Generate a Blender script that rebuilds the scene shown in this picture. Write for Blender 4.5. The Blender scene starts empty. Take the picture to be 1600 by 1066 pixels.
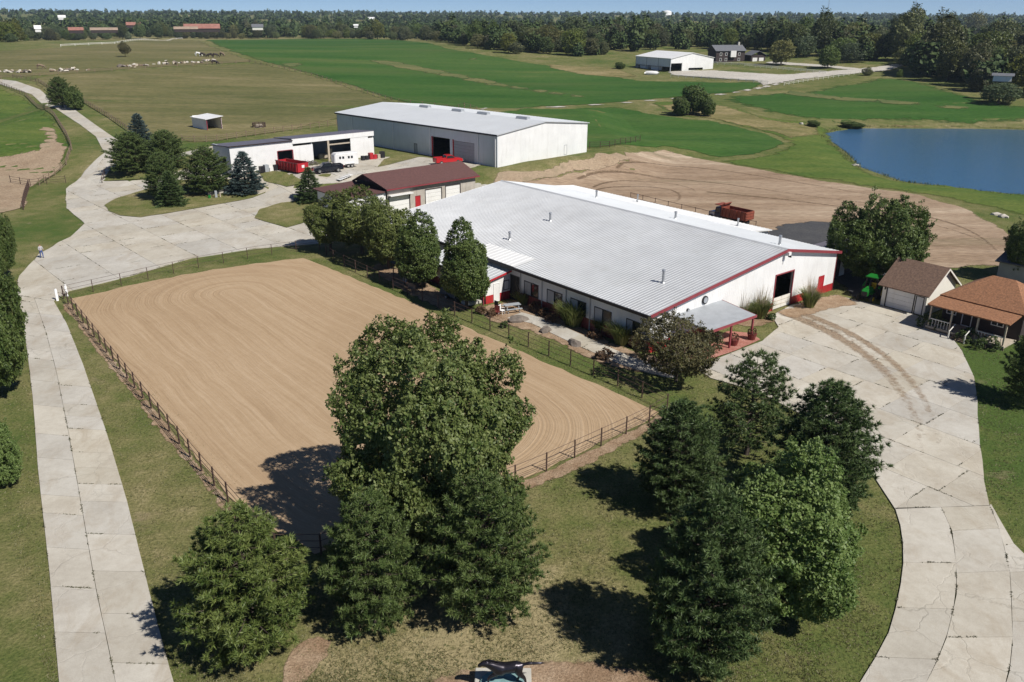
import bpy, bmesh, math, random
import numpy as np
from mathutils import Vector, Matrix

# ------------------------------------------------------------------ camera, sky, sun, exposure
SC = bpy.context.scene
COL = SC.collection
FPX, HORIZON, CAM_H, ROLL = 1300.0, 20.0, 30.0, math.radians(0.25)
PITCH = math.atan((533 - HORIZON) / FPX)
SUN_AZ, SUN_EL = 128.0, 48.0            # compass bearing from +Y, elevation
cam = bpy.data.cameras.new('camera')
cam.sensor_width = 36.0
cam.lens = 36.0 * FPX / 1600.0
cam.clip_start, cam.clip_end = 0.5, 20000.0
cam_ob = bpy.data.objects.new('camera', cam)
COL.objects.link(cam_ob)
cam_ob.location = (0, 0, CAM_H)
cam_ob.matrix_world = Matrix.Translation((0, 0, CAM_H)) @ Matrix.Rotation(math.pi / 2 - PITCH, 4, 'X') @ Matrix.Rotation(ROLL, 4, 'Z')
SC.camera = cam_ob

W = bpy.data.worlds.new('World')
SC.world = W
W.use_nodes = True
wn = W.node_tree.nodes
sky = wn.new('ShaderNodeTexSky')
sky.sky_type = 'NISHITA'
sky.sun_disc = False
sky.sun_elevation = math.radians(SUN_EL)
sky.sun_rotation = math.radians(SUN_AZ)
sky.altitude = 8500
sky.air_density, sky.dust_density, sky.ozone_density = 1.0, 0.0, 4.0
W.node_tree.links.new(sky.outputs[0], wn['Background'].inputs[0])
wn['Background'].inputs[1].default_value = 0.09

sl = bpy.data.lights.new('sun', 'SUN')
sl.energy, sl.angle, sl.color = 4.8, math.radians(0.53), (1.0, 0.955, 0.885)
sun = bpy.data.objects.new('sun', sl)
COL.objects.link(sun)
_a, _e = math.radians(SUN_AZ), math.radians(SUN_EL)
SUNV = Vector((math.sin(_a) * math.cos(_e), math.cos(_a) * math.cos(_e), math.sin(_e)))
sun.rotation_euler = (-SUNV).to_track_quat('-Z', 'Y').to_euler()
sun.location = (60, -40, 120)

SC.view_settings.view_transform = 'Standard'
SC.view_settings.look = 'None'
SC.view_settings.exposure = 0.22
SC.view_settings.gamma = 1.0
SC.view_settings.use_curve_mapping = False
SC.render.engine = 'CYCLES'
HAZE = 0.00009
SC.cycles.use_denoising = True
SC.cycles.max_bounces = 6
SC.cycles.transparent_max_bounces = 8
SC.cycles.caustics_reflective = SC.cycles.caustics_refractive = False

# ------------------------------------------------------------------ survey: picture point -> place on the land
def ray(px, py):
    x, y = px - 800, py - 533
    x, y = x * math.cos(ROLL) + y * math.sin(ROLL), -x * math.sin(ROLL) + y * math.cos(ROLL)
    return x, FPX * math.cos(PITCH) - y * math.sin(PITCH), y * math.cos(PITCH) + FPX * math.sin(PITCH)
def G(px, py, z=0.0):
    x, f, d = ray(px, py)
    t = (CAM_H - z) / d
    return (x * t, f * t, z)
def proj(w):
    d = CAM_H - w[2]
    zc = w[1] * math.cos(PITCH) + d * math.sin(PITCH)
    yc = d * math.cos(PITCH) - w[1] * math.sin(PITCH)
    x, y = FPX * w[0] / zc, FPX * yc / zc
    return x * math.cos(ROLL) - y * math.sin(ROLL) + 800, x * math.sin(ROLL) + y * math.cos(ROLL) + 533

def sdf(poly, X, Y):
    """signed distance to a polygon, negative inside (numpy)"""
    X = np.asarray(X, float); Y = np.asarray(Y, float)
    d = np.full(X.shape, 1e18); s = np.ones(X.shape)
    n = len(poly)
    for i in range(n):
        ax, ay = poly[i][0], poly[i][1]; bx, by = poly[i - 1][0], poly[i - 1][1]
        ex, ey = bx - ax, by - ay
        wx, wy = X - ax, Y - ay
        t = np.clip((wx * ex + wy * ey) / (ex * ex + ey * ey + 1e-12), 0, 1)
        d = np.minimum(d, (wx - ex * t) ** 2 + (wy - ey * t) ** 2)
        c1 = Y >= ay; c2 = Y < by; c3 = ex * wy > ey * wx
        flip = (c1 & c2 & c3) | (~c1 & ~c2 & ~c3)
        s = np.where(flip, -s, s)
    return s * np.sqrt(d)
def S(t):
    t = np.clip(t, 0, 1)
    return t * t * (3 - 2 * t)

TERRACE = [(-38, 145), (-12, 151), (0, 152), (24, 166), (30, 186), (26, 260), (-140, 270), (-130, 190), (-66, 158)]
POND = [(88, 236), (100, 247), (135, 248), (175, 236), (260, 226), (300, 170), (240, 150), (150, 148), (110, 151), (92, 156), (80, 167), (78, 182), (82, 200), (85, 220)]
POND_Z = -0.9
def H(X, Y):
    X = np.asarray(X, float); Y = np.asarray(Y, float)
    r = np.hypot(X, Y)
    h = 10 * S((r - 165) / 420) - 7 * S((r - 600) / 400) + 18 * S((r - 1000) / 2400)
    h = h + 1.4 * np.sin(X / 61 + 1.0) * np.sin(Y / 83) * S((r - 200) / 200)
    h = h + 2.5 * S(0.5 - sdf(TERRACE, X, Y) / 14.0)
    for mx_, my_, ma, ms in ((6, 162, 1.0, 16), (11, 165, 1.3, 14), (17, 170, 1.2, 16), (36, 199, 1.7, 60), (46, 203, 0.9, 40)):
        h = h + ma * np.exp(-((X - mx_) ** 2 + (Y - my_) ** 2) / ms)
    pd = sdf(POND, X, Y)
    h = h * S((pd + 4) / 45) + (-1.0 - 1.5 * S(-pd / 6)) * (1 - S((pd + 0.0) / 14))
    return h
def h1(x, y):
    return float(H(x, y))
def GT(px, py, dz=0.0):
    z = 0.0
    for _ in range(30):
        p = G(px, py, z + dz)
        z = z + 0.6 * (h1(p[0], p[1]) - z)
    p = G(px, py, z + dz)
    return (p[0], p[1], z)
def GTs(pts):
    P_ = np.array(pts, float)
    z = np.zeros(len(P_))
    for _ in range(30):
        q = np.array([G(a, b, c) for (a, b), c in zip(P_, z)])
        z = z + 0.6 * (H(q[:, 0], q[:, 1]) - z)
    q[:, 2] = z
    return [tuple(v) for v in q]
def height_to(px, base, top):
    """height of an upright thing whose foot is at (px, base) and whose top shows at row top"""
    b = GT(px, base)
    lo, hi = 0.0, 60.0
    for _ in range(40):
        m = (lo + hi) / 2
        if proj((b[0], b[1], b[2] + m))[1] > top: lo = m
        else: hi = m
    return b, lo
def px_per_m(b):
    return FPX / (b[1] * math.cos(PITCH) + (CAM_H - b[2]) * math.sin(PITCH))
def bearing(a):
    a = math.radians(a)
    return Vector((math.sin(a), math.cos(a), 0))

# ------------------------------------------------------------------ mesh builder
class MB:
    def __init__(self):
        self.v, self.f, self.mi = [], [], []
    def add(self, vs, fs, mi=0):
        n = len(self.v)
        self.v += [tuple(p) for p in vs]
        for f in fs:
            self.f.append(tuple(n + i for i in f)); self.mi.append(mi)
        return self
    def box(self, x0, x1, y0, y1, z0, z1, mi=0, tx=1.0, ty=1.0):
        cx, cy = (x0 + x1) / 2, (y0 + y1) / 2
        hx, hy = (x1 - x0) / 2, (y1 - y0) / 2
        v = [(cx + a * hx, cy + b * hy, z0) for a, b in ((-1, -1), (1, -1), (1, 1), (-1, 1))]
        v += [(cx + a * hx * tx, cy + b * hy * ty, z1) for a, b in ((-1, -1), (1, -1), (1, 1), (-1, 1))]
        return self.add(v, [(3, 2, 1, 0), (4, 5, 6, 7), (0, 1, 5, 4), (1, 2, 6, 5), (2, 3, 7, 6), (3, 0, 4, 7)], mi)
    def prism(self, pts, axis, a, b, mi=0):
        """polygon of (p, q) pairs swept along an axis: 'y' keeps (x, z), 'x' keeps (y, z), 'z' keeps (x, y)"""
        n = len(pts)
        def mk(p, t):
            return {'y': (p[0], t, p[1]), 'x': (t, p[0], p[1]), 'z': (p[0], p[1], t)}[axis]
        v = [mk(p, a) for p in pts] + [mk(p, b) for p in pts]
        f = [tuple(range(n - 1, -1, -1)), tuple(range(n, 2 * n))]
        f += [(i, (i + 1) % n, n + (i + 1) % n, n + i) for i in range(n)]
        return self.add(v, f, mi)
    def tube(self, path, rad, n=6, mi=0, cap=True):
        path = [Vector(p) for p in path]
        m = len(path)
        rad = rad if hasattr(rad, '__len__') else [rad] * m
        vs, fs = [], []
        for i, p in enumerate(path):
            d = (path[min(i + 1, m - 1)] - path[max(i - 1, 0)]).normalized()
            u = d.cross(Vector((0, 0, 1))) if abs(d.z) < 0.95 else d.cross(Vector((1, 0, 0)))
            u.normalize(); w = d.cross(u)
            for k in range(n):
                t = 2 * math.pi * k / n
                vs.append(p + (u * math.cos(t) + w * math.sin(t)) * rad[i])
        for i in range(m - 1):
            for k in range(n):
                fs.append((i * n + k, i * n + (k + 1) % n, (i + 1) * n + (k + 1) % n, (i + 1) * n + k))
        if cap:
            fs += [tuple(range(n)), tuple(range((m - 1) * n, m * n))[::-1]]
        return self.add(vs, fs, mi)
    def disc(self, c, axis, r, t, n=16, mi=0):
        """short drum centred at c, axis 'x', 'y' or 'z', thickness t"""
        e = {'x': Vector((1, 0, 0)), 'y': Vector((0, 1, 0)), 'z': Vector((0, 0, 1))}[axis] * t / 2
        return self.tube([Vector(c) - e, Vector(c) + e], r, n, mi)
    def wall(self, axis, a0, a1, z0, z1, c0, c1, holes=(), mi=0):
        """rectangular wall along axis 'x' or 'y' with rectangular holes (a0, a1, z0, z1)"""
        A = sorted({a0, a1} | {min(max(h[i], a0), a1) for h in holes for i in (0, 1)})
        Z = sorted({z0, z1} | {min(max(h[i], z0), z1) for h in holes for i in (2, 3)})
        for i in range(len(A) - 1):
            k = 0
            while k < len(Z) - 1:
                am = (A[i] + A[i + 1]) / 2
                inside = lambda zz: any(h[0] < am < h[1] and h[2] < zz < h[3] for h in holes)
                if inside((Z[k] + Z[k + 1]) / 2):
                    k += 1; continue
                e = k
                while e + 1 < len(Z) - 1 and not inside((Z[e + 1] + Z[e + 2]) / 2): e += 1
                if axis == 'x': self.box(A[i], A[i + 1], c0, c1, Z[k], Z[e + 1], mi)
                else: self.box(c0, c1, A[i], A[i + 1], Z[k], Z[e + 1], mi)
                k = e + 1
        return self
    def mesh(self, name, mats, smooth=False):
        me = bpy.data.meshes.new(name)
        me.from_pydata(self.v, [], self.f)
        for m in (mats if isinstance(mats, (list, tuple)) else [mats]): me.materials.append(m)
        if any(self.mi): me.polygons.foreach_set('material_index', self.mi)
        if smooth: me.polygons.foreach_set('use_smooth', [True] * len(me.polygons))
        me.update()
        return me
    def build(self, name, mats, parent=None, smooth=False, bevel=0.0):
        me = self.mesh(name, mats, smooth)
        if bevel:
            bm = bmesh.new(); bm.from_mesh(me)
            bmesh.ops.remove_doubles(bm, verts=bm.verts, dist=1e-4)
            bmesh.ops.recalc_face_normals(bm, faces=bm.faces)
            bmesh.ops.bevel(bm, geom=bm.edges[:], offset=bevel, segments=2, affect='EDGES', clamp_overlap=True)
            bm.to_mesh(me); bm.free()
        return obj(name, me, parent)

def obj(name, me, parent=None, loc=None, rot=None):
    o = bpy.data.objects.new(name, me)
    COL.objects.link(o)
    if parent is not None: o.parent = parent
    if loc is not None: o.location = loc
    if rot is not None: o.rotation_euler = rot
    return o
def tag(o, label=None, cat=None, group=None, kind=None):
    if label: o['label'] = label
    if cat: o['category'] = cat
    if group: o['group'] = group
    if kind: o['kind'] = kind
    return o
def thing(name, label, cat, loc, a=90.0, group=None):
    """an Empty at the thing's base; its local x axis points along compass bearing a"""
    o = bpy.data.objects.new(name, None)
    o.empty_display_size = 0.3
    COL.objects.link(o)
    o.location = loc
    o.rotation_euler = (0, 0, math.radians(90 - a))
    return tag(o, label, cat, group)
def copy_tree(o, parent=None):
    c = o.copy(); COL.objects.link(c)
    if parent is not None: c.parent = parent
    for ch in list(o.children): copy_tree(ch, c)
    return c
def local(origin, a, w):
    """world xy -> local (x along bearing a, y along bearing a-90)"""
    dx, dy = w[0] - origin[0], w[1] - origin[1]
    u, v = bearing(a), bearing(a - 90)
    return dx * u.x + dy * u.y, dx * v.x + dy * v.y
def np_mesh(name, V, F, mats, mi=None):
    """mesh from numpy arrays; F is (n, k)"""
    me = bpy.data.meshes.new(name)
    V = np.asarray(V, np.float32); F = np.asarray(F, np.int32)
    me.vertices.add(len(V)); me.vertices.foreach_set('co', V.ravel())
    n, k = F.shape
    me.loops.add(n * k); me.loops.foreach_set('vertex_index', F.ravel())
    me.polygons.add(n)
    me.polygons.foreach_set('loop_start', np.arange(0, n * k, k, dtype=np.int32))
    for m in (mats if isinstance(mats, (list, tuple)) else [mats]): me.materials.append(m)
    if mi is not None: me.polygons.foreach_set('material_index', np.asarray(mi, np.int32))
    me.update(calc_edges=True)
    return me

# ------------------------------------------------------------------ materials
class NT:
    def __init__(self, name):
        self.m = bpy.data.materials.new(name)
        self.m.use_nodes = True
        self.t = self.m.node_tree
        self.b = self.t.nodes['Principled BSDF']
        self.out = self.t.nodes['Material Output']
    def n(self, typ, **kw):
        nd = self.t.nodes.new('ShaderNode' + typ)
        for k, v in kw.items():
            if k in ('op',): nd.operation = v
            elif k in ('blend',): nd.blend_type = v
            elif hasattr(nd, k) and not k.startswith('i_'): setattr(nd, k, v)
        return nd
    def l(self, a, b): self.t.links.new(a, b)
    def math(self, op, a, b=None, clamp=False):
        nd = self.n('Math', op=op); nd.use_clamp = clamp
        for i, s in enumerate((a, b)):
            if s is None: continue
            if isinstance(s, (int, float)): nd.inputs[i].default_value = s
            else: self.l(s, nd.inputs[i])
        return nd.outputs[0]
    def mix(self, fac, a, b, blend='MIX'):
        nd = self.t.nodes.new('ShaderNodeMix'); nd.data_type = 'RGBA'; nd.blend_type = blend
        for i, s in ((0, fac), (6, a), (7, b)):
            if isinstance(s, (int, float)): nd.inputs[i].default_value = s
            elif isinstance(s, (tuple, list)): nd.inputs[i].default_value = (*s[:3], 1)
            else: self.l(s, nd.inputs[i])
        return nd.outputs[2]
    def coord(self, scale=(1, 1, 1), rot=0.0, kind='Object'):
        tc = self.n('TexCoord'); mp = self.n('Mapping')
        mp.inputs['Scale'].default_value = scale
        mp.inputs['Rotation'].default_value = (0, 0, rot)
        self.l(tc.outputs[kind], mp.inputs[0])
        return mp.outputs[0]
    def noise(self, vec, scale, detail=4, rough=0.55, dist=0.0):
        nd = self.n('TexNoise')
        nd.inputs['Scale'].default_value = scale; nd.inputs['Detail'].default_value = detail
        nd.inputs['Roughness'].default_value = rough; nd.inputs['Distortion'].default_value = dist
        if vec is not None: self.l(vec, nd.inputs['Vector'])
        return nd.outputs[0]
    def ramp(self, fac, stops):
        nd = self.n('ValToRGB')
        e = nd.color_ramp.elements
        while len(e) < len(stops): e.new(0.5)
        for el, (p, c) in zip(e, stops):
            el.position = p
            el.color = (*c[:3], 1) if isinstance(c, (tuple, list)) else (c, c, c, 1)
        self.l(fac, nd.inputs[0])
        return nd.outputs[0]
    def bump(self, hgt, strength=0.3, dist=0.05):
        nd = self.n('Bump')
        nd.inputs['Strength'].default_value = strength; nd.inputs['Distance'].default_value = dist
        self.l(hgt, nd.inputs['Height']); self.l(nd.outputs[0], self.b.inputs['Normal'])
        return nd
    def color(self, c): 
        if isinstance(c, (tuple, list)): self.b.inputs['Base Color'].default_value = (*c[:3], 1)
        else: self.l(c, self.b.inputs['Base Color'])
    def set(self, rough=None, metal=None, spec=None):
        if rough is not None: self.b.inputs['Roughness'].default_value = rough
        if metal is not None: self.b.inputs['Metallic'].default_value = metal
        if spec is not None: self.b.inputs['Specular IOR Level'].default_value = spec
        return self

def plain(name, col, rough=0.6, var=0.18, scale=1.5, rnd=0.0, metal=0.0, spec=0.4, bump=0.0, bscale=20.0, dirt=None, dirt_amt=0.35):
    """painted / weathered surface: colour with blotchy variation, optional streaky dirt and grain"""
    t = NT(name); t.set(rough, metal, spec)
    v = t.coord()
    n1 = t.noise(v, scale, 5, 0.6)
    lo = tuple(c * (1 - var) for c in col); hi = tuple(min(1, c * (1 + var)) for c in col)
    c = t.ramp(n1, [(0.3, lo), (0.7, hi)])
    if dirt:
        v2 = t.coord(scale=(1, 1, 0.18))
        n2 = t.noise(v2, scale * 1.7, 6, 0.65)
        c = t.mix(t.math('MULTIPLY', t.ramp(n2, [(0.52, 0.0), (0.75, 1.0)]), dirt_amt), c, dirt)
    if rnd:
        oi = t.n('ObjectInfo')
        hs = t.n('HueSaturation')
        t.l(t.math('ADD', t.math('MULTIPLY', oi.outputs['Random'], 2 * rnd), 1 - rnd), hs.inputs['Value'])
        t.l(c, hs.inputs['Color']); c = hs.outputs[0]
    t.color(c)
    if bump: t.bump(t.noise(v, bscale, 3), bump, 0.02)
    return t.m

def ribbed(name, col, axis, period, rough=0.45, var=0.06, depth=0.03, metal=0.0, dirt=(0.35, 0.33, 0.3), dirt_amt=0.15):
    """ribbed metal sheet: fine ribs as relief along one local axis"""
    t = NT(name); t.set(rough, metal, 0.5)
    v = t.coord()
    sep = t.n('SeparateXYZ'); t.l(v, sep.inputs[0])
    s = t.math('SINE', t.math('MULTIPLY', sep.outputs['XYZ'.index(axis)], 2 * math.pi / period))
    rib = t.math('POWER', t.math('ADD', t.math('MULTIPLY', s, 0.5), 0.5), 6.0)
    n1 = t.noise(v, 0.35, 4)
    c = t.ramp(n1, [(0.3, tuple(k * (1 - var) for k in col)), (0.7, tuple(min(1, k * (1 + var)) for k in col))])
    v2 = t.coord(scale=(1, 1, 0.15))
    n2 = t.noise(v2, 1.3, 6, 0.65)
    c = t.mix(t.math('MULTIPLY', t.ramp(n2, [(0.5, 0.0), (0.8, 1.0)]), dirt_amt), c, dirt)
    t.color(c)
    t.bump(rib, 0.8, depth)
    return t.m

def leaf_mat(name, dark, mid, light, rough=0.5, transl=0.25, hue=0.0):
    """foliage: each leaf (mesh island) has its own tint, large soft patches on top, thin-leaf translucency"""
    t = NT(name); t.set(rough, 0, 0.35)
    g = t.n('NewGeometry')
    c = t.ramp(g.outputs['Random Per Island'], [(0.0, dark), (0.55, mid), (1.0, light)])
    v = t.coord()
    n1 = t.noise(v, 0.45, 3)
    c = t.mix(t.ramp(n1, [(0.35, 0.0), (0.7, 0.55)]), c, tuple(k * 1.25 + 0.004 for k in light))
    if hue:
        oi = t.n('ObjectInfo'); hs = t.n('HueSaturation')
        t.l(t.math('ADD', t.math('MULTIPLY', oi.outputs['Random'], -hue), 0.5 + hue * 0.35), hs.inputs['Hue'])
        rr = t.math('FRACT', t.math('MULTIPLY', oi.outputs['Random'], 7.31))
        t.l(t.math('ADD', t.math('MULTIPLY', rr, 0.75), 0.6), hs.inputs['Value'])
        r2 = t.math('FRACT', t.math('MULTIPLY', oi.outputs['Random'], 3.77))
        t.l(t.math('ADD', t.math('MULTIPLY', r2, 0.5), 0.65), hs.inputs['Saturation'])
        t.l(c, hs.inputs['Color']); c = hs.outputs[0]
    t.color(c)
    if transl:
        tr = t.n('BsdfTranslucent'); t.l(c, tr.inputs[0])
        mx = t.n('MixShader'); mx.inputs[0].default_value = transl
        t.l(t.b.outputs[0], mx.inputs[1]); t.l(tr.outputs[0], mx.inputs[2]); t.l(mx.outputs[0], t.out.inputs[0])
    return t.m

def ground_mat(name, cols, scales=(0.02, 0.25, 6.0), bump=0.5, rot=0.0, stretch=(1, 1, 1), patch=None, patch_lvl=(0.55, 0.7), attr=None, soft=0.0):
    """land cover in three scales of noise between the colours (first = commonest .. last = rare)"""
    t = NT(name); t.set(0.95, 0, 0.1)
    v = t.coord(scale=stretch, rot=rot)
    a = t.noise(v, scales[0], 5, 0.6); b = t.noise(v, scales[1], 6, 0.65); c = t.noise(v, scales[2], 5, 0.7)
    s = t.math('ADD', t.math('ADD', t.math('MULTIPLY', a, 0.45), t.math('MULTIPLY', b, 0.35)), t.math('MULTIPLY', c, 0.2))
    if attr:
        at = t.n('Attribute'); at.attribute_name = attr
        s = t.math('ADD', s, at.outputs['Fac'])
    k = len(cols)
    col = t.ramp(s, [(0.36 + 0.28 * i / (k - 1), cc) for i, cc in enumerate(cols)])
    sp = t.ramp(c, [(0.28, 0.62), (0.5, 1.0), (0.75, 1.28)])
    col = t.mix(1.0, col, sp, 'MULTIPLY')
    if patch:
        p = t.noise(v, scales[1] * 0.45, 5, 0.6, 0.4)
        col = t.mix(t.ramp(p, [(patch_lvl[0], 0.0), (patch_lvl[1], 1.0)]), col, patch)
    t.color(col)
    if bump: t.bump(t.math('ADD', c, t.math('MULTIPLY', b, 2.0)), bump, 0.12)
    if soft:
        ca = t.n('Attribute'); ca.attribute_name = 'cover'
        e1 = t.noise(t.coord(), soft, 5, 0.7)
        k_ = t.math('ADD', t.math('MULTIPLY', ca.outputs['Fac'], 2.0), t.math('MULTIPLY', t.math('SUBTRACT', e1, 0.5), 2.6))
        tr = t.n('BsdfTransparent'); mx = t.n('MixShader')
        t.l(t.ramp(k_, [(0.35, 0.0), (0.85, 1.0)]), mx.inputs[0])
        t.l(tr.outputs[0], mx.inputs[1]); t.l(t.b.outputs[0], mx.inputs[2]); t.l(mx.outputs[0], t.out.inputs[0])
    return t.m

MAT = {}
def mk():
    M = MAT
    # land
    M['lawn'] = ground_mat('lawn_grass', [(0.070, 0.110, 0.026), (0.118, 0.134, 0.042), (0.195, 0.178, 0.078), (0.31, 0.26, 0.145)], (0.05, 0.42, 5.0), 1.0, patch=(0.27, 0.21, 0.135), patch_lvl=(0.64, 0.78), attr='dryness')
    M['crop'] = ground_mat('crop_field', [(0.022, 0.068, 0.012), (0.038, 0.096, 0.018), (0.060, 0.115, 0.026), (0.12, 0.145, 0.042)], (0.009, 0.045, 1.2), 0.4, rot=0.35, stretch=(0.45, 1.8, 1), patch=(0.085, 0.115, 0.034), patch_lvl=(0.52, 0.8), soft=0.15)
    M['pasture'] = ground_mat('pasture_grass', [(0.075, 0.088, 0.028), (0.118, 0.118, 0.046), (0.165, 0.148, 0.066), (0.24, 0.2, 0.105)], (0.014, 0.09, 1.1), 0.6, rot=-0.25, stretch=(0.45, 1.9, 1), patch=(0.22, 0.18, 0.10), patch_lvl=(0.58, 0.8), soft=0.15)
    M['meadow'] = ground_mat('rough_meadow', [(0.042, 0.088, 0.016), (0.072, 0.118, 0.024), (0.12, 0.15, 0.036), (0.2, 0.185, 0.07)], (0.012, 0.08, 1.6), 0.8, stretch=(0.6, 1.6, 1), soft=0.2)
    M['weedy'] = ground_mat('weedy_strip', [(0.09, 0.105, 0.032), (0.165, 0.15, 0.06), (0.25, 0.205, 0.1), (0.32, 0.26, 0.145)], (0.03, 0.15, 1.4), 0.9, stretch=(0.7, 1.4, 1), soft=0.25)
    M['dirt'] = ground_mat('bare_dirt', [(0.18, 0.122, 0.078), (0.28, 0.20, 0.135), (0.36, 0.27, 0.19), (0.48, 0.385, 0.285)], (0.03, 0.16, 2.2), 0.9, rot=0.5, stretch=(0.28, 1.7, 1), patch=(0.15, 0.135, 0.075), patch_lvl=(0.62, 0.8), soft=0.3)
    M['paddock'] = ground_mat('paddock_dirt', [(0.25, 0.18, 0.12), (0.31, 0.23, 0.155), (0.36, 0.275, 0.19), (0.2, 0.17, 0.1)], (0.05, 0.3, 3.0), 0.9, soft=0.3)
    M['mulch'] = ground_mat('wood_mulch', [(0.20, 0.125, 0.075), (0.28, 0.19, 0.12), (0.36, 0.26, 0.175), (0.46, 0.36, 0.26)], (0.12, 0.9, 9.0), 0.8, soft=0.9)
    M['pad'] = ground_mat('dark_gravel', [(0.045, 0.047, 0.052), (0.06, 0.061, 0.066), (0.075, 0.075, 0.078), (0.1, 0.098, 0.092)], (0.06, 0.4, 6.0), 0.5, soft=0.8)
    M['gravel'] = ground_mat('pale_gravel', [(0.38, 0.35, 0.3), (0.45, 0.42, 0.37), (0.5, 0.47, 0.42), (0.55, 0.52, 0.47)], (0.05, 0.4, 6.0), 0.4, soft=0.6)
    M['thin'] = ground_mat('thin_crop', [(0.05, 0.095, 0.03), (0.10, 0.125, 0.045), (0.15, 0.15, 0.06), (0.21, 0.19, 0.09)], (0.03, 0.1, 1.4), 0.5, rot=0.35, stretch=(0.4, 2.0, 1), soft=0.08)
    M['brickpave'] = ground_mat('red_brick_paving', [(0.26, 0.10, 0.075), (0.36, 0.15, 0.115), (0.42, 0.2, 0.16), (0.48, 0.3, 0.24)], (0.3, 1.5, 8.0), 0.5)
    # arena sand with harrow lines that follow the turns
    t = NT('arena_sand'); t.set(0.95, 0, 0.1)
    v = t.coord()
    sep = t.n('SeparateXYZ'); t.l(v, sep.inputs[0])
    warp = t.noise(v, 0.09, 2)
    ax = t.math('MAXIMUM', t.math('SUBTRACT', t.math('ABSOLUTE', sep.outputs[0]), 21.0), 0.0)
    ty = t.math('ADD', sep.outputs[1], t.math('MULTIPLY', t.math('SUBTRACT', warp, 0.5), 1.6))
    dd = t.math('SQRT', t.math('ADD', t.math('MULTIPLY', ax, ax), t.math('MULTIPLY', ty, ty)))
    cb = t.n('CombineXYZ'); t.l(dd, cb.inputs[0])
    t.l(t.math('MULTIPLY', t.math('ADD', sep.outputs[0], t.math('MULTIPLY', sep.outputs[1], 0.6)), 0.02), cb.inputs[1])
    l1 = t.noise(cb.outputs[0], 1.1, 5, 0.75); l2 = t.noise(cb.outputs[0], 5.5, 3, 0.6)
    big = t.noise(v, 0.05, 4); fine = t.noise(v, 9.0, 4, 0.7)
    s = t.math('ADD', t.math('ADD', t.math('MULTIPLY', l1, 0.42), t.math('MULTIPLY', l2, 0.22)), t.math('ADD', t.math('MULTIPLY', big, 0.24), t.math('MULTIPLY', fine, 0.12)))
    str_ = t.noise(t.coord(scale=(0.035, 1.0, 1)), 2.6, 5, 0.7)
    scuff = t.noise(v, 1.3, 6, 0.75, 0.8)
    s = t.math('ADD', t.math('MULTIPLY', s, 0.74), t.math('ADD', t.math('MULTIPLY', str_, 0.14), t.math('MULTIPLY', scuff, 0.12)))
    t.color(t.ramp(s, [(0.38, (0.295, 0.200, 0.118)), (0.5, (0.385, 0.276, 0.172)), (0.62, (0.48, 0.362, 0.242))]))
    t.bump(t.math('ADD', l2, t.math('MULTIPLY', l1, 1.5)), 0.7, 0.10)
    M['sand'] = t.m
    # concrete: slab tint, stains, worn fine cracks
    t = NT('worn_concrete'); t.set(0.9, 0, 0.2)
    v = t.coord(kind='Object')
    oi = t.n('ObjectInfo')
    n1 = t.noise(v, 0.22, 5, 0.6); n2 = t.noise(v, 2.2, 6, 0.7); n3 = t.noise(v, 14, 3)
    s = t.math('ADD', t.math('ADD', t.math('MULTIPLY', n1, 0.5), t.math('MULTIPLY', n2, 0.3)), t.math('MULTIPLY', n3, 0.2))
    c = t.ramp(s, [(0.34, (0.355, 0.322, 0.272)), (0.52, (0.46, 0.43, 0.372)), (0.68, (0.53, 0.505, 0.45))])
    hs = t.n('HueSaturation')
    t.l(t.math('ADD', t.math('MULTIPLY', oi.outputs['Random'], 0.15), 0.93), hs.inputs['Value'])
    r2 = t.math('FRACT', t.math('MULTIPLY', oi.outputs['Random'], 5.7))
    t.l(t.math('ADD', t.math('MULTIPLY', r2, 0.5), 0.8), hs.inputs['Saturation'])
    t.l(c, hs.inputs['Color']); c = hs.outputs[0]
    stain = t.noise(t.coord(scale=(1, 0.5, 1), rot=0.8), 0.5, 6, 0.7, 0.6)
    c = t.mix(t.math('MULTIPLY', t.ramp(stain, [(0.5, 0.0), (0.74, 1.0)]), 0.5), c, (0.30, 0.235, 0.16))
    vo = t.n('TexVoronoi'); vo.feature = 'DISTANCE_TO_EDGE'; vo.inputs['Scale'].default_value = 0.24
    wv = t.n('VectorMath'); wv.operation = 'ADD'
    nz = t.n('TexNoise'); nz.inputs['Scale'].default_value = 0.9; nz.inputs['Detail'].default_value = 5; t.l(v, nz.inputs['Vector'])
    t.l(v, wv.inputs[0]); t.l(nz.outputs['Color'], wv.inputs[1]); t.l(wv.outputs[0], vo.inputs['Vector'])
    cr = t.ramp(vo.outputs['Distance'], [(0.0, 1.0), (0.012, 0.0)])
    msk = t.ramp(t.noise(v, 0.13, 3), [(0.5, 0.0), (0.62, 1.0)])
    c = t.mix(t.math('MULTIPLY', t.math('MULTIPLY', cr, msk), 0.3), c, (0.10, 0.09, 0.07))
    t.color(c); t.bump(t.math('SUBTRACT', n3, t.math('MULTIPLY', cr, 2.0)), 0.3, 0.02)
    M['concrete'] = t.m
    # pond
    t = NT('pond_water'); t.set(0.06, 0, 0.5)
    t.color((0.042, 0.115, 0.21)); t.b.inputs['IOR'].default_value = 1.33
    v = t.coord(scale=(1, 2.2, 1), rot=0.2)
    t.bump(t.math('ADD', t.noise(v, 0.9, 4, 0.6), t.math('MULTIPLY', t.noise(v, 4.0, 3), 0.4)), 0.35, 0.12)
    M['water'] = t.m
    # buildings
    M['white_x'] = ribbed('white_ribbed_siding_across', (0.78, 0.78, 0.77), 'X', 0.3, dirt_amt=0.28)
    M['white_shade_y'] = ribbed('white_ribbed_siding_shaded', (0.62, 0.65, 0.67), 'Y', 0.3, dirt_amt=0.25)  # same white siding, greyed and cooled: shade of the long walls painted in
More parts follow.
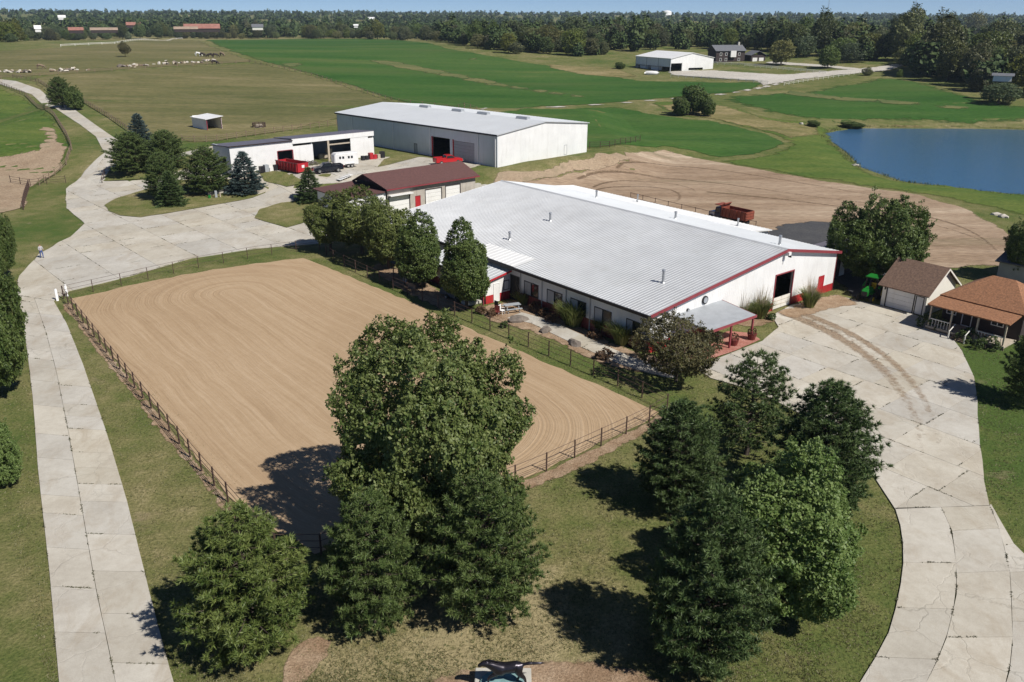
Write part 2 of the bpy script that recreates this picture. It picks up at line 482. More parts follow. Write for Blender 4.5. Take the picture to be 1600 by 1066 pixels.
    M['red_x'] = ribbed('red_ribbed_wainscot_across', (0.42, 0.025, 0.03), 'X', 0.3, var=0.15)
    M['red_shade_y'] = ribbed('red_ribbed_wainscot_shaded', (0.15, 0.018, 0.02), 'Y', 0.3, var=0.15)  # same red wainscot darkened, the long side's shade put into its colour
    M['roofmetal'] = plain('galvanised_roof', (0.53, 0.54, 0.55), 0.42, 0.09, 0.25, metal=0.25, spec=0.5, dirt=(0.36, 0.35, 0.33), dirt_amt=0.3)
    M['roofmetal2'] = plain('pale_metal_roof', (0.58, 0.60, 0.615), 0.45, 0.05, 0.2, metal=0.1, spec=0.5, dirt=(0.5, 0.48, 0.45), dirt_amt=0.2)
    M['roofwhite'] = plain('white_metal_roof', (0.74, 0.74, 0.73), 0.45, 0.05, 0.3)
    M['white'] = plain('white_paint', (0.75, 0.745, 0.73), 0.55, 0.05, 0.8, dirt=(0.4, 0.37, 0.32), dirt_amt=0.25)
    M['red'] = plain('red_paint', (0.40, 0.022, 0.03), 0.5, 0.12, 1.0)
    M['redtrim'] = plain('faded_red_trim', (0.24, 0.045, 0.055), 0.5, 0.12, 1.0)
    M['maroon'] = plain('maroon_shingles', (0.108, 0.052, 0.047), 0.85, 0.2, 3.0, bump=0.4, bscale=12)
    M['brownroof'] = plain('brown_shingles', (0.15, 0.095, 0.068), 0.9, 0.35, 5.0, bump=0.5, bscale=9)
    M['rustroof'] = plain('rust_brown_shingles', (0.26, 0.125, 0.065), 0.9, 0.4, 6.0, bump=0.5, bscale=9)
    M['darkroof'] = plain('dark_metal_roof', (0.13, 0.12, 0.14), 0.5, 0.15, 0.5)
    M['greyroof'] = plain('grey_shingles', (0.13, 0.135, 0.15), 0.85, 0.2, 2.0)
    M['block'] = plain('stained_concrete_block', (0.42, 0.385, 0.34), 0.9, 0.16, 0.9, bump=0.4, bscale=6, dirt=(0.2, 0.17, 0.14), dirt_amt=0.55)
    M['dark'] = plain('dark_interior', (0.02, 0.019, 0.018), 0.9, 0.2)
    M['glass'] = plain('window_glass', (0.02, 0.025, 0.03), 0.08, 0.1, spec=0.6)
    M['black'] = plain('black_trim', (0.018, 0.017, 0.02), 0.5, 0.2)
    M['grey'] = plain('grey_paint', (0.34, 0.36, 0.38), 0.55, 0.1)
    M['steel'] = plain('galvanised_steel', (0.42, 0.43, 0.44), 0.4, 0.15, 3, metal=0.6)
    M['rust'] = plain('rusted_pipe', (0.075, 0.045, 0.036), 0.75, 0.35, 4)
    M['wood'] = plain('weathered_wood', (0.21, 0.155, 0.105), 0.9, 0.3, 4)
    M['palewood'] = plain('bleached_wood', (0.42, 0.36, 0.28), 0.9, 0.2, 4)
    M['whitepost'] = plain('white_fence_paint', (0.72, 0.7, 0.64), 0.6, 0.1, 3)
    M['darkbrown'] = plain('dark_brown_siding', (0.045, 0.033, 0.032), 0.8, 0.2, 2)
    M['cream'] = plain('cream_siding', (0.72, 0.69, 0.62), 0.6, 0.05, 1.0)
    M['brick'] = plain('red_brick_paving', (0.34, 0.135, 0.10), 0.9, 0.3, 5, bump=0.4, bscale=8)
    M['rock'] = plain('limestone_boulder', (0.16, 0.135, 0.115), 0.95, 0.35, 2.0, bump=0.8, bscale=5)
    M['palerock'] = plain('pale_rubble', (0.5, 0.46, 0.4), 0.95, 0.25, 2.0, bump=0.6, bscale=5)
    M['bark'] = plain('tree_bark', (0.075, 0.058, 0.045), 0.95, 0.35, 4, bump=0.8, bscale=14)
    M['palebark'] = plain('grey_bark', (0.13, 0.115, 0.1), 0.95, 0.3, 4, bump=0.8, bscale=14)
    # vehicles
    M['carred'] = plain('glossy_red_paint', (0.45, 0.012, 0.018), 0.25, 0.08, 1, spec=0.6)
    M['carblack'] = plain('glossy_black_paint', (0.013, 0.015, 0.022), 0.2, 0.1, 1, spec=0.6)
    M['orange'] = plain('rusty_orange_paint', (0.23, 0.06, 0.035), 0.6, 0.3, 1.2, dirt=(0.09, 0.045, 0.03), dirt_amt=0.6)
    M['navy'] = plain('navy_paint', (0.03, 0.045, 0.09), 0.35, 0.1)
    M['green'] = plain('tractor_green', (0.015, 0.17, 0.025), 0.35, 0.12)
    M['yellow'] = plain('tractor_yellow', (0.62, 0.44, 0.02), 0.4, 0.1)
    M['rubber'] = plain('tyre_rubber', (0.022, 0.021, 0.02), 0.9, 0.3, 5)
    M['chrome'] = plain('bright_metal', (0.6, 0.6, 0.6), 0.25, 0.1, metal=0.8)
    M['bronze'] = plain('dark_bronze', (0.04, 0.036, 0.045), 0.32, 0.35, 3, metal=0.7, spec=0.6)
    M['verdigris'] = plain('green_patina_slab', (0.2, 0.33, 0.33), 0.7, 0.25, 2.5, bump=0.4)
    M['stone'] = plain('pale_stone', (0.46, 0.44, 0.39), 0.85, 0.15, 2, bump=0.3)
    M['denim'] = plain('blue_denim', (0.06, 0.10, 0.26), 0.9, 0.2, 6)
    M['shirt'] = plain('pale_shirt', (0.40, 0.39, 0.41), 0.9, 0.1, 6)
    M['skin'] = plain('skin', (0.45, 0.26, 0.18), 0.6, 0.05)
    M['hair'] = plain('dark_hair', (0.03, 0.02, 0.015), 0.7, 0.2)
    M['tarp'] = plain('dark_blue_tarp', (0.03, 0.045, 0.055), 0.5, 0.3, 2)
    M['terracotta'] = plain('dark_red_planter', (0.16, 0.03, 0.025), 0.7, 0.2)
    # foliage
    M['leaf_maple'] = leaf_mat('maple_leaves', (0.048, 0.084, 0.018), (0.110, 0.160, 0.040), (0.22, 0.250, 0.085), transl=0.38)
    M['leaf_bright'] = leaf_mat('bright_green_leaves', (0.058, 0.112, 0.022), (0.125, 0.200, 0.046), (0.22, 0.285, 0.095), transl=0.38)
    M['leaf_dark'] = leaf_mat('dark_green_leaves', (0.030, 0.060, 0.013), (0.070, 0.116, 0.026), (0.145, 0.185, 0.052), transl=0.3)
    M['leaf_row'] = leaf_mat('shade_tree_leaves', (0.046, 0.076, 0.016), (0.100, 0.135, 0.032), (0.195, 0.22, 0.066), transl=0.3)
    M['leaf_crab'] = leaf_mat('sparse_bronze_leaves', (0.034, 0.038, 0.013), (0.075, 0.074, 0.027), (0.14, 0.12, 0.05))
    M['needle'] = leaf_mat('pine_needles', (0.030, 0.064, 0.015), (0.072, 0.120, 0.030), (0.155, 0.195, 0.064), transl=0.15)
    M['needle_y'] = leaf_mat('yellowing_pine_needles', (0.040, 0.074, 0.014), (0.090, 0.138, 0.030), (0.18, 0.21, 0.060), transl=0.15)
    M['needle_d'] = leaf_mat('dark_pine_needles', (0.024, 0.054, 0.016), (0.056, 0.100, 0.030), (0.125, 0.17, 0.060), transl=0.12)
    M['needle_b'] = leaf_mat('blue_spruce_needles', (0.030, 0.056, 0.052), (0.056, 0.090, 0.084), (0.10, 0.14, 0.13), transl=0.1)
    M['leaf_wood'] = leaf_mat('woodland_leaves', (0.040, 0.068, 0.018), (0.082, 0.118, 0.030), (0.15, 0.18, 0.052), hue=0.09, transl=0.3)
    M['grassleaf'] = leaf_mat('tall_grass_blades', (0.09, 0.14, 0.03), (0.17, 0.22, 0.06), (0.30, 0.31, 0.12), transl=0.35)
    M['plume'] = leaf_mat('dry_grass_plumes', (0.22, 0.17, 0.11), (0.34, 0.28, 0.2), (0.48, 0.42, 0.33), transl=0.3)
    M['shrub'] = leaf_mat('shrub_leaves', (0.02, 0.045, 0.01), (0.045, 0.08, 0.018), (0.09, 0.12, 0.03))
    M['redshrub'] = leaf_mat('russet_shrub_leaves', (0.06, 0.03, 0.016), (0.11, 0.06, 0.03), (0.18, 0.11, 0.06))
mk()

# ------------------------------------------------------------------ land
RNG = np.random.default_rng(7)
def rough_edge(poly, step, amp, seed=0):
    """subdivide a polygon's edges and let them wander a little, as ground edges do"""
    r = np.random.default_rng(seed)
    out = []
    n = len(poly)
    for i in range(n):
        a, b = np.array(poly[i][:2]), np.array(poly[(i + 1) % n][:2])
        L = np.linalg.norm(b - a); k = max(1, int(L / step))
        nrm = np.array([-(b - a)[1], (b - a)[0]]) / (L + 1e-9)
        for j in range(k):
            p = a + (b - a) * j / k
            out.append(tuple(p + nrm * r.normal(0, amp) * (1 if j else 0.3)))
    return out
def clip_cell(poly, x0, x1, y0, y1):
    for ax, lim, sg in ((0, x0, 1), (0, x1, -1), (1, y0, 1), (1, y1, -1)):
        out = []
        for i in range(len(poly)):
            a, b = poly[i - 1], poly[i]
            ia, ib = (a[ax] - lim) * sg >= 0, (b[ax] - lim) * sg >= 0
            if ia != ib:
                t = (lim - a[ax]) / (b[ax] - a[ax])
                out.append((a[0] + (b[0] - a[0]) * t, a[1] + (b[1] - a[1]) * t))
            if ib: out.append(b)
        poly = out
        if len(poly) < 3: return []
    return poly
def breaks(a, b, near, far):
    """cell limits: fine close to the yard, coarser away from it"""
    xs = [a]
    while xs[-1] < b:
        q = abs(xs[-1])
        xs.append(xs[-1] + (near if q < 215 else far))
    xs[-1] = b
    return xs
def sheet(name, poly, mat, off, near=3.0, far=9.0, parent=None, kind='structure', frame=None, fade=1.0):
    """land-cover sheet draped over the terrain; frame=(origin, bearing) gives the object its own axes"""
    poly = [(p[0], p[1]) for p in poly]
    xs = [p[0] for p in poly]; ys = [p[1] for p in poly]
    bx, by = breaks(min(xs), max(xs), near, far), breaks(min(ys), max(ys), near, far)
    cx = (np.array(bx[:-1]) + np.array(bx[1:])) / 2; cy = (np.array(by[:-1]) + np.array(by[1:])) / 2
    CX, CY = np.meshgrid(cx, cy)
    SD = sdf(poly, CX, CY)
    idx, V, F = {}, [], []
    def vid(p):
        k = (round(p[0], 3), round(p[1], 3))
        if k not in idx: idx[k] = len(V); V.append(k)
        return idx[k]
    for j in range(len(cy)):
        for i in range(len(cx)):
            dg = 0.51 * math.hypot(bx[i + 1] - bx[i], by[j + 1] - by[j])
            if SD[j, i] > dg: continue
            if SD[j, i] < -dg: c = [(bx[i], by[j]), (bx[i + 1], by[j]), (bx[i + 1], by[j + 1]), (bx[i], by[j + 1])]
            else: c = clip_cell(poly, bx[i], bx[i + 1], by[j], by[j + 1])
            f = []
            for p in c:
                k = vid(p)
                if k not in f: f.append(k)
            if len(f) >= 3: F.append(f)
    A = np.array(V)
    Z = H(A[:, 0], A[:, 1]) + off
    P3 = np.column_stack([A, Z])
    mb = MB(); mb.v = [tuple(p) for p in P3]; mb.f = [tuple(f) for f in F]; mb.mi = [0] * len(F)
    o = None
    if frame:
        org, a = frame
        Mx = Matrix.Translation((org[0], org[1], 0)) @ Matrix.Rotation(math.radians(90 - a), 4, 'Z')
        inv = Mx.inverted()
        mb.v = [tuple(inv @ Vector(p)) for p in mb.v]
        o = mb.build(name, mat, parent)
        o.matrix_world = Mx
    else:
        o = mb.build(name, mat, parent)
    bm = bmesh.new(); bm.from_mesh(o.data)
    bmesh.ops.recalc_face_normals(bm, faces=bm.faces)
    if sum(f.normal.z for f in bm.faces) < 0: bmesh.ops.reverse_faces(bm, faces=bm.faces)
    bm.to_mesh(o.data); bm.free()
    wv = np.array(V)
    cv = np.clip(-sdf(poly, wv[:, 0], wv[:, 1]) / fade, 0, 1).astype(np.float32)
    if len(o.data.vertices) == len(cv):
        ca = o.data.attributes.new('cover', 'FLOAT', 'POINT'); ca.data.foreach_set('value', cv)
    if kind: o['kind'] = kind
    return o

# the ground: one sheet out to the horizon
def axis_breaks(lo, hi, near_lo, near_hi):
    xs = list(np.arange(near_lo, near_hi + 0.1, 1.5))
    s = 1.5; a = xs[-1]
    while a < hi:
        s = min(s * 1.09, 6.0) if a < 1000 else s * 1.12
        a += s; xs.append(a)
    s = 1.5; a = xs[0]
    while a > lo:
        s = min(s * 1.09, 6.0) if a > -900 else s * 1.12
        a -= s; xs.insert(0, a)
    return np.array(xs)
gx = axis_breaks(-5200, 5200, -90, 105)
gy = axis_breaks(-60, 6000, 25, 205)
GX, GY = np.meshgrid(gx, gy)
GZ = H(GX, GY)
nx, ny = len(gx), len(gy)
ii = (np.arange(ny - 1)[:, None] * nx + np.arange(nx - 1)[None, :]).ravel()
gm = np_mesh('ground', np.column_stack([GX.ravel(), GY.ravel(), GZ.ravel()]), np.column_stack([ii, ii + 1, ii + nx + 1, ii + nx]), MAT['lawn'])
dry = np.full(GX.shape, -0.02)
def blob(cx, cy, rad, amt):
    global dry
    dry += amt * np.exp(-(((GX - cx) ** 2 + (GY - cy) ** 2) / rad ** 2))
for px_, py_, rad, amt in ((1580, 680, 14, -0.13), (1550, 580, 8, -0.10), (210, 640, 7, -0.04), (300, 780, 6, -0.03), (20, 900, 9, 0.03), (650, 1030, 9, 0.08), (850, 900, 7, 0.05),
                           (1250, 1020, 9, -0.02), (1390, 900, 6, -0.04), (900, 1000, 6, 0.06), (560, 1050, 5, 0.07), (250, 800, 3, 0.05), (190, 640, 2.5, 0.04), (1330, 950, 3, 0.05), (220, 330, 9, -0.07), (90, 350, 9, -0.10), (60, 170, 30, -0.08), (130, 230, 20, -0.05), (440, 330, 10, 0.02), (870, 560, 6, -0.06)):
    c = GT(px_, py_); blob(c[0], c[1], rad, amt)
far = S((np.hypot(GX, GY) - 500) / 500)
dry = dry * (1 - far) + (0.07 * np.sin(GX / 210.0) * np.sin(GY / 160.0 + GX / 400.0) - 0.02) * far
at = gm.attributes.new('dryness', 'FLOAT', 'POINT')
at.data.foreach_set('value', dry.astype(np.float32).ravel())
gm.polygons.foreach_set('use_smooth', [True] * len(gm.polygons))
tag(obj('ground', gm), kind='structure')

# pond
mb = MB(); wp = [(p[0] * 1.0, p[1]) for p in POND]
cxp, cyp = sum(p[0] for p in wp) / len(wp), sum(p[1] for p in wp) / len(wp)
wp = [(cxp + (x - cxp) * 1.06, cyp + (y - cyp) * 1.11) for x, y in wp]
mb.add([(x, y, POND_Z) for x, y in wp], [tuple(range(len(wp)))])
o = mb.build('pond', MAT['water']); tag(o, kind='structure')
if o.data.polygons[0].normal.z < 0: o.data.flip_normals()

# fields and bare ground
def land(name, px, mat, off, step=6.0, amp=0.5, near=3.0, far=9.0, seed=1, **kw):
    kw.setdefault('fade', max(0.5, step * 0.45))
    return sheet(name, rough_edge(GTs(px), step, amp, seed), MAT[mat], off, near, far, **kw)
land('pasture', [(40, 126), (130, 163), (205, 207), (300, 224), (345, 222), (500, 192), (530, 186), (640, 165), (620, 159), (560, 141), (500, 121), (440, 106), (400, 96), (390, 100), (300, 103), (200, 110), (120, 114), (60, 120)], 'pasture', 0.05, 8, 0.8)
land('pasture', [(-40, 126), (0, 122), (60, 119), (200, 109), (390, 98), (398, 94), (368, 85), (332, 73), (304, 63), (270, 62), (180, 69), (90, 75), (-60, 83)], 'pasture', 0.06, 12, 1.0, seed=2)
land('pasture', [(-120, 140), (0, 137), (40, 152), (85, 182), (104, 212), (112, 232), (104, 258), (70, 285), (48, 300), (-60, 320), (-160, 300)], 'meadow', 0.05, 6, 0.4, seed=22)
land('crop_field', [(318, 62), (400, 62), (500, 61), (620, 62), (700, 76), (800, 93), (880, 106), (950, 117), (1000, 126), (1200, 129), (1180, 140), (1100, 149), (1000, 157), (930, 164), (760, 173), (640, 164), (620, 159), (560, 140), (490, 118), (440, 105), (400, 94), (365, 82), (338, 72)], 'crop', 0.09, 10, 0.9, seed=3)
land('crop_field', [(620, 175), (760, 178), (880, 171), (965, 167), (1000, 174), (1060, 184), (1110, 187), (1190, 206), (1224, 220), (1220, 232), (1180, 243), (1120, 247), (1040, 230), (930, 232), (840, 228), (700, 190)], 'crop', 0.07, 6, 0.7, seed=4)
land('crop_field', [(1135, 149), (1250, 143), (1370, 121), (1440, 124), (1500, 144), (1560, 158), (1640, 172), (1680, 190), (1600, 194), (1500, 196), (1400, 193), (1290, 193), (1200, 180), (1120, 160)], 'crop', 0.06, 6, 0.7, seed=5, fade=14)
land('meadow', [(1010, 160), (1060, 158), (1130, 163), (1200, 184), (1300, 197), (1300, 208), (1322, 240), (1370, 275), (1430, 288), (1520, 293), (1700, 300), (1720, 350), (1600, 340), (1540, 325), (1450, 306), (1340, 291), (1240, 275), (1110, 252), (1180, 245), (1222, 232), (1226, 220), (1190, 206), (1110, 186), (1060, 184)], 'meadow', 0.05, 4, 0.5, seed=6, fade=5)
land('meadow', [(1290, 192), (1400, 194), (1500, 197), (1600, 195), (1680, 190), (1700, 205), (1600, 205), (1500, 205), (1400, 202), (1300, 199)], 'weedy', 0.07, 4, 0.5, seed=61, fade=5)
land('weedy_bank', [(1030, 165), (1050, 180), (1110, 186), (1200, 207), (1226, 220), (1285, 214), (1290, 202), (1200, 186), (1130, 164), (1060, 160)], 'weedy', 0.09, 3, 0.5, seed=62, fade=5)
land('weedy_bank', [(1225, 141), (1320, 152), (1450, 161), (1570, 172), (1570, 176), (1440, 168), (1320, 159), (1222, 148)], 'thin', 0.14, 4, 0.4, seed=63, fade=4)
land('weedy_bank', [(850, 99), (900, 104), (960, 104), (985, 114), (1010, 121), (960, 122), (900, 116), (860, 108)], 'weedy', 0.14, 6, 0.8, seed=64, fade=5)
for k, pts in enumerate(([(560, 92), (620, 96), (700, 112), (800, 132), (900, 148), (960, 156), (880, 152), (790, 138), (690, 120), (600, 103)], [(430, 100), (470, 98), (482, 104), (450, 107)], [(690, 131), (735, 133), (700, 136)], [(740, 88), (758, 92), (740, 96), (725, 92)], [(555, 120), (600, 121), (580, 124)])):
    land('thin_crop_patch', pts, 'thin', 0.13, 4, 1.2, seed=70 + k, fade=7.0)
land('dirt_lot', [(752, 290), (800, 285), (930, 262), (980, 252), (975, 238), (1040, 233), (1110, 251), (1240, 274), (1340, 291), (1440, 305), (1500, 322), (1560, 350), (1600, 385), (1640, 430), (1560, 418), (1450, 418), (1330, 430), (1150, 400), (950, 330), (800, 312)], 'dirt', 0.06, 3, 0.35, near=2.0, seed=8)
land('dirt_bank', [(780, 268), (850, 262), (925, 247), (965, 238), (990, 250), (960, 262), (880, 275), (800, 290), (770, 286)], 'paddock', 0.12, 2, 0.3, near=1.5, seed=81)
land('paddock_dirt', [(62, 196), (84, 200), (104, 235), (99, 262), (62, 285), (46, 300), (44, 322), (20, 332), (-80, 345), (-90, 255), (0, 245), (58, 236), (70, 215)], 'paddock', 0.10, 3, 0.4, near=2.5, seed=9)
land('gravel_pad', [(1188, 366), (1215, 352), (1262, 346), (1330, 350), (1400, 372), (1440, 420), (1400, 470), (1330, 470), (1300, 440)], 'pad', 0.11, 2, 0.2, near=2.0, seed=10)
land('farm_track', [(735, 175), (800, 170), (880, 166.2), (960, 161.3), (1040, 154.5), (1130, 146.5), (1190, 135), (1240, 123.5), (1245, 125.5), (1196, 138.5), (1130, 149.5), (1040, 157), (960, 163.7), (880, 168.8), (800, 173), (735, 178.5)], 'gravel', 0.17, 5, 0.25, near=2.0, far=6.0, seed=11)
land('gravel_road', [(1040, 112), (1110, 110), (1220, 117), (1300, 111), (1360, 106), (1410, 99), (1418, 102), (1390, 111), (1300, 119), (1250, 125), (1190, 135), (1180, 127), (1100, 122), (1050, 118)], 'gravel', 0.2, 5, 0.3, near=3.0, far=6.0, seed=12)
land('gravel_road', [(1200, 96), (1290, 102), (1350, 108), (1345, 111), (1280, 105.5), (1195, 100)], 'gravel', 0.2, 5, 0.3, near=3.0, far=6.0, seed=13)

# riding arena sand: its own axes so that the harrow lines follow its length
AR = [GT(103, 467), GT(486, 868), GT(1036, 646)]
ar_c = ((AR[0][0] + AR[2][0]) / 2, (AR[0][1] + AR[2][1]) / 2)
AR_A = math.degrees(math.atan2(AR[1][0] - AR[0][0], AR[1][1] - AR[0][1]))
land('arena_sand', [(108, 468), (200, 447), (300, 428), (400, 412), (474, 404), (520, 422), (640, 472), (700, 500), (830, 557), (930, 600), (1030, 645), (1005, 662), (920, 702), (830, 744), (700, 790), (490, 868), (476, 855), (380, 800), (240, 632)], 'sand', 0.05, 1.2, 0.12, near=1.5, seed=14, frame=(ar_c, AR_A))
land('bare_margin', [(1034, 644), (1010, 661), (925, 702), (835, 744), (790, 760), (796, 774), (842, 762), (905, 734), (965, 702), (1022, 672), (1048, 654)], 'mulch', 0.04, 0.8, 0.1, near=0.5, seed=15, fade=0.3)
land('bare_margin', [(104, 468), (242, 640), (392, 825), (370, 822), (226, 646), (96, 478)], 'mulch', 0.04, 0.8, 0.1, near=0.5, seed=16, fade=0.3)
land('mulch_bed', [(752, 480), (775, 474), (800, 470), (812, 462), (880, 500), (950, 530), (1005, 552), (1075, 572), (1040, 590), (985, 582), (930, 566), (900, 553), (870, 536), (840, 524), (800, 512), (775, 506), (755, 497)], 'mulch', 0.05, 0.8, 0.15, near=1.2, seed=17)
land('mulch_bed', [(580, 408), (640, 425), (700, 462), (740, 482), (700, 490), (640, 462), (590, 432)], 'mulch', 0.04, 0.8, 0.15, near=1.2, seed=18)
land('mulch_bed', [(660, 1075), (690, 1050), (760, 1042), (850, 1028), (930, 1032), (1005, 1048), (1060, 1075), (1000, 1120), (700, 1120)], 'mulch', 0.04, 0.5, 0.12, near=1.0, seed=19)
land('bare_margin', [(446, 1030), (470, 1004), (500, 992), (522, 1000), (516, 1026), (492, 1050), (470, 1080), (430, 1085)], 'mulch', 0.04, 0.5, 0.12, near=0.5, seed=20, fade=0.3)
land('mulch_bed', [(1140, 497), (1165, 490), (1200, 478), (1206, 490), (1216, 502), (1180, 512), (1150, 512)], 'mulch', 0.05, 0.8, 0.1, near=1.0, seed=21)
land('sawdust_apron', [(1212, 490), (1236, 478), (1305, 460), (1335, 470), (1345, 478), (1300, 484), (1270, 494), (1232, 500)], 'mulch', 0.115, 0.8, 0.15, near=1.0, seed=23)

# ------------------------------------------------------------------ concrete drives, cast in slabs
def slab_mesh(poly, gap=0.018, thick=0.12):
    """one cast slab: polygon shrunk by the joint, top following the land, with sides"""
    n = len(poly)
    c = np.mean(np.array(poly), axis=0)
    P_ = []
    for p in poly:
        d = np.array(p) - c; L = np.linalg.norm(d) + 1e-9
        P_.append(c + d * max(0.05, (L - gap) / L))
    P_ = np.array(P_)
    z = H(P_[:, 0], P_[:, 1]) + 0.085
    v = [(x, y, q) for (x, y), q in zip(P_, z)] + [(x, y, q - thick) for (x, y), q in zip(P_, z)]
    f = [tuple(range(n))] + [(i, n + i, n + (i + 1) % n, (i + 1) % n) for i in range(n)]
    return v, f
def area2(p):
    return sum(p[i - 1][0] * p[i][1] - p[i][0] * p[i - 1][1] for i in range(len(p)))
SLAB_EDGES = []
def add_slab(poly, parent):
    if abs(area2(poly)) < 0.5: return
    if area2(poly) < 0: poly = poly[::-1]
    v, f = slab_mesh(poly)
    SLAB_EDGES.extend((poly[i - 1], poly[i]) for i in range(len(poly)))
    MB().add(v, f).build('slab', MAT['concrete'], parent)
def slab_strip(name, lines, cuts, n=60):
    """drive whose slabs follow its bends: lines = edge and joint lines (picture points), cuts per lane = slab lengths in metres"""
    root = bpy.data.objects.new(name, None); COL.objects.link(root); root['kind'] = 'structure'
    res = []
    for ln in lines:
        w = np.array(GTs(ln))[:, :2]
        s = np.concatenate([[0], np.cumsum(np.linalg.norm(np.diff(w, axis=0), axis=1))])
        res.append((w, s / s[-1], s[-1]))
    r = random.Random(len(name))
    def at(k, t):
        w, s, _ = res[k]
        return (float(np.interp(t, s, w[:, 0])), float(np.interp(t, s, w[:, 1])))
    for k in range(len(lines) - 1):
        L = (res[k][2] + res[k + 1][2]) / 2
        t = 0.0
        while t < 1:
            st = cuts * r.choice((0.6, 1.0, 1.0, 1.35)) / L
            t2 = min(1.0, t + st)
            if 1 - t2 < 0.25 * cuts / L: t2 = 1.0
            m = max(1, int((t2 - t) * L / 1.6))
            a = [at(k, t + (t2 - t) * j / m) for j in range(m + 1)]
            b = [at(k + 1, t + (t2 - t) * j / m) for j in range(m + 1)]
            add_slab(a + b[::-1], root)
            t = t2
    return root
def slab_grid(name, poly_px, ang, cell, seed=0, jig=0.0):
    """yard whose slabs lie in a straight grid, cut to the yard's outline"""
    root = bpy.data.objects.new(name, None); COL.objects.link(root); root['kind'] = 'structure'
    poly = rough_edge(GTs(poly_px), 2.5, 0.08, seed)
    u, v = bearing(ang), bearing(ang - 90)
    loc = [(p[0] * u.x + p[1] * u.y, p[0] * v.x + p[1] * v.y) for p in poly]
    xs = [p[0] for p in loc]; ys = [p[1] for p in loc]
    r = random.Random(seed)
    x = min(xs); row = 0
    while x < max(xs):
        x2 = x + cell[0]
        y = min(ys) - (cell[1] * 0.5 if row % 2 and jig else 0)
        while y < max(ys):
            y2 = y + cell[1] * (r.choice((0.75, 1, 1, 1.3)) if jig else 1)
            c = clip_cell(loc, x, x2, y, y2)
            if len(c) >= 3:
                w = [(p[0] * u.x + p[1] * v.x, p[0] * u.y + p[1] * v.y) for p in c]
                # follow the land along long edges
                q = []
                for i in range(len(w)):
                    a, b = w[i], w[(i + 1) % len(w)]
                    k = max(1, int(math.hypot(b[0] - a[0], b[1] - a[1]) / 2.2))
                    q += [(a[0] + (b[0] - a[0]) * j / k, a[1] + (b[1] - a[1]) * j / k) for j in range(k)]
                add_slab(q, root)
            y = y2
        x = x2; row += 1
    return root
slab_strip('entrance_drive', [[(100, 1130), (92, 1066), (78, 900), (60, 740), (52, 630), (44, 560), (36, 505), (24, 462)],
                              [(190, 1130), (181, 1066), (150, 920), (122, 760), (106, 670), (88, 580), (72, 520), (54, 467)],
                              [(292, 1130), (271, 1066), (240, 950), (198, 780), (168, 680), (130, 570), (104, 505), (84, 471)]], 4.2)
slab_grid('court_yard', [(22, 461), (30, 432), (60, 398), (110, 371), (132, 350), (104, 326), (103, 296), (124, 280), (150, 262), (172, 240), (196, 240), (180, 262), (164, 284), (235, 281), (300, 262), (345, 250), (400, 270), (432, 276), (470, 268), (497, 290), (502, 345), (600, 352), (640, 380), (600, 392), (560, 376), (500, 381), (400, 389), (300, 404), (200, 433), (110, 455), (84, 471), (54, 467)], 48, (5.5, 4.5), 3, 1)
slab_grid('upper_yard', [(398, 272), (430, 268), (470, 268), (497, 288), (560, 284), (600, 270), (730, 264), (752, 258), (660, 246), (588, 246), (520, 254), (440, 266)], 48, (5.0, 5.0), 4, 1)
slab_strip('farm_road', [[(110, 292), (132, 268), (163, 240), (150, 214), (125, 195), (90, 172), (50, 148), (0, 132), (-60, 125)],
                         [(150, 300), (170, 262), (190, 236), (185, 220), (150, 196), (112, 168), (62, 140), (25, 127), (-60, 118)]], 7.0)
slab_strip('access_strip', [[(240, 262), (290, 244), (340, 233), (372, 230)], [(240, 254), (290, 238), (340, 227), (372, 225)]], 6.0)
slab_grid('barn_yard', [(1398, 797), (1365, 747), (1330, 702), (1260, 652), (1180, 612), (1110, 592), (1090, 578), (1120, 562), (1190, 534), (1216, 512), (1206, 494), (1236, 478), (1305, 462), (1340, 470), (1390, 482), (1440, 496), (1482, 522), (1502, 548), (1522, 590), (1528, 650), (1535, 720), (1546, 792)], 51, (4.4, 3.7), 5, 1)
slab_strip('curved_drive', [[(1398, 795), (1410, 835), (1411, 880), (1404, 935), (1385, 1000), (1345, 1066), (1290, 1130)],
                            [(1470, 794), (1487, 830), (1494, 885), (1494, 935), (1478, 1000), (1450, 1066), (1400, 1140)],
                            [(1546, 791), (1562, 830), (1577, 890), (1580, 940), (1582, 1000), (1575, 1066), (1540, 1150)],
                            [(1548, 789), (1590, 862), (1640, 905), (1690, 950), (1720, 1010), (1730, 1080), (1730, 1160)]], 4.6)
slab_strip('garden_path', [[(792, 498), (830, 506), (870, 526), (920, 549), (985, 577), (1050, 592)], [(815, 489), (845, 497), (885, 513), (935, 536), (1000, 565), (1065, 578)]], 2.2)
land('brick_patio', [(1062, 545), (1085, 538), (1138, 519), (1172, 522), (1188, 532), (1150, 549), (1110, 563), (1075, 562)], 'brickpave', 0.12, 1.0, 0.03, near=1.0, seed=24)

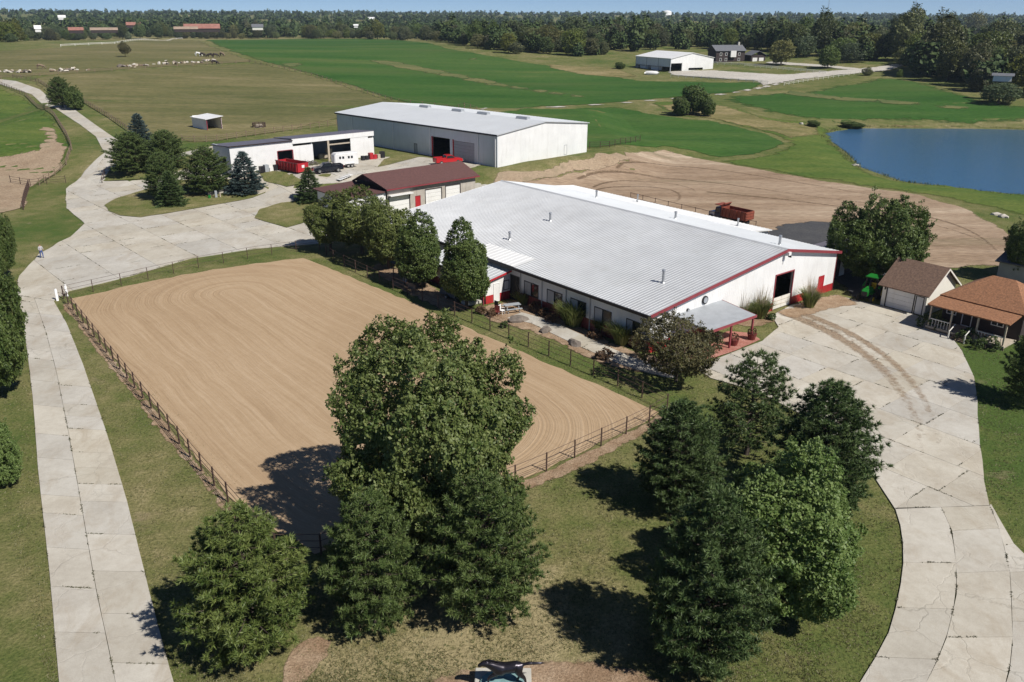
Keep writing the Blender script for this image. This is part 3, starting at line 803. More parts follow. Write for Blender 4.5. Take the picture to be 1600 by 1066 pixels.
# tyre tracks of dried mud curving out of the barn door
t = NT('dried_mud'); t.set(0.95, 0, 0.1)
v = t.coord()
at = t.n('Attribute'); at.attribute_name = 'cover'
nz = t.noise(v, 1.6, 6, 0.7)
t.color(t.ramp(t.noise(v, 5, 4), [(0.35, (0.26, 0.18, 0.115)), (0.65, (0.40, 0.30, 0.205))]))
tr = t.n('BsdfTransparent'); mx = t.n('MixShader')
t.l(t.math('MULTIPLY', t.ramp(t.math('ADD', nz, t.math('SUBTRACT', at.outputs['Fac'], 0.5)), [(0.40, 0.0), (0.72, 1.0)]), 0.6), mx.inputs[0])
t.l(tr.outputs[0], mx.inputs[1]); t.l(t.b.outputs[0], mx.inputs[2]); t.l(mx.outputs[0], t.out.inputs[0])
MAT['mud'] = t.m
def ribbon(name, px, width, c0, c1, off, mat='mud'):
    w = np.array(GTs(px))[:, :2]
    s = np.concatenate([[0], np.cumsum(np.linalg.norm(np.diff(w, axis=0), axis=1))])
    n = 60; tt = np.linspace(0, s[-1], n)
    k = np.polyfit(s, w[:, 0], 4), np.polyfit(s, w[:, 1], 4)
    X, Y = np.polyval(k[0], tt), np.polyval(k[1], tt)
    dx, dy = np.gradient(X), np.gradient(Y); L = np.hypot(dx, dy)
    nxn, nyn = -dy / L, dx / L
    V, cov = [], []
    m = 9
    for i in range(n):
        for j in range(m):
            e = (j / (m - 1) - 0.5) * width
            x, y = X[i] + nxn[i] * e, Y[i] + nyn[i] * e
            V.append((x, y, h1(x, y) + off))
            f = c0 + (c1 - c0) * i / (n - 1)
            cov.append(f - 0.9 * abs(j / (m - 1) - 0.5) ** 2 * 4 * 0.6 - (0.5 if i in (0, n - 1) else 0))
    F = [(i * m + j, i * m + j + 1, (i + 1) * m + j + 1, (i + 1) * m + j) for i in range(n - 1) for j in range(m - 1)]
    me = np_mesh(name, V, F, MAT[mat])
    a = me.attributes.new('cover', 'FLOAT', 'POINT'); a.data.foreach_set('value', np.array(cov, np.float32))
    return tag(obj(name, me), kind='structure')
ribbon('mud_track', [(1218, 488), (1262, 504), (1312, 530), (1360, 563), (1398, 600), (1425, 640), (1438, 690), (1442, 760)], 1.6, 1.0, 0.25, 0.094)
ribbon('mud_track', [(1230, 484), (1280, 500), (1335, 527), (1385, 560), (1428, 602), (1452, 645), (1466, 690), (1474, 760)], 1.3, 1.0, 0.25, 0.098)
ribbon('mud_track', [(1225, 486), (1300, 515), (1375, 565), (1420, 620), (1440, 680), (1445, 760)], 5.0, 0.55, 0.2, 0.102)
ribbon('mud_track', [(60, 440), (110, 415), (180, 395), (260, 380), (340, 370), (430, 355)], 5.0, 0.25, 0.2, 0.1)
MAT['graded'] = MAT['mud'].copy()
for nd in MAT['graded'].node_tree.nodes:
    if nd.type == 'VALTORGB' and len(nd.color_ramp.elements) == 2 and nd.color_ramp.elements[0].color[0] > 0.2:
        nd.color_ramp.elements[0].color = (0.13, 0.085, 0.052, 1); nd.color_ramp.elements[1].color = (0.2, 0.14, 0.09, 1)
for k, (px, wd) in enumerate((([(930, 300), (990, 292), (1040, 296), (1062, 306), (1050, 318)], 1.2), ([(925, 294), (1000, 284), (1060, 290), (1085, 302)], 1.0), ([(900, 283), (1000, 273), (1120, 287), (1250, 305), (1380, 320)], 1.4), ([(960, 268), (1080, 262), (1200, 278), (1330, 300), (1460, 325)], 1.2), ([(1100, 300), (1200, 310), (1320, 325), (1450, 350), (1540, 380)], 1.3), ([(1400, 330), (1470, 345), (1530, 370), (1560, 395)], 1.0))):
    ribbon('grading_track', px, wd, 0.75, 0.5, 0.10, 'graded')
# grass islands kerbed into the yard
def island(pts, seed):
    w = rough_edge(GTs(pts), 1.5, 0.08, seed)
    o = sheet('grass_island', w, MAT['lawn'], 0.16, 1.5, 5)
    return o
island([(163, 322), (180, 312), (228, 297), (262, 284), (330, 280), (400, 284), (421, 295), (414, 303), (350, 319), (270, 333), (220, 341), (188, 338), (170, 331)], 31)
island([(398, 342), (406, 328), (440, 318), (500, 310), (508, 338), (470, 351), (448, 357), (424, 350)], 32)
island([(406, 272), (425, 268), (447, 272), (474, 284), (466, 289), (448, 293), (413, 284)], 33)
island([(600, 250), (630, 240), (655, 246), (610, 258), (590, 262)], 34)
island([(160, 284), (172, 266), (205, 262), (240, 264), (236, 279)], 35)

# ------------------------------------------------------------------ tree builders
def norm(a):
    return a / (np.linalg.norm(a, axis=-1, keepdims=True) + 1e-9)
def sph(r, n):
    return norm(r.normal(size=(n, 3)))
def leaves(r, pos, nrm, size, asp=0.62):
    """folded diamond leaves: 4 corners, 2 triangles as one bent quad each"""
    n = len(pos)
    t = norm(np.cross(nrm, sph(r, n)))
    b = np.cross(nrm, t)
    s = size * r.uniform(0.6, 1.4, (n, 1))
    fold = nrm * s * 0.22
    A = pos - t * s; B = pos + b * s * asp - fold; C = pos + t * s; D = pos - b * s * asp - fold
    V = np.stack([A, B, C, D], 1).reshape(-1, 3)
    k = np.arange(n)[:, None] * 4
    F = np.concatenate([k + np.array([[0, 1, 2]]), k + np.array([[0, 2, 3]])], 0)
    return V, F
def lobes_for(r, w, ch, n, low=0.25, spread=0.66, lr=(0.26, 0.42)):
    """crown made of overlapping boughs; returns centres (relative to crown centre) and radii"""
    g = (1 + 5 ** 0.5) / 2
    C, R = [np.zeros(3)], [0.55 * min(w / 2, ch / 2)]
    for i in range(n):
        z = 1 - 2 * (i + 0.5) / n
        t = 2 * math.pi * i / g + r.uniform(-0.4, 0.4)
        q = math.sqrt(max(0, 1 - z * z))
        d = np.array([q * math.cos(t), q * math.sin(t), z]) * spread * r.uniform(0.82, 1.14)
        C.append(d * np.array([w / 2, w / 2, ch / 2])); R.append(w / 2 * r.uniform(*lr))
    return np.array(C), np.array(R)
def crown_cloud(r, C, R, n, size, up=0.35, shell=(0.72, 1.08), per=14):
    """leaves in small sprays on the surface of the boughs, so that gaps and clumps show"""
    nc = n // per
    p = R ** 2 / np.sum(R ** 2)
    k = r.choice(len(R), nc, p=p)
    out = norm(C[k] + 1e-6)
    d = norm(sph(r, nc) + out * 0.55 + np.array([0, 0, up]))
    pos = C[k] + d * (R[k] * r.uniform(shell[0], shell[1] + 0.08, nc))[:, None]
    keep = np.ones(nc, bool)
    for c, q in zip(C, R):
        keep &= np.linalg.norm(pos - c, axis=1) > q * 0.66
    pos, d = pos[keep], d[keep]
    pos = np.repeat(pos, per, 0); d = np.repeat(d, per, 0)
    sp = sph(r, len(pos)) * (r.uniform(0, 1, (len(pos), 1)) ** 0.5) * size * 2.3
    sp -= d * np.sum(sp * d, 1, keepdims=True) * 0.4
    pos = pos + sp
    nrm = norm(d * 0.7 + norm(sp) * 0.55 + sph(r, len(pos)) * 0.9 + np.array([0, 0, 0.35]))
    return leaves(r, pos, nrm, size)
def trunk_tubes(r, h, rad, crown_z, targets, forks=0.35):
    mb = MB()
    bend = r.normal(0, 0.02 * h, 2)
    top = (bend[0], bend[1], crown_z)
    mb.tube([(0, 0, -0.3), (0, 0, 0.15), (bend[0] * 0.4, bend[1] * 0.4, crown_z * 0.5), top], [rad * 1.5, rad * 1.12, rad * 0.85, rad * 0.5], 8)
    for tgt in targets:
        s = r.uniform(forks, 0.85)
        a = np.array([bend[0] * s, bend[1] * s, crown_z * s])
        b = np.array(tgt); m = a * 0.45 + b * 0.55 + np.array([0, 0, -0.06 * h])
        mb.tube([a, m, b], [rad * 0.42, rad * 0.26, rad * 0.08], 5, cap=False)
    return mb
PROTO = {}
SHAPES = {'egg': ((0, .42), (.1, .74), (.25, .96), (.4, 1.0), (.6, .88), (.78, .64), (.92, .36), (1, .06)),
          'round': ((0, .40), (.12, .76), (.3, .97), (.5, 1.0), (.7, .90), (.86, .64), (.95, .38), (1, .10)),
          'flame': ((0, .50), (.12, .84), (.3, 1.0), (.5, .93), (.7, .72), (.86, .45), (.95, .25), (1, .05)),
          'flat': ((0, .35), (.15, .8), (.35, 1.0), (.6, .95), (.8, .72), (.93, .42), (1, .12))}
def crown_fill(r, w, ch, shape, n, size, per=12, bumps=46, amp=0.24):
    """one continuous crown: small leaf sprays over an uneven surface and through the depth behind it"""
    nc = n // per
    prof = np.array(SHAPES[shape])
    t = r.uniform(0, 1, nc * 3)
    f = np.interp(t, prof[:, 0], prof[:, 1])
    pick = r.uniform(0, 1, nc * 3) < (0.25 + 0.75 * f)
    t, f = t[pick][:nc], f[pick][:nc]
    nc = len(t)
    az = r.uniform(0, 6.2832, nc)
    # boughs, sprays and hollows: bumps of three sizes over the surface
    p0 = np.column_stack([np.cos(az) * w / 2 * f, np.sin(az) * w / 2 * f, (t - 0.5) * ch])
    disp = np.zeros(nc)
    for m, lo, hi, am, neg in ((bumps // 2, 0.09, 0.16, amp, 0.45), (bumps * 2, 0.04, 0.075, amp * 0.75, 0.5), (bumps * 5, 0.016, 0.032, amp * 0.62, 0.5)):
        cen = p0[r.choice(nc, m)]
        sg = w * r.uniform(lo, hi, m); av = np.where(r.uniform(0, 1, m) < neg, -1, 1) * r.uniform(0.4, 1.0, m) * am
        for c, q, a in zip(cen, sg, av):
            disp += a * np.exp(-np.sum((p0 - c) ** 2, 1) / (2 * q * q))
    disp = np.clip(disp, -0.42, 0.30)
    dep = np.where(r.uniform(0, 1, nc) < 0.75, 1 - np.abs(r.normal(0, 0.05, nc)), r.uniform(0.4, 0.92, nc))
    keepc = (disp > -0.10) | (r.uniform(0, 1, nc) < 0.35)
    t, az, disp, dep, p0 = t[keepc], az[keepc], disp[keepc], dep[keepc], p0[keepc]
    nc = len(t)
    ctr = np.array([0, 0, -0.22 * ch])
    pos = ctr + (p0 - ctr) * ((1 + disp) * dep)[:, None]
    slope = np.gradient(prof[:, 1], prof[:, 0])
    sl = np.interp(t, prof[:, 0], slope) * (w / 2 / ch)
    d = norm(np.column_stack([np.cos(az), np.sin(az), -sl]))
    pos = np.repeat(pos, per, 0); d = np.repeat(d, per, 0)
    sp = sph(r, len(pos)) * (r.uniform(0, 1, (len(pos), 1)) ** 0.5) * size * 2.6
    sp[:, 2] *= 0.75
    pos = pos + sp
    nrm = norm(d * 0.65 + sph(r, len(pos)) * 0.95 + np.array([0, 0, 0.45]))
    return leaves(r, pos, nrm, size)
def broad_tree(key, seed, h, w, ch, n, size, mat, shape='egg', bark='bark', limbs=22, **kw):
    """unit broad-leaved tree meshes (trunk, crown)"""
    r = np.random.default_rng(seed)
    V, F = crown_fill(r, w, ch, shape, n, size, **kw)
    cz = h - ch / 2
    V = V + np.array([0, 0, cz])
    V[:, 2] = np.maximum(V[:, 2], 0.15)
    tg = []
    for k in range(limbs):
        t = r.uniform(0.15, 0.9); a = k * 2.4
        q = w / 2 * np.interp(t, *np.array(SHAPES[shape]).T) * 0.8
        tg.append((math.cos(a) * q, math.sin(a) * q, h - ch + t * ch))
    mb = trunk_tubes(r, h, 0.018 * h + 0.05, h - ch * 0.25, tg, forks=(h - ch) / (h - ch * 0.25) * 0.9)
    h = float(np.percentile(V[:, 2], 99.9)); w = 2 * float(np.percentile(np.hypot(V[:, 0], V[:, 1]), 99.2))
    PROTO[key] = (mb.mesh('trunk', MAT[bark], True), np_mesh('crown', V, F, MAT[mat]), h, w)
def conifer(key, seed, h, w, kind, mat, whorl=0.5, per=7, tuft=0.34, dens=1.0, bare=0.04):
    """pine (upswept bottle-brush boughs) or spruce (layered drooping boughs)"""
    r = np.random.default_rng(seed)
    mb = MB()
    mb.tube([(0, 0, -0.3), (0, 0, 0.1), (0, 0, h * 0.5), (0, 0, h * 0.97)], [0.024 * h + .03, 0.02 * h + .03, 0.012 * h, 0.01], 7)
    pos, axis, scl = [], [], []
    z = h * bare + 0.25
    while z < h * 0.985:
        t = (z - h * bare) / (h - h * bare)
        if kind == 'pine': L = w / 2 * (1 - t ** 2.3) ** 0.8 * (0.74 + 0.26 * min(1, t / 0.25))
        else: L = w / 2 * (1 - t) ** 0.85 + 0.05
        nb = max(3, int(per * (0.55 + 0.45 * (1 - t))))
        a0 = r.uniform(0, 6.28)
        for k in range(nb):
            a = a0 + 6.283 * k / nb + r.normal(0, 0.18)
            l = L * r.uniform(0.78, 1.12)
            dr = np.array([math.cos(a), math.sin(a), 0])
            rise = (r.uniform(0.12, 0.42) + 0.5 * t) if kind == 'pine' else (-0.28 + 0.75 * t + r.normal(0, 0.04))
            def at(s):
                curve = (s * s * rise * l * 0.55 + s * 0.1 * l) if kind == 'pine' else (s * rise * l + 0.16 * l * s * s)
                return np.array([0, 0, z]) + dr * l * s + np.array([0, 0, curve])
            if l > 0.5: mb.tube([at(0), at(0.5), at(0.97)], [0.012 * l + 0.012, 0.008 * l + .008, 0.006], 4, cap=False)
            nt = max(2, int(l / (tuft * 0.78) * dens))
            for j in range(nt):
                s = 0.30 + 0.70 * (j + r.uniform(0, 1)) / nt
                p = at(min(s, 1.0)); fwd = norm(at(min(1, s) + 0.02) - at(min(1, s) - 0.02))
                side = np.cross(fwd, [0, 0, 1.0])
                spread = (0.10 + 0.34 * l * (1.05 - s)) if kind == 'spruce' else (0.08 + 0.26 * l * (1.1 - s))
                for q in ((-1, 1) if s < 0.92 else (0,)):
                    off = side * q * spread * r.uniform(0.3, 1.1) + np.array([0, 0, r.normal(0.04, 0.06)])
                    pos.append(p + off); scl.append(r.uniform(0.75, 1.25) * (1.0 if s > 0.45 else 0.8))
                    up = 0.75 if kind == 'pine' else 0.10
                    axis.append(norm(fwd + side * q * 0.6 + np.array([0, 0, up]) + r.normal(0, 0.15, 3)))
        z += whorl * r.uniform(0.8, 1.2) * (0.75 + 0.25 * (1 - t))
    pos.append(np.array([0, 0, h * 0.98])); axis.append(np.array([0, 0, 1.0])); scl.append(1.2)
    pos, axis, scl = np.array(pos), np.array(axis), np.array(scl)
    nn = 22 if kind == 'pine' else 18
    n = len(pos)
    P_ = np.repeat(pos, nn, 0); A_ = np.repeat(axis, nn, 0); S_ = np.repeat(scl, nn)[:, None] * tuft
    d = norm(A_ * (0.8 if kind == 'pine' else 1.0) + sph(r, n * nn) * (0.95 if kind == 'pine' else 0.8))
    if kind == 'spruce': d[:, 2] *= 0.55; d = norm(d)
    sidev = norm(np.cross(d, sph(r, n * nn)))
    L_ = S_ * r.uniform(0.7, 1.15, (n * nn, 1)); Wd = S_ * (0.10 if kind == 'pine' else 0.11)
    P_ = P_ + sph(r, n * nn) * S_ * 0.10
    V = np.stack([P_ - sidev * Wd, P_ + sidev * Wd, P_ + d * L_], 1).reshape(-1, 3)
    F = np.arange(n * nn)[:, None] * 3 + np.array([[0, 1, 2]])
    V[:, 2] = np.maximum(V[:, 2], 0.06)
    # all needles of one tuft are one island tint: join them at the shared root
    PROTO[key] = (mb.mesh('trunk', MAT['bark'], True), np_mesh('crown', V, F, MAT[mat]), h, w)
def plant_tree(key, name, label, cat, px, base, top, wpx, rot=0.0, group=None, z0=None):
    b, hh = height_to(px, base, top)
    t, c, h, w = PROTO[key]
    s = hh / h
    sx = (wpx / px_per_m((b[0], b[1], b[2] + hh * 0.5))) / w
    root = thing(name, label, cat, b, 90 - rot, group)
    root.scale = (sx, sx, s)
    obj('trunk', t, root); obj('crown', c, root)
    return root

broad_tree('maple', 11, 13.5, 12.9, 12.4, 150000, 0.115, 'leaf_maple', 'round', bumps=64, amp=0.27)
broad_tree('bright', 12, 9.5, 8.6, 9.1, 90000, 0.095, 'leaf_bright', 'flame', bumps=50, amp=0.28)
broad_tree('crab', 13, 5.8, 7.8, 4.5, 36000, 0.08, 'leaf_crab', 'flat', amp=0.34)
broad_tree('row_a', 14, 9, 7, 7.4, 40000, 0.115, 'leaf_row', 'round', bumps=36, amp=0.28)
broad_tree('row_b', 15, 9, 6, 7.7, 40000, 0.11, 'leaf_dark', 'egg', bumps=36, amp=0.2)
broad_tree('round', 16, 11, 11.5, 9.8, 80000, 0.13, 'leaf_dark', 'round', bumps=50, amp=0.28)
broad_tree('bushy', 17, 6, 5.5, 5.6, 18000, 0.13, 'leaf_dark', 'round', bumps=26, amp=0.34)
conifer('pine_a', 21, 9.0, 7.6, 'pine', 'needle', 0.44, 10, 0.30)
conifer('pine_b', 22, 9.0, 7.2, 'pine', 'needle_y', 0.44, 10, 0.31)
conifer('pine_c', 23, 9.6, 6.8, 'pine', 'needle_d', 0.40, 11, 0.30)
conifer('pine_loose', 24, 8.5, 7.2, 'pine', 'needle_d', 0.66, 8, 0.32, 0.9, bare=0.12)
conifer('spruce_b', 25, 8.5, 6.2, 'spruce', 'needle_b', 0.50, 12, 0.36, 1.3)
conifer('spruce_d', 26, 7.5, 5.5, 'spruce', 'needle_d', 0.50, 12, 0.36, 1.3)

PG = 'tall pines in the front garden'
plant_tree('maple', 'maple_tree', 'tall broad maple with yellowing top rising beside the sand arena', 'tree', 686, 850, 524, 352, 20)
plant_tree('pine_b', 'pine_tree', 'bushy pine nearest the entrance drive, in front of the arena corner', 'tree', 396, 1012, 798, 232, 10, PG)
plant_tree('pine_a', 'pine_tree', 'small sparse pine between the two bigger pines at the arena corner', 'tree', 586, 975, 770, 172, 50, PG)
plant_tree('pine_a', 'pine_tree', 'dense pine standing at the foot of the tall maple', 'tree', 757, 957, 742, 205, 130, PG)
plant_tree('pine_c', 'pine_tree', 'conical dark pine nearest the horse statue with a long shadow on the lawn', 'tree', 1094, 1040, 770, 212, 200, PG)
plant_tree('bright', 'maple_tree', 'bright green leafy tree crowded among the pines by the curved drive', 'tree', 1212, 930, 682, 268, 0)
plant_tree('pine_c', 'pine_tree', 'broad dark pine overhanging the edge of the curved drive', 'tree', 1274, 797, 598, 182, 80, PG)
plant_tree('pine_c', 'pine_tree', 'dark pine at the arena fence corner', 'tree', 1058, 792, 628, 150, 300, PG)
plant_tree('pine_loose', 'pine_tree', 'open-branched pine at the back of the clump near the barn yard', 'tree', 1166, 710, 550, 152, 150, PG)
plant_tree('crab', 'crabapple_tree', 'low round tree with bronze leaves beside the porch canopy', 'tree', 1056, 596, 490, 164, 0)
plant_tree('round', 'oak_tree', 'dark leafy tree cut by the edge beside the junction of drive and yard', 'tree', 0, 438, 318, 66, 10)
plant_tree('round', 'oak_tree', 'large tree cut by the edge overhanging the entrance drive', 'tree', -18, 622, 408, 165, 70)
plant_tree('bright', 'oak_tree', 'small light green tree at the edge of the lawn by the drive', 'tree', -14, 758, 640, 110, 140)
RG = 'shade trees between the arena and the barn'
plant_tree('row_a', 'shade_tree', 'shade tree at the yard end of the row by the arena', 'tree', 517, 392, 300, 72, 0, RG)
plant_tree('row_a', 'shade_tree', 'light leafed shade tree, second in the row from the yard', 'tree', 566, 396, 294, 104, 80, RG)
plant_tree('row_a', 'shade_tree', 'shade tree in the middle of the row by the arena', 'tree', 607, 420, 308, 88, 190, RG)
plant_tree('row_b', 'shade_tree', 'narrow dark shade tree over the picnic bench', 'tree', 655, 448, 330, 76, 40, RG)
plant_tree('row_b', 'shade_tree', 'egg-shaped dark tree beside the white and red lean-to', 'tree', 729, 482, 342, 84, 160, RG)
plant_tree('round', 'walnut_tree', 'large round tree behind the tractor and the brown-roofed garage', 'tree', 1366, 446, 303, 158, 33)
plant_tree('round', 'walnut_tree', 'dark tree cut by the edge behind the bungalow', 'tree', 1606, 440, 332, 96, 200)
plant_tree('pine_a', 'pine_tree', 'pine cut by the edge in front of the bungalow porch', 'tree', 1606, 632, 505, 100, 20)
YG = 'evergreens by the yard'
plant_tree('spruce_b', 'spruce_tree', 'blue spruce rising behind the pines at the farm road', 'tree', 222, 238, 177, 54, 0, YG)
plant_tree('pine_a', 'pine_tree', 'wide pine at the bend of the farm road', 'tree', 208, 270, 206, 80, 40, YG)
plant_tree('pine_a', 'pine_tree', 'pine just beside the blue spruce behind the island', 'tree', 262, 264, 203, 70, 100, YG)
plant_tree('pine_a', 'pine_tree', 'tall pine at the tip of the grass island', 'tree', 259, 312, 238, 66, 210, YG)
plant_tree('spruce_d', 'spruce_tree', 'small spruce in front on the grass island', 'tree', 269, 321, 268, 54, 0, YG)
plant_tree('pine_a', 'pine_tree', 'broad dark pine in the middle of the grass island', 'tree', 326, 303, 228, 84, 300, YG)
plant_tree('spruce_b', 'spruce_tree', 'conical blue spruce in front of the long shed', 'tree', 385, 301, 236, 66, 60, YG)
plant_tree('spruce_d', 'spruce_tree', 'dark spruce against the wall of the maroon-roofed workshop', 'tree', 485, 316, 262, 54, 120, YG)
plant_tree('pine_a', 'pine_tree', 'round evergreen beside the farm road in the pasture', 'tree', 98, 168, 120, 46, 0)
plant_tree('bushy', 'cedar_tree', 'low bushy tree leaning against the roadside evergreen', 'tree', 118, 172, 134, 32, 0)

# ------------------------------------------------------------------ building helpers
def part(mb, name, mat, parent, **kw):
    return mb.build(name, MAT[mat] if isinstance(mat, str) else [MAT[k] for k in mat], parent, **kw)
def ribbed_roof(name, mat, parent, p0, p1, y0, y1, pitch=0.6, th=0.12, rib=0.032):
    """sheet-metal roof plane: profile line p0->p1 in (x, z), swept along y with raised ribs running down the slope"""
    mb = MB()
    d = Vector((p1[0] - p0[0], 0, p1[1] - p0[1])); L = d.length; d.normalize()
    nrm = Vector((-d.z, 0, d.x))
    if nrm.z < 0: nrm = -nrm
    a, b = Vector((p0[0], 0, p0[1])), Vector((p1[0], 0, p1[1]))
    prof = []
    n = int((y1 - y0) / pitch)
    st = (y1 - y0) / n
    for i in range(n):
        y = y0 + i * st
        prof += [(y, 0), (y + st * 0.78, 0), (y + st * 0.84, rib), (y + st * 0.94, rib)]
    prof.append((y1, 0))
    vs = []
    for q in (a, b):
        vs += [(q.x + nrm.x * h_, y, q.z + nrm.z * h_) for y, h_ in prof]
    m = len(prof)
    fs = [(i, i + 1, m + i + 1, m + i) for i in range(m - 1)]
    mb.add(vs, fs)
    e = nrm * -th
    mb.add([tuple(Vector((a.x, y0, a.z)) - nrm * .004), tuple(Vector((b.x, y0, b.z)) - nrm * .004), tuple(Vector((b.x, y1, b.z)) - nrm * .004), tuple(Vector((a.x, y1, a.z)) - nrm * .004),
            tuple(Vector((a.x, y0, a.z)) + e), tuple(Vector((b.x, y0, b.z)) + e), tuple(Vector((b.x, y1, b.z)) + e), tuple(Vector((a.x, y1, a.z)) + e)],
           [(0, 1, 2, 3), (7, 6, 5, 4), (0, 4, 5, 1), (1, 5, 6, 2), (2, 6, 7, 3), (3, 7, 4, 0)])
    return part(mb, name, mat, parent)
def roof_plane(name, mat, parent, quad, th=0.15):
    """thick roof plane through four local corners"""
    q = [Vector(p) for p in quad]
    n = (q[1] - q[0]).cross(q[3] - q[0]).normalized()
    if n.z < 0: n = -n
    mb = MB().add([tuple(p) for p in q] + [tuple(p - n * th) for p in q], [(0, 1, 2, 3), (7, 6, 5, 4), (0, 4, 5, 1), (1, 5, 6, 2), (2, 6, 7, 3), (3, 7, 4, 0)])
    o = part(mb, name, mat, parent)
    bm = bmesh.new(); bm.from_mesh(o.data); bmesh.ops.recalc_face_normals(bm, faces=bm.faces); bm.to_mesh(o.data); bm.free()
    return o
def framed(name, axis, a0, a1, z0, z1, c, out, parent, frame_mat='black', fill_mat='glass', fw=0.09, fill='pane', mull=0):
    """window or door set in a wall plane at coordinate c, proud by a little towards 'out' (+1/-1); name > frame, pane"""
    def bx(mb, p0, p1, q0, q1, d0, d1):
        lo, hi = sorted((c + out * d0, c + out * d1))
        if axis == 'x': mb.box(p0, p1, lo, hi, q0, q1)
        else: mb.box(lo, hi, p0, p1, q0, q1)
    f = MB(); bx(f, a0 + fw, a1 - fw, z0 + fw, z1 - fw, -0.05, 0.02)
    w = part(f, name, fill_mat, parent)
    g = MB()
    bx(g, a0, a1, z0, z0 + fw, -0.06, 0.05); bx(g, a0, a1, z1 - fw, z1, -0.06, 0.05)
    bx(g, a0, a0 + fw, z0 + fw, z1 - fw, -0.06, 0.05); bx(g, a1 - fw, a1, z0 + fw, z1 - fw, -0.06, 0.05)
    for k in range(mull):
        m = a0 + (a1 - a0) * (k + 1) / (mull + 1)
        bx(g, m - fw / 2, m + fw / 2, z0 + fw, z1 - fw, -0.06, 0.04)
    part(g, 'frame', frame_mat, w)
    return w
def sectional(name, axis, a0, a1, z0, z1, c, out, parent, mat='white', n=4):
    """overhead door of n horizontal panels"""
    root = None
    st = (z1 - z0) / n
    for k in range(n):
        mb = MB(); lo, hi = sorted((c - out * 0.04, c + out * 0.015))
        q = (z0 + k * st + 0.012, z0 + (k + 1) * st - 0.012)
        if axis == 'x': mb.box(a0, a1, lo, hi, *q)
        else: mb.box(lo, hi, a0, a1, *q)
        if root is None: root = part(mb, name, mat, parent)
        else: part(mb, 'panel', mat, root)
    return root
def pipe_vent(parent, x, y, z, h=0.9, r=0.14, cap=0.2):
    mb = MB().tube([(x, y, z - 0.3), (x, y, z + h)], r, 10)
    v = part(mb, 'roof_vent', 'steel', parent)
    part(MB().tube([(x, y, z + h - 0.02), (x, y, z + h + 0.12)], [cap, cap * 0.8], 10), 'cap', 'steel', v)
    part(MB().tube([(x, y, z - 0.05), (x, y, z + 0.12)], [r * 2.0, r * 1.15], 10), 'flashing', 'steel', v)

# ------------------------------------------------------------------ the big indoor arena barn
BA = 51.0
B0 = (12.9, 72.9, 0.0)
WB, AB, ZL, ZP, ZR, LB = 31.4, 20.8, 4.0, 6.7, 4.7, 48.5
barn = thing('riding_barn', 'huge white barn with ribbed grey metal roof and red trim beside the arena', 'barn', B0, BA)
wins = [(16.0, 18.4), (12.2, 14.6), (8.6, 10.9), (5.0, 7.4), (1.2, 3.0)]
mb = MB()
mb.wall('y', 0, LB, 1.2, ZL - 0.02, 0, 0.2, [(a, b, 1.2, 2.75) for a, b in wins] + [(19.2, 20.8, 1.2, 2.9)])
part(mb, 'long_wall', 'white_shade_y', barn)
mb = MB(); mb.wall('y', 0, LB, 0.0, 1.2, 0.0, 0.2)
part(mb, 'wainscot', 'red_shade_y', barn)
mb = MB(); mb.wall('x', 0.2, WB, 0.9, ZL, 0.0, 0.2, [(19.7, 22.9, 0.9, 3.95), (28.2, 29.4, 0.9, 2.25)])
def roof_z(x): return ZL + (ZP - ZL) * x / AB if x < AB else ZP + (ZR - ZP) * (x - AB) / (WB - AB)
mb.prism([(0.2, ZL), (WB, ZL), (WB, ZR - 0.05), (AB, ZP - 0.05)], 'y', 0.0, 0.2)
part(mb, 'gable_wall', 'white_x', barn)
mb = MB(); mb.wall('x', 0.2, WB, 0.0, 0.9, 0.0, 0.2, [(19.7, 22.9, 0, 0.9), (28.2, 29.4, 0, 0.9)])
part(mb, 'wainscot', 'red_x', barn)
mb = MB(); mb.wall('x', 0, WB, 0, ZL, LB - 0.2, LB); mb.prism([(0, ZL), (WB, ZL), (WB, ZR - 0.05), (AB, ZP - 0.05)], 'y', LB - 0.2, LB)
part(mb, 'gable_wall', 'white_x', barn)
part(MB().wall('y', 0.2, LB - 0.2, 0, ZR - 0.06, WB - 0.2, WB), 'long_wall', 'white_shade_y', barn)
part(MB().box(0.2, WB - 0.2, 0.2, LB - 0.2, -0.1, 0.03), 'floor', 'paddock', barn)
s1 = (ZP - ZL) / AB; s2 = (ZR - ZP) / (WB - AB)
ribbed_roof('roof', 'roofmetal', barn, (-0.45, ZL - 0.45 * s1 + .06), (AB, ZP + .06), -0.35, LB + 0.3, 0.42)
ribbed_roof('roof', 'roofmetal2', barn, (AB, ZP + .06), (WB + 0.3, ZR + 0.3 * s2 + .06), -0.35, LB + 0.3, 0.42)
part(MB().prism([(AB - 0.35, ZP + 0.02), (AB, ZP + 0.15), (AB + 0.35, ZP + 0.02)], 'y', -0.36, LB + 0.31), 'ridge_cap', 'roofmetal', barn)
sk = ribbed_roof('skylight_panel', 'roofwhite', barn, (-0.46, ZL - 0.46 * s1 + .12), (2.6, ZL + 2.6 * s1 + .12), 19.6, 28.0, 0.7, th=0.03)
for tx0, tz0, tx1, tz1 in ((-0.45, ZL - 0.45 * s1, AB, ZP), (AB, ZP, WB + 0.3, ZR + 0.3 * s2)):
    part(MB().prism([(tx0, tz0 - 0.2), (tx1, tz1 - 0.2), (tx1, tz1 + 0.12), (tx0, tz0 + 0.12)], 'y', -0.44, -0.36), 'rake_trim', 'redtrim', barn)
part(MB().prism([(-0.62, ZL - 0.28), (-0.46, ZL - 0.28), (-0.46, ZL + 0.0), (-0.62, ZL + 0.0)], 'y', -0.3, LB + 0.2), 'gutter', 'black', barn)
part(MB().box(WB, WB + 0.06, -0.06, 0.12, 0, ZR - 0.1), 'corner_trim', 'redtrim', barn)
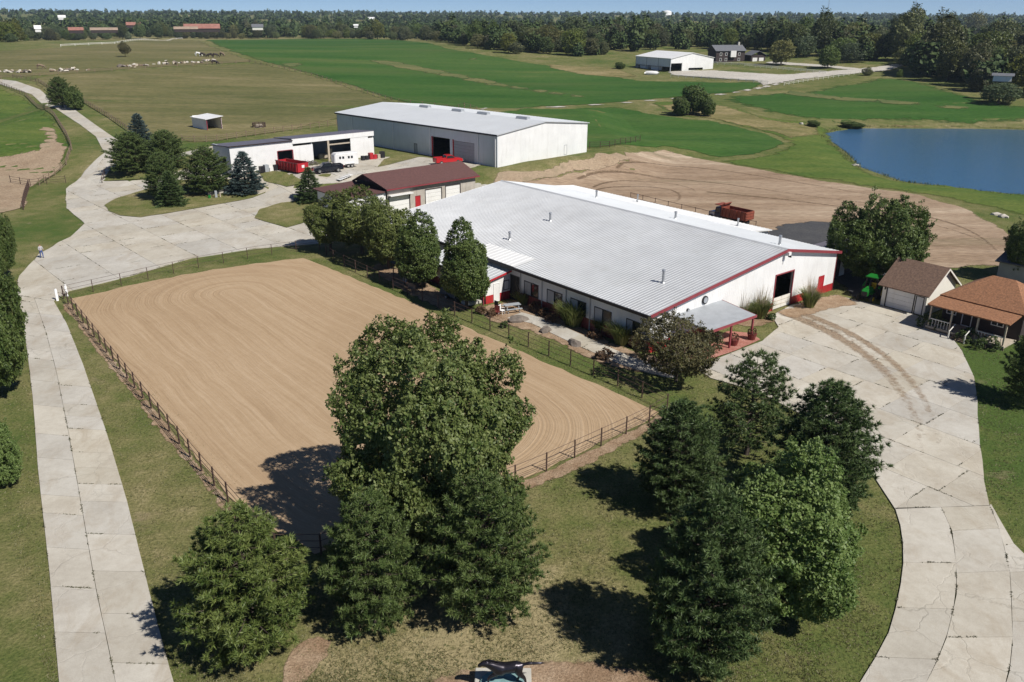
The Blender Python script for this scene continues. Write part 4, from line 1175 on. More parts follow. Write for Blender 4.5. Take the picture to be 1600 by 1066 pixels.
for y in (0.9, 8.0, 11.6, 15.4, 19.0):
    part(MB().box(-0.07, 0.0, y - 0.05, y + 0.05, 0, ZL - 0.3), 'downpipe', 'grey', barn)
for a, b in wins:
    w = part(MB().box(0.08, 0.12, a + 0.05, b - 0.05, 1.25, 2.7), 'window', 'glass', barn)
    f = MB()
    f.box(-0.05, 0.14, a, b, 1.2, 1.27); f.box(-0.05, 0.14, a, b, 2.68, 2.76); f.box(-0.05, 0.14, a, a + 0.07, 1.27, 2.68); f.box(-0.05, 0.14, b - 0.07, b, 1.27, 2.68)
    part(f, 'frame', 'black', w)
    part(MB().box(-0.02, 0.03, (a + b) / 2 + 0.1, b - 0.07, 1.28, 2.67), 'reflection_panel', 'grey', w)  # pale reflection on half the window, made as a grey panel
framed('door', 'y', 19.2, 20.8, 0.05, 2.9, 0.0, -1, barn, 'black', 'dark', 0.1, mull=2)
# barn door: pushed-up shutter over a half gate
mb = MB()
mb.box(19.55, 19.7, -0.06, 0.24, 0, 4.05); mb.box(22.9, 23.05, -0.06, 0.24, 0, 4.05); mb.box(19.55, 23.05, -0.06, 0.24, 3.95, 4.08)
part(mb, 'door_frame', 'redtrim', barn)
g = part(MB().box(19.75, 21.25, 0.02, 0.1, 0.1, 1.35), 'half_gate', 'cream', barn)
part(MB().box(21.28, 22.85, 0.02, 0.1, 0.1, 1.35), 'leaf', 'cream', g)
for z in (0.5, 0.95): part(MB().box(19.75, 22.85, -0.005, 0.018, z, z + 0.04), 'batten', 'palewood', g)
framed('side_door', 'x', 28.2, 29.4, 0.02, 2.2, 0.03, -1, barn, 'red', 'red', 0.1)
for x, z, r_ in ((7.8, 3.75, 0.42), (5.3, 3.2, 0.2)):
    v = part(MB().disc((x, -0.06, z), 'y', r_, 0.14, 18), 'wall_fan', 'black', barn)
    part(MB().disc((x, -0.15, z), 'y', r_ * 0.7, 0.04, 18), 'blades', 'grey', v)
l = part(MB().box(AB - 0.22, AB + 0.22, -0.65, -0.44, ZP - 0.55, ZP - 0.2), 'floodlight', 'white', barn)
part(MB().box(AB - 0.05, AB + 0.05, -0.8, -0.45, ZP - 0.75, ZP - 0.55), 'bracket', 'black', l)
for x, y, h_ in ((12.5, 28.4, 0.95), (5.0, 27.2, 0.85), (6.1, 4.0, 1.25), (28.0, 36, 0.9), (24.8, 18.6, 0.8), (23.3, 2.4, 0.95)):
    pipe_vent(barn, x, y, roof_z(x) + 0.06, h_)
# wing along the far side
mb = MB(); mb.wall('y', 12.6, LB + 1, 0, 3.9, 36.0, 36.2); mb.wall('x', WB, 36.0, 0, 3.9, 12.6, 12.8); mb.wall('x', WB, 36.0, 0, 3.9, LB + 0.8, LB + 1)
wing = part(mb, 'side_wing', 'white_shade_y', barn)
ribbed_roof('wing_roof', 'roofwhite', wing, (WB + 0.02, ZR - 0.12), (36.5, 4.05), 12.2, LB + 1.4, 0.62)
for x, y in ((33.6, 15.5), (34.5, 34)):
    pipe_vent(wing, x, y, 4.45, 0.8, 0.1, 0.15)
# white and red lean-to office against the long wall
AX, AY0, AY1 = -3.4, 20.9, 32.5
mb = MB(); mb.wall('x', AX, -0.02, 0.95, 2.75, AY0, AY0 + 0.15, [(-2.35, -1.5, 0.95, 2.2)])
mb.prism([(AX, 2.75), (-0.02, 2.75), (-0.02, 3.35)], 'y', AY0, AY0 + 0.15)
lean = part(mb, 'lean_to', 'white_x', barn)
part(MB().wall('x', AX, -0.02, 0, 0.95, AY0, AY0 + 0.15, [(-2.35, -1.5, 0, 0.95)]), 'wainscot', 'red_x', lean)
part(MB().wall('y', AY0 + 0.15, AY1, 0.95, 2.72, AX, AX + 0.15, [(24.5, 26, 1.1, 2.1)]), 'side_wall', 'white_shade_y', lean)
part(MB().wall('y', AY0 + 0.15, AY1, 0, 0.95, AX, AX + 0.15), 'wainscot', 'red_shade_y', lean)
ribbed_roof('lean_to_roof', 'roofmetal2', lean, (AX - 0.35, 2.72), (-0.05, 3.42), AY0 - 0.3, AY1 + 0.2, 0.62)
part(MB().prism([(AX - 0.35, 2.5), (-0.05, 3.2), (-0.05, 3.4), (AX - 0.35, 2.7)], 'y', AY0 - 0.37, AY0 - 0.3), 'rake_trim', 'red', lean)
framed('door', 'x', -2.35, -1.5, 0.05, 2.2, AY0, -1, lean, 'white', 'white', 0.07)
framed('window', 'x', -0.95, -0.15, 1.15, 2.25, AY0 - 0.01, -1, lean, 'black', 'white', 0.07)
framed('window', 'y', 24.5, 26, 1.1, 2.1, AX, -1, lean, 'black', 'glass', 0.07)
part(MB().box(AX - 0.45, AX - 0.33, AY0 - 0.1, AY0 + 0.05, 0, 2.5), 'downpipe', 'redtrim', lean)
# open porch canopy on the gable
CX0, CX1, CY = 3.4, 10.6, -4.2
mb = MB().add([(CX0, CY, 2.72), (CX1, CY, 2.72), (CX1, -0.02, 3.15), (CX0, -0.02, 3.15), (CX0, CY, 2.6), (CX1, CY, 2.6), (CX1, -0.02, 3.03), (CX0, -0.02, 3.03)], [(0, 1, 2, 3), (7, 6, 5, 4), (0, 4, 5, 1), (1, 5, 6, 2), (2, 6, 7, 3), (3, 7, 4, 0)])
can = part(mb, 'porch_canopy', 'grey', barn)
part(MB().box(CX0 - 0.02, CX1 + 0.02, CY - 0.06, CY - 0.005, 2.48, 2.74), 'fascia', 'redtrim', can)
mb = MB().prism([(CY - 0.05, 2.5), (0, 2.94), (0, 3.17), (CY - 0.05, 2.73)], 'x', CX1 + 0.005, CX1 + 0.06)
part(mb, 'fascia', 'redtrim', can)
for x in (CX0 + 0.2, 7.0, CX1 - 0.2):
    part(MB().box(x - 0.08, x + 0.08, CY + 0.1, CY + 0.26, 0, 2.6), 'post', 'redtrim', can)

# ------------------------------------------------------------------ white machine hall on the upper yard
HA = 44.0
H0 = G(777, 262, 2.5); H0 = (H0[0], H0[1], 2.45)
HW, HL, HZ, HP = 26.8, 52.0, 6.2, 7.5
hall = thing('machine_hall', 'long white metal hall with pale roof standing above the dirt lot', 'hall', H0, HA)
doors = [(19.2, 14.0, 'open'), (12.6, 6.8, 'shut')]
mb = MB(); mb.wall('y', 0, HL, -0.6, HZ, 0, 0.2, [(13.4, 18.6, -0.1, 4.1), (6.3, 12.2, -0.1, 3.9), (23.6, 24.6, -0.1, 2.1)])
part(mb, 'long_wall', 'white_shade_y', hall)
mb = MB(); mb.wall('x', 0.2, HW, -1.2, HZ, 0, 0.2, [(19.4, 20.3, 0.3, 2.3)]); mb.prism([(0.2, HZ), (HW, HZ), (HW / 2, HP)], 'y', 0, 0.2)
part(mb, 'gable_wall', 'white_x', hall)
mb = MB(); mb.wall('x', 0, HW, -1, HZ, HL - 0.2, HL); mb.prism([(0, HZ), (HW, HZ), (HW / 2, HP)], 'y', HL - 0.2, HL)
part(mb, 'gable_wall', 'white_x', hall)
part(MB().wall('y', 0.2, HL - 0.2, -2, HZ, HW - 0.2, HW), 'long_wall', 'white_shade_y', hall)
part(MB().box(0.2, HW - 0.2, 0.2, HL - 0.2, -0.3, 0.02), 'floor', 'paddock', hall)
ribbed_roof('roof', 'roofmetal2', hall, (-0.3, HZ), (HW / 2, HP + .06), -0.3, HL + 0.3, 0.9)
ribbed_roof('roof', 'roofmetal2', hall, (HW / 2, HP + .06), (HW + 0.3, HZ), -0.3, HL + 0.3, 0.9)
part(MB().box(-0.42, -0.3, -0.2, HL + 0.2, HZ - 0.3, HZ - 0.05), 'gutter', 'black', hall)
for y in (0.5, 5.2, 19.4, 31.5, 46.0):
    part(MB().box(-0.14, 0, y - 0.1, y + 0.1, -0.4, HZ - 0.3), 'downpipe', 'white', hall)
for y in (6.0, 17.5, 25.5, 36.5):
    part(MB().box(HW / 2 - 0.6, HW / 2 + 0.6, y - 1.5, y + 1.5, HP + 0.03, HP + 0.5, tx=0.7), 'ridge_vent', 'grey', hall)
sectional('overhead_door', 'y', 6.35, 12.15, -0.05, 3.85, 0.03, -1, hall, 'grey', 6)
mb = MB()
for a in (18.6, 12.2): mb.box(-0.05, 0.22, a, a + 0.35, -0.1, 4.1)
part(mb, 'door_jamb', 'red', hall)
framed('door', 'y', 23.6, 24.6, -0.05, 2.1, 0.02, -1, hall, 'black', 'grey', 0.08)
framed('door', 'x', 19.4, 20.3, 0.3, 2.3, 0.02, -1, hall, 'grey', 'white', 0.07)

# ------------------------------------------------------------------ long open shed
S0 = G(585, 244, 2.5); S0 = (S0[0], S0[1], 2.5)
shed = thing('equipment_shed', 'long low white shed with open bays and a dark flat roof', 'shed', S0, 228.5)
mb = MB(); mb.wall('x', 18, 30.5, -0.3, 4.6, -0.2, 0, [(18.2, 21.2, -0.3, 3.0)])
part(mb, 'front_wall', 'white', shed)
part(MB().wall('x', 0, 5.4, -0.3, 4.1, -0.2, 0, [(0.0, 1.3, 3.7, 4.1)]), 'front_wall', 'white', shed)
part(MB().wall('x', 13.8, 18, -0.3, 3.65, -0.2, 0), 'front_wall', 'white', shed)
part(MB().box(-0.1, 18.1, -0.25, 0.06, 4.1, 5.0), 'fascia', 'white', shed)
part(MB().box(5.5, 10.2, -0.14, -0.06, 3.1, 3.35), 'rail', 'palewood', shed)
part(MB().box(10.2, 10.6, -0.2, 0.02, -0.3, 4.1), 'post', 'palewood', shed)
mb = MB(); mb.wall('y', -7.5, -0.2, -0.3, 4.5, 30.3, 30.5, [(-4.5, -2.0, -0.3, 2.6)])
part(mb, 'end_wall', 'white_shade_y', shed)
mb = MB(); mb.wall('x', 0, 30.3, -0.3, 4.2, -7.5, -7.3); mb.wall('y', -7.3, -0.2, -0.3, 4.1, 0, 0.2)
mb.wall('y', -7.3, -0.2, -0.3, 4.1, 13.85, 14.0)
part(mb, 'back_wall', 'grey', shed)
roof_plane('roof', 'darkroof', shed, [(18.05, 0.25, 4.85), (30.8, 0.25, 4.85), (30.8, -7.8, 4.35), (18.05, -7.8, 4.35)])
roof_plane('roof', 'darkroof', shed, [(-0.2, 0.02, 5.1), (18.0, 0.02, 5.1), (18.0, -7.8, 4.5), (-0.2, -7.8, 4.5)])
part(MB().box(18.0, 18.2, -0.22, 0.03, -0.3, 3.05).box(21.2, 21.35, -0.22, 0.03, -0.3, 3.05).box(18.2, 21.2, -0.22, 0.03, 3.0, 3.12), 'door_frame', 'redtrim', shed)
part(MB().box(18.05, 30.8, 0.26, 0.32, 4.72, 4.86), 'gutter', 'darkbrown', shed)

# ------------------------------------------------------------------ workshop with maroon roof
M0 = G(743, 314, 0.0)
shop = thing('workshop', 'pale block workshop with maroon shingle roof and white garage doors', 'workshop', M0, 228.5)
mb = MB(); mb.wall('x', 0, 17.7, -0.3, 4.4, -0.3, 0, [(3.3, 6.3, 0, 3.3), (7.2, 10.4, 0, 3.2), (11.4, 12.5, 0, 2.5), (13.6, 17.4, 0, 2.9)])
part(mb, 'front_wall', 'block', shop)
mb = MB(); mb.wall('y', -9, -0.3, -0.3, 4.4, 0, 0.3); mb.prism([(-9, 4.4), (0, 4.4), (-4.5, 6.0)], 'x', 0.0, 0.3); mb.wall('x', 0.3, 17.7, 0, 4.4, -9, -8.7)
part(mb, 'back_wall', 'block', shop)
sectional('overhead_door', 'x', 3.3, 6.3, 0.02, 3.3, -0.08, 1, shop, 'white', 5)
sectional('overhead_door', 'x', 7.2, 10.4, 0.02, 3.2, -0.08, 1, shop, 'white', 5)
sectional('overhead_door', 'x', 13.6, 17.4, 0.02, 2.9, -0.08, 1, shop, 'white', 4)
mb = MB()
for a, b, z in ((3.3, 6.3, 3.3), (7.2, 10.4, 3.2), (13.6, 17.4, 2.9)):
    mb.box(a - 0.12, a, -0.25, 0.04, 0, z + 0.12); mb.box(b, b + 0.12, -0.25, 0.04, 0, z + 0.12); mb.box(a, b, -0.25, 0.04, z, z + 0.12)
part(mb, 'door_frame', 'darkbrown', shop)
part(MB().box(13.3, 17.6, 0.0, 0.8, 3.15, 3.3), 'awning', 'white', shop)
framed('door', 'x', 11.4, 12.5, 0.02, 2.5, -0.05, 1, shop, 'redtrim', 'red', 0.1)
roof_plane('roof', 'maroon', shop, [(-0.5, 0.6, 4.35), (18.2, 0.6, 4.35), (19.3, -4.5, 6.2), (-0.5, -4.5, 6.2)])
roof_plane('roof', 'maroon', shop, [(-0.5, -4.52, 6.2), (19.3, -4.52, 6.2), (18.2, -9.6, 4.35), (-0.5, -9.6, 4.35)])
part(MB().prism([(-7.6, 5.0), (-1.4, 5.0), (-4.5, 6.0)], 'x', 18.4, 18.6), 'gable', 'darkbrown', shop)
part(MB().box(-0.5, 18.2, 0.55, 0.66, 4.12, 4.32), 'fascia', 'redtrim', shop)
mb = MB(); mb.wall('x', 18.0, 25, -0.3, 3.7, -0.35, -0.1, [(19, 21, 1, 2.2)]); mb.wall('y', -9, -0.35, -0.3, 3.7, 24.8, 25); mb.wall('x', 18, 25, -0.3, 3.7, -9, -8.8)
ann = part(mb, 'annex', 'white', shop)
roof_plane('annex_roof', 'maroon', ann, [(17.9, 0.25, 4.0), (25.5, 0.25, 3.8), (25.5, -9.5, 3.95), (17.9, -9.5, 4.3)])
framed('window', 'x', 19, 21, 1, 2.2, -0.1, 1, ann, 'white', 'glass', 0.08, mull=1)
# stepped retaining wall running on from the workshop
r0 = thing('retaining_wall', 'pale stepped block retaining wall at the end of the workshop', 'wall', (M0[0], M0[1], 0), 228.5)
for k in range(5):
    part(MB().box(-1.6 - k * 1.6, -0.05 - k * 1.6, -4.6 - 0.5, -4.3, -0.5, 2.6 - k * 0.42), 'block', 'stone', r0)

# ------------------------------------------------------------------ small shelters and houses
b = GT(324, 204)
sh = thing('run_in_shelter', 'small white run-in shelter with an open dark front in the pasture', 'shelter', b, 44)
mb = MB(); mb.wall('y', 0, 7.5, -0.2, 2.6, 0, 0.15); mb.wall('x', 0.15, 4.0, -0.2, 2.9, 7.35, 7.5); mb.wall('y', 0, 7.35, -0.2, 2.9, 3.9, 4.05)
part(mb, 'wall', 'white', sh)
roof_plane('roof', 'roofwhite', sh, [(-0.3, -0.3, 2.65), (4.4, -0.3, 3.15), (4.4, 7.8, 3.15), (-0.3, 7.8, 2.65)], 0.1)
part(MB().box(3.85, 4.05, 0.0, 0.2, -0.2, 2.95).box(0.0, 0.2, -0.02, 0.1, -0.2, 2.6), 'post', 'redtrim', sh)

b = G(1443, 495)
ga = thing('garage', 'small cream garage with steep brown shingle roof beside the tractor', 'garage', b, BA)
GW, GL, GE, GP_ = 6.4, 4.9, 2.55, 4.9
mb = MB(); mb.wall('y', 0, GL, 0, GE, 0, 0.15, [(1.35, 4.35, 0, 2.15), (0.25, 1.15, 0, 2.1)]); part(mb, 'front_wall', 'cream', ga)
mb = MB(); mb.wall('x', 0.15, GW, 0, GE, 0, 0.15); mb.prism([(0.15, GE), (GW, GE), (GW / 2, GP_ - 0.1)], 'y', 0, 0.15); mb.wall('y', 0.15, GL, 0, GE, GW - 0.15, GW); mb.wall('x', 0.15, GW, 0, GE, GL - 0.15, GL); mb.prism([(0.15, GE), (GW, GE), (GW / 2, GP_ - 0.1)], 'y', GL - 0.15, GL)
part(mb, 'wall', 'cream', ga)
sectional('overhead_door', 'y', 1.35, 4.35, 0.02, 2.15, 0.05, -1, ga, 'white', 4)
part(MB().box(-0.03, 0.1, 1.25, 1.35, 0, 2.25).box(-0.03, 0.1, 4.35, 4.45, 0, 2.25).box(-0.03, 0.1, 1.35, 4.35, 2.15, 2.25), 'door_frame', 'darkbrown', ga)
framed('door', 'y', 0.25, 1.15, 0.02, 2.1, 0.03, -1, ga, 'darkbrown', 'white', 0.08)
roof_plane('roof', 'brownroof', ga, [(-0.5, -0.4, GE - 0.15), (-0.5, GL + 0.4, GE - 0.15), (GW / 2, GL + 0.4, GP_), (GW / 2, -0.4, GP_)])
roof_plane('roof', 'brownroof', ga, [(GW / 2 + .01, -0.4, GP_), (GW / 2 + .01, GL + 0.4, GP_), (GW + 0.5, GL + 0.4, GE - 0.15), (GW + 0.5, -0.4, GE - 0.15)])
part(MB().prism([(-0.5, GE - 0.42), (GW / 2, GP_ - 0.27), (GW + 0.5, GE - 0.42), (GW + 0.5, GE - 0.24), (GW / 2, GP_ - 0.09), (-0.5, GE - 0.24)], 'y', -0.45, -0.39), 'barge_board', 'cream', ga)
part(MB().box(-0.14, 0.0, 4.55, 4.65, 1.9, 2.2), 'wall_lamp', 'black', ga)

b = G(1573, 540)
ho = thing('bungalow', 'bungalow with rust-brown hipped roof and deep shaded porch', 'house', b, BA)
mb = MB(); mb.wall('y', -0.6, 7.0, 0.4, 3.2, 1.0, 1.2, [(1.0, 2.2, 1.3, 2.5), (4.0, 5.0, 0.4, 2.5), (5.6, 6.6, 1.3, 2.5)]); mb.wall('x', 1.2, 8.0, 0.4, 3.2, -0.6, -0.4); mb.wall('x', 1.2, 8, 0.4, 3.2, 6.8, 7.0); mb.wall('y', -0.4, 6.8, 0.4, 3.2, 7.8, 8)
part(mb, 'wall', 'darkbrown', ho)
framed('window', 'y', 1.0, 2.2, 1.3, 2.5, 1.02, -1, ho, 'white', 'glass', 0.08, mull=1)
framed('window', 'y', 5.6, 6.6, 1.3, 2.5, 1.02, -1, ho, 'white', 'glass', 0.08, mull=1)
framed('door', 'y', 4.0, 5.0, 0.45, 2.5, 1.02, -1, ho, 'white', 'darkbrown', 0.08)
for quad in ([(0.6, -1.0, 3.2), (0.6, 7.4, 3.2), (4.4, 4.2, 5.3), (4.4, 2.0, 5.3)], [(8.4, -1.0, 3.2), (8.4, 7.4, 3.2), (4.4, 4.2, 5.3), (4.4, 2.0, 5.3)]):
    roof_plane('roof', 'rustroof', ho, quad)
for tri in ([(0.6, 7.4, 3.2), (8.4, 7.4, 3.2), (4.4, 4.2, 5.3)], [(0.6, -1.0, 3.2), (8.4, -1.0, 3.2), (4.4, 2.0, 5.3)]):
    mb = MB().add(tri + [(x, y, z - 0.15) for x, y, z in tri], [(0, 1, 2), (5, 4, 3), (0, 3, 4, 1), (1, 4, 5, 2), (2, 5, 3, 0)])
    part(mb, 'roof', 'rustroof', ho)
por = roof_plane('porch_roof', 'rustroof', ho, [(-1.9, -0.5, 2.72), (-1.9, 7.4, 2.72), (0.9, 7.4, 3.12), (0.9, -0.5, 3.12)], 0.12)
part(MB().box(-1.85, 0.98, -0.4, 7.2, 0.25, 0.45), 'porch_floor', 'palewood', ho)
part(MB().box(-1.8, -1.7, -0.4, 7.2, 0.0, 0.25), 'skirt', 'wood', ho)
for y in (-0.2, 2.4, 4.9, 7.0):
    part(MB().box(-1.75, -1.6, y - 0.07, y + 0.07, 0.45, 2.68), 'post', 'palewood', ho)
for y0, y1 in ((-0.13, 2.33), (4.97, 6.93)):
    part(MB().box(-1.71, -1.64, y0, y1, 1.2, 1.28), 'railing', 'whitepost', ho)
    for y in np.arange(y0 + 0.2, y1, 0.3): part(MB().box(-1.69, -1.66, y - 0.02, y + 0.02, 0.45, 1.2), 'baluster', 'whitepost', ho)
for k in range(3):
    part(MB().box(-1.86 - 0.32 * (k + 1), -1.86 - 0.32 * k, 2.9, 4.3, 0, 0.34 - 0.11 * k), 'step', 'wood', ho)
for y in (2.82, 4.38):
    part(MB().tube([(-1.8, y, 1.35), (-2.9, y, 0.85)], 0.05, 6).box(-2.94, -2.84, y - 0.05, y + 0.05, 0, 0.9), 'handrail', 'whitepost', ho)

b = G(1640, 458)
rs = thing('outbuilding', 'low grey-roofed outbuilding peeping out behind the bungalow', 'outbuilding', b, BA)
part(MB().box(0, 7, 0, 6, 0, 2.6), 'wall', 'grey', rs)
roof_plane('roof', 'greyroof', rs, [(-0.4, -0.4, 2.55), (-0.4, 6.4, 2.55), (3.5, 6.4, 3.7), (3.5, -0.4, 3.7)])
roof_plane('roof', 'greyroof', rs, [(7.4, -0.4, 2.55), (7.4, 6.4, 2.55), (3.51, 6.4, 3.7), (3.51, -0.4, 3.7)])

b = G(1308, 452)
ss = thing('garden_shed', 'dark shed with a pale door in the shade behind the barn corner', 'shed', (b[0] + 1.5, b[1] + 4.5, 0), BA)
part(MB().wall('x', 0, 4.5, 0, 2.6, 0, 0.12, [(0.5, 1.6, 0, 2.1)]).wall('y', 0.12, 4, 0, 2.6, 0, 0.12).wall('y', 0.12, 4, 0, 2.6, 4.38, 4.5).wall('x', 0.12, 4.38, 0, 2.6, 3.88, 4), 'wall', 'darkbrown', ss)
roof_plane('roof', 'darkroof', ss, [(-0.3, -0.3, 2.65), (4.8, -0.3, 2.65), (4.8, 4.3, 3.1), (-0.3, 4.3, 3.1)])
framed('door', 'x', 0.5, 1.6, 0.02, 2.1, 0.03, -1, ss, 'white', 'white', 0.08)

# far white hall and the dark two-storey house beyond the fields
b = GT(1047, 113)
fw = thing('hay_barn', 'distant white metal barn with open-sided lower walls across the fields', 'barn', b, 62)
FWd, FLn, FE, FR = 25, 27, 6.0, 8.2
mb = MB(); mb.wall('y', 0, FLn, 2.2, FE, 0, 0.25); part(mb, 'side_wall', 'white_shade_y', fw)
for y in (0.1, 9, 18, FLn - 0.4): part(MB().box(-0.06, 0.3, y, y + 0.35, -1, FE), 'post', 'grey', fw)
mb = MB(); mb.wall('x', 0.25, FWd, 0.0, FE, 0, 0.25, [(0.25, 6.5, 0, 3.8), (10.5, 19, 0.6, 1.6)]); mb.prism([(0.25, FE), (FWd, FE), (FWd / 2, FR)], 'y', 0, 0.25)
mb.wall('y', 0.25, FLn, -0.5, FE, FWd - 0.25, FWd); mb.wall('x', 0, FWd, -0.5, FE, FLn - 0.25, FLn)
part(mb, 'gable_wall', 'white_x', fw)
part(MB().box(6.6, 10.3, -0.12, -0.02, 0, 4.1), 'sliding_door', 'white', fw)
roof_plane('roof', 'roofwhite', fw, [(-0.4, -0.4, FE - 0.05), (-0.4, FLn + 0.4, FE - 0.05), (FWd / 2, FLn + 0.4, FR + .1), (FWd / 2, -0.4, FR + .1)])
roof_plane('roof', 'roofwhite', fw, [(FWd + 0.4, -0.4, FE - 0.05), (FWd + 0.4, FLn + 0.4, FE - 0.05), (FWd / 2 + .01, FLn + 0.4, FR + .1), (FWd / 2 + .01, -0.4, FR + .1)])
for y0 in (10, 18.6): part(MB().box(1.0, 3.0, y0, y0 + 6, 0, 1.9), 'stored_trailer', 'white', fw)

b = GT(1118, 98)
fh = thing('farmhouse', 'dark two-storey house with grey roof and white dormer beside the distant barn', 'house', b, 75)
part(MB().box(0, 16, 0, 9, -0.5, 5.6), 'wall', 'darkbrown', fh)
roof_plane('roof', 'greyroof', fh, [(-0.6, -0.6, 5.5), (16.6, -0.6, 5.5), (16.6, 4.5, 8.2), (-0.6, 4.5, 8.2)])
roof_plane('roof', 'greyroof', fh, [(-0.6, 9.6, 5.5), (16.6, 9.6, 5.5), (16.6, 4.51, 8.2), (-0.6, 4.51, 8.2)])
for xg in (0.0, 15.8): part(MB().prism([(0, 5.6), (9, 5.6), (4.5, 8.0)], 'x', xg, xg + 0.2), 'gable', 'darkbrown', fh)
part(MB().box(7.5, 10.5, -1.2, -0.02, 2.6, 5.6), 'bay', 'white', fh)
part(MB().box(14, 14.9, 4.0, 4.9, 7.5, 9.6), 'chimney', 'stone', fh)
for x in (2.0, 5.0, 12.2):
    framed('window', 'x', x, x + 1.2, 3.3, 4.7, -0.01, -1, fh, 'white', 'glass', 0.12)
    framed('window', 'x', x, x + 1.2, 0.7, 2.1, -0.01, -1, fh, 'white', 'glass', 0.12)
wg = part(MB().box(18, 26, -3, 4, -0.5, 3.6), 'garage_wing', 'darkbrown', fh)
roof_plane('roof', 'greyroof', wg, [(17.5, -3.5, 3.5), (17.5, 4.5, 3.5), (22, 4.5, 5.6), (22, -3.5, 5.6)])
roof_plane('roof', 'greyroof', wg, [(26.5, -3.5, 3.5), (26.5, 4.5, 3.5), (22.01, 4.5, 5.6), (22.01, -3.5, 5.6)])
for x in (18.8, 22.4): part(MB().box(x, x + 2.6, -3.08, -3.01, -0.3, 2.3), 'overhead_door', 'white', wg)

# ------------------------------------------------------------------ fences
def resample(w, step):
    w = np.array(w)[:, :2]
    s = np.concatenate([[0], np.cumsum(np.linalg.norm(np.diff(w, axis=0), axis=1))])
    n = max(1, round(s[-1] / step))
    t = np.linspace(0, s[-1], n + 1)
    return [(float(np.interp(q, s, w[:, 0])), float(np.interp(q, s, w[:, 1]))) for q in t]
def fence(label, px, step, h, rails, mat, pr=0.06, rr=0.035, group=None, world=False, name='fence', cat='fence', sides=5, rail_mat=None, brace=False):
    pts = resample(px if world else GTs(px), step)
    o = (pts[0][0], pts[0][1], h1(*pts[0]))
    root = thing(name, label, cat, o, 90, group)
    pm = MB().tube([(0, 0, -0.3), (0, 0, h)], pr, sides).mesh('post', MAT[mat])
    for p in pts:
        obj('post', pm, root, (p[0] - o[0], p[1] - o[1], h1(*p) - o[2]))
    for z in rails:
        path = [(p[0] - o[0], p[1] - o[1], h1(*p) - o[2] + z) for p in pts]
        part(MB().tube(path, rr, 4), 'rail', rail_mat or mat, root)
    if brace:
        for i in range(0, len(pts) - 1):
            a, b = pts[i], pts[i + 1]
            m = MB().tube([(a[0] - o[0], a[1] - o[1], h1(*a) - o[2] + rails[0]), ((a[0] * .5 + b[0] * .5) - o[0], (a[1] * .5 + b[1] * .5) - o[1], h1(*a) - o[2] + 0.1), (b[0] - o[0], b[1] - o[1], h1(*b) - o[2] + rails[0])], 0.012, 3)
            part(m, 'cable', mat, root)
    return root
RAILS = (0.55, 1.02, 1.48)
AG = 'pipe fences round the arena'
fence('rusty pipe fence along the arena beside the entrance drive', [(100, 467), (160, 543), (238, 641), (310, 731), (380, 812), (432, 868)], 2.45, 1.52, RAILS, 'rust', 0.065, 0.022, AG)
fence('rusty pipe fence at the arena corner behind the front pines', [(432, 868), (486, 874), (600, 832), (700, 795), (830, 748), (920, 706), (1010, 664), (1042, 642)], 2.9, 1.52, RAILS, 'rust', 0.06, 0.022, AG, brace=True)
fence('rusty pipe fence along the arena beside the garden beds', [(1042, 642), (980, 610), (880, 566), (780, 522), (690, 484), (600, 446), (520, 408), (500, 392)], 2.9, 1.52, RAILS, 'rust', 0.06, 0.022, AG)
fence('thin pipe fence at the arena end along the court yard', [(100, 467), (200, 444), (300, 421), (400, 402), (500, 389)], 3.4, 1.45, RAILS, 'rust', 0.045, 0.018, AG)
FG = 'wooden fences along the farm road'
fence('brown wooden rail fence bordering the paddock by the farm road', [(-60, 128), (0, 133), (40, 150), (85, 182), (104, 212), (113, 234), (104, 258), (80, 278), (62, 290)], 3.2, 1.35, (0.45, 0.85, 1.25), 'wood', 0.09, 0.05, FG)
fence('brown wooden rail fence between the farm road and the pasture', [(20, 122), (60, 128), (130, 160), (170, 184), (200, 205)], 3.2, 1.35, (0.45, 0.85, 1.25), 'wood', 0.09, 0.05, FG)
fence('short dark gate fence beside the dirt paddock at the road bend', [(17, 286), (50, 292), (75, 288), (103, 286)], 3.0, 1.4, (0.4, 0.8, 1.25), 'rust', 0.06, 0.03)
fence('dark post fence by the bare paddock next to the yard', [(46, 294), (40, 312), (37, 328)], 1.8, 1.5, (0.5, 1.0, 1.4), 'rust', 0.08, 0.04)
fence('short post fence on the grass strip below the roadside pines', [(160, 287), (164, 274), (236, 262)], 3.0, 1.3, (0.6, 1.2), 'rust', 0.07, 0.04)
fence('wooden fence below the run-in shelter behind the long shed', [(285, 222), (330, 222), (400, 212), (460, 204), (526, 196)], 2.6, 1.5, (0.4, 0.8, 1.2), 'wood', 0.1, 0.05)
fence('pasture fence along the edge of the green crop field', [(390, 98), (440, 107), (500, 122), (560, 142), (620, 160), (700, 170), (745, 174)], 5.5, 1.3, (0.6, 1.2), 'wood', 0.12, 0.05)
fence('old fence line across the crest of the pasture', [(-30, 126), (60, 119), (200, 109), (300, 103), (390, 98)], 7.0, 1.2, (0.6, 1.1), 'wood', 0.14, 0.06)
fence('dark paddock fence behind the white machine hall', [(921, 232), (950, 231), (985, 224), (1000, 221)], 2.6, 1.4, (0.5, 0.9, 1.3), 'rust', 0.07, 0.04)
WG = 'white fences round the distant barn'
fence('white board fence along the gravel in front of the distant barn', [(1048, 121), (1100, 124), (1180, 130), (1200, 132)], 3.6, 1.3, (0.5, 0.9, 1.25), 'whitepost', 0.09, 0.06, WG)
fence('white board fence across the lawn beside the distant farmhouse', [(1110, 101), (1160, 103), (1210, 108), (1290, 116)], 3.6, 1.3, (0.5, 0.9, 1.25), 'whitepost', 0.09, 0.07, WG)
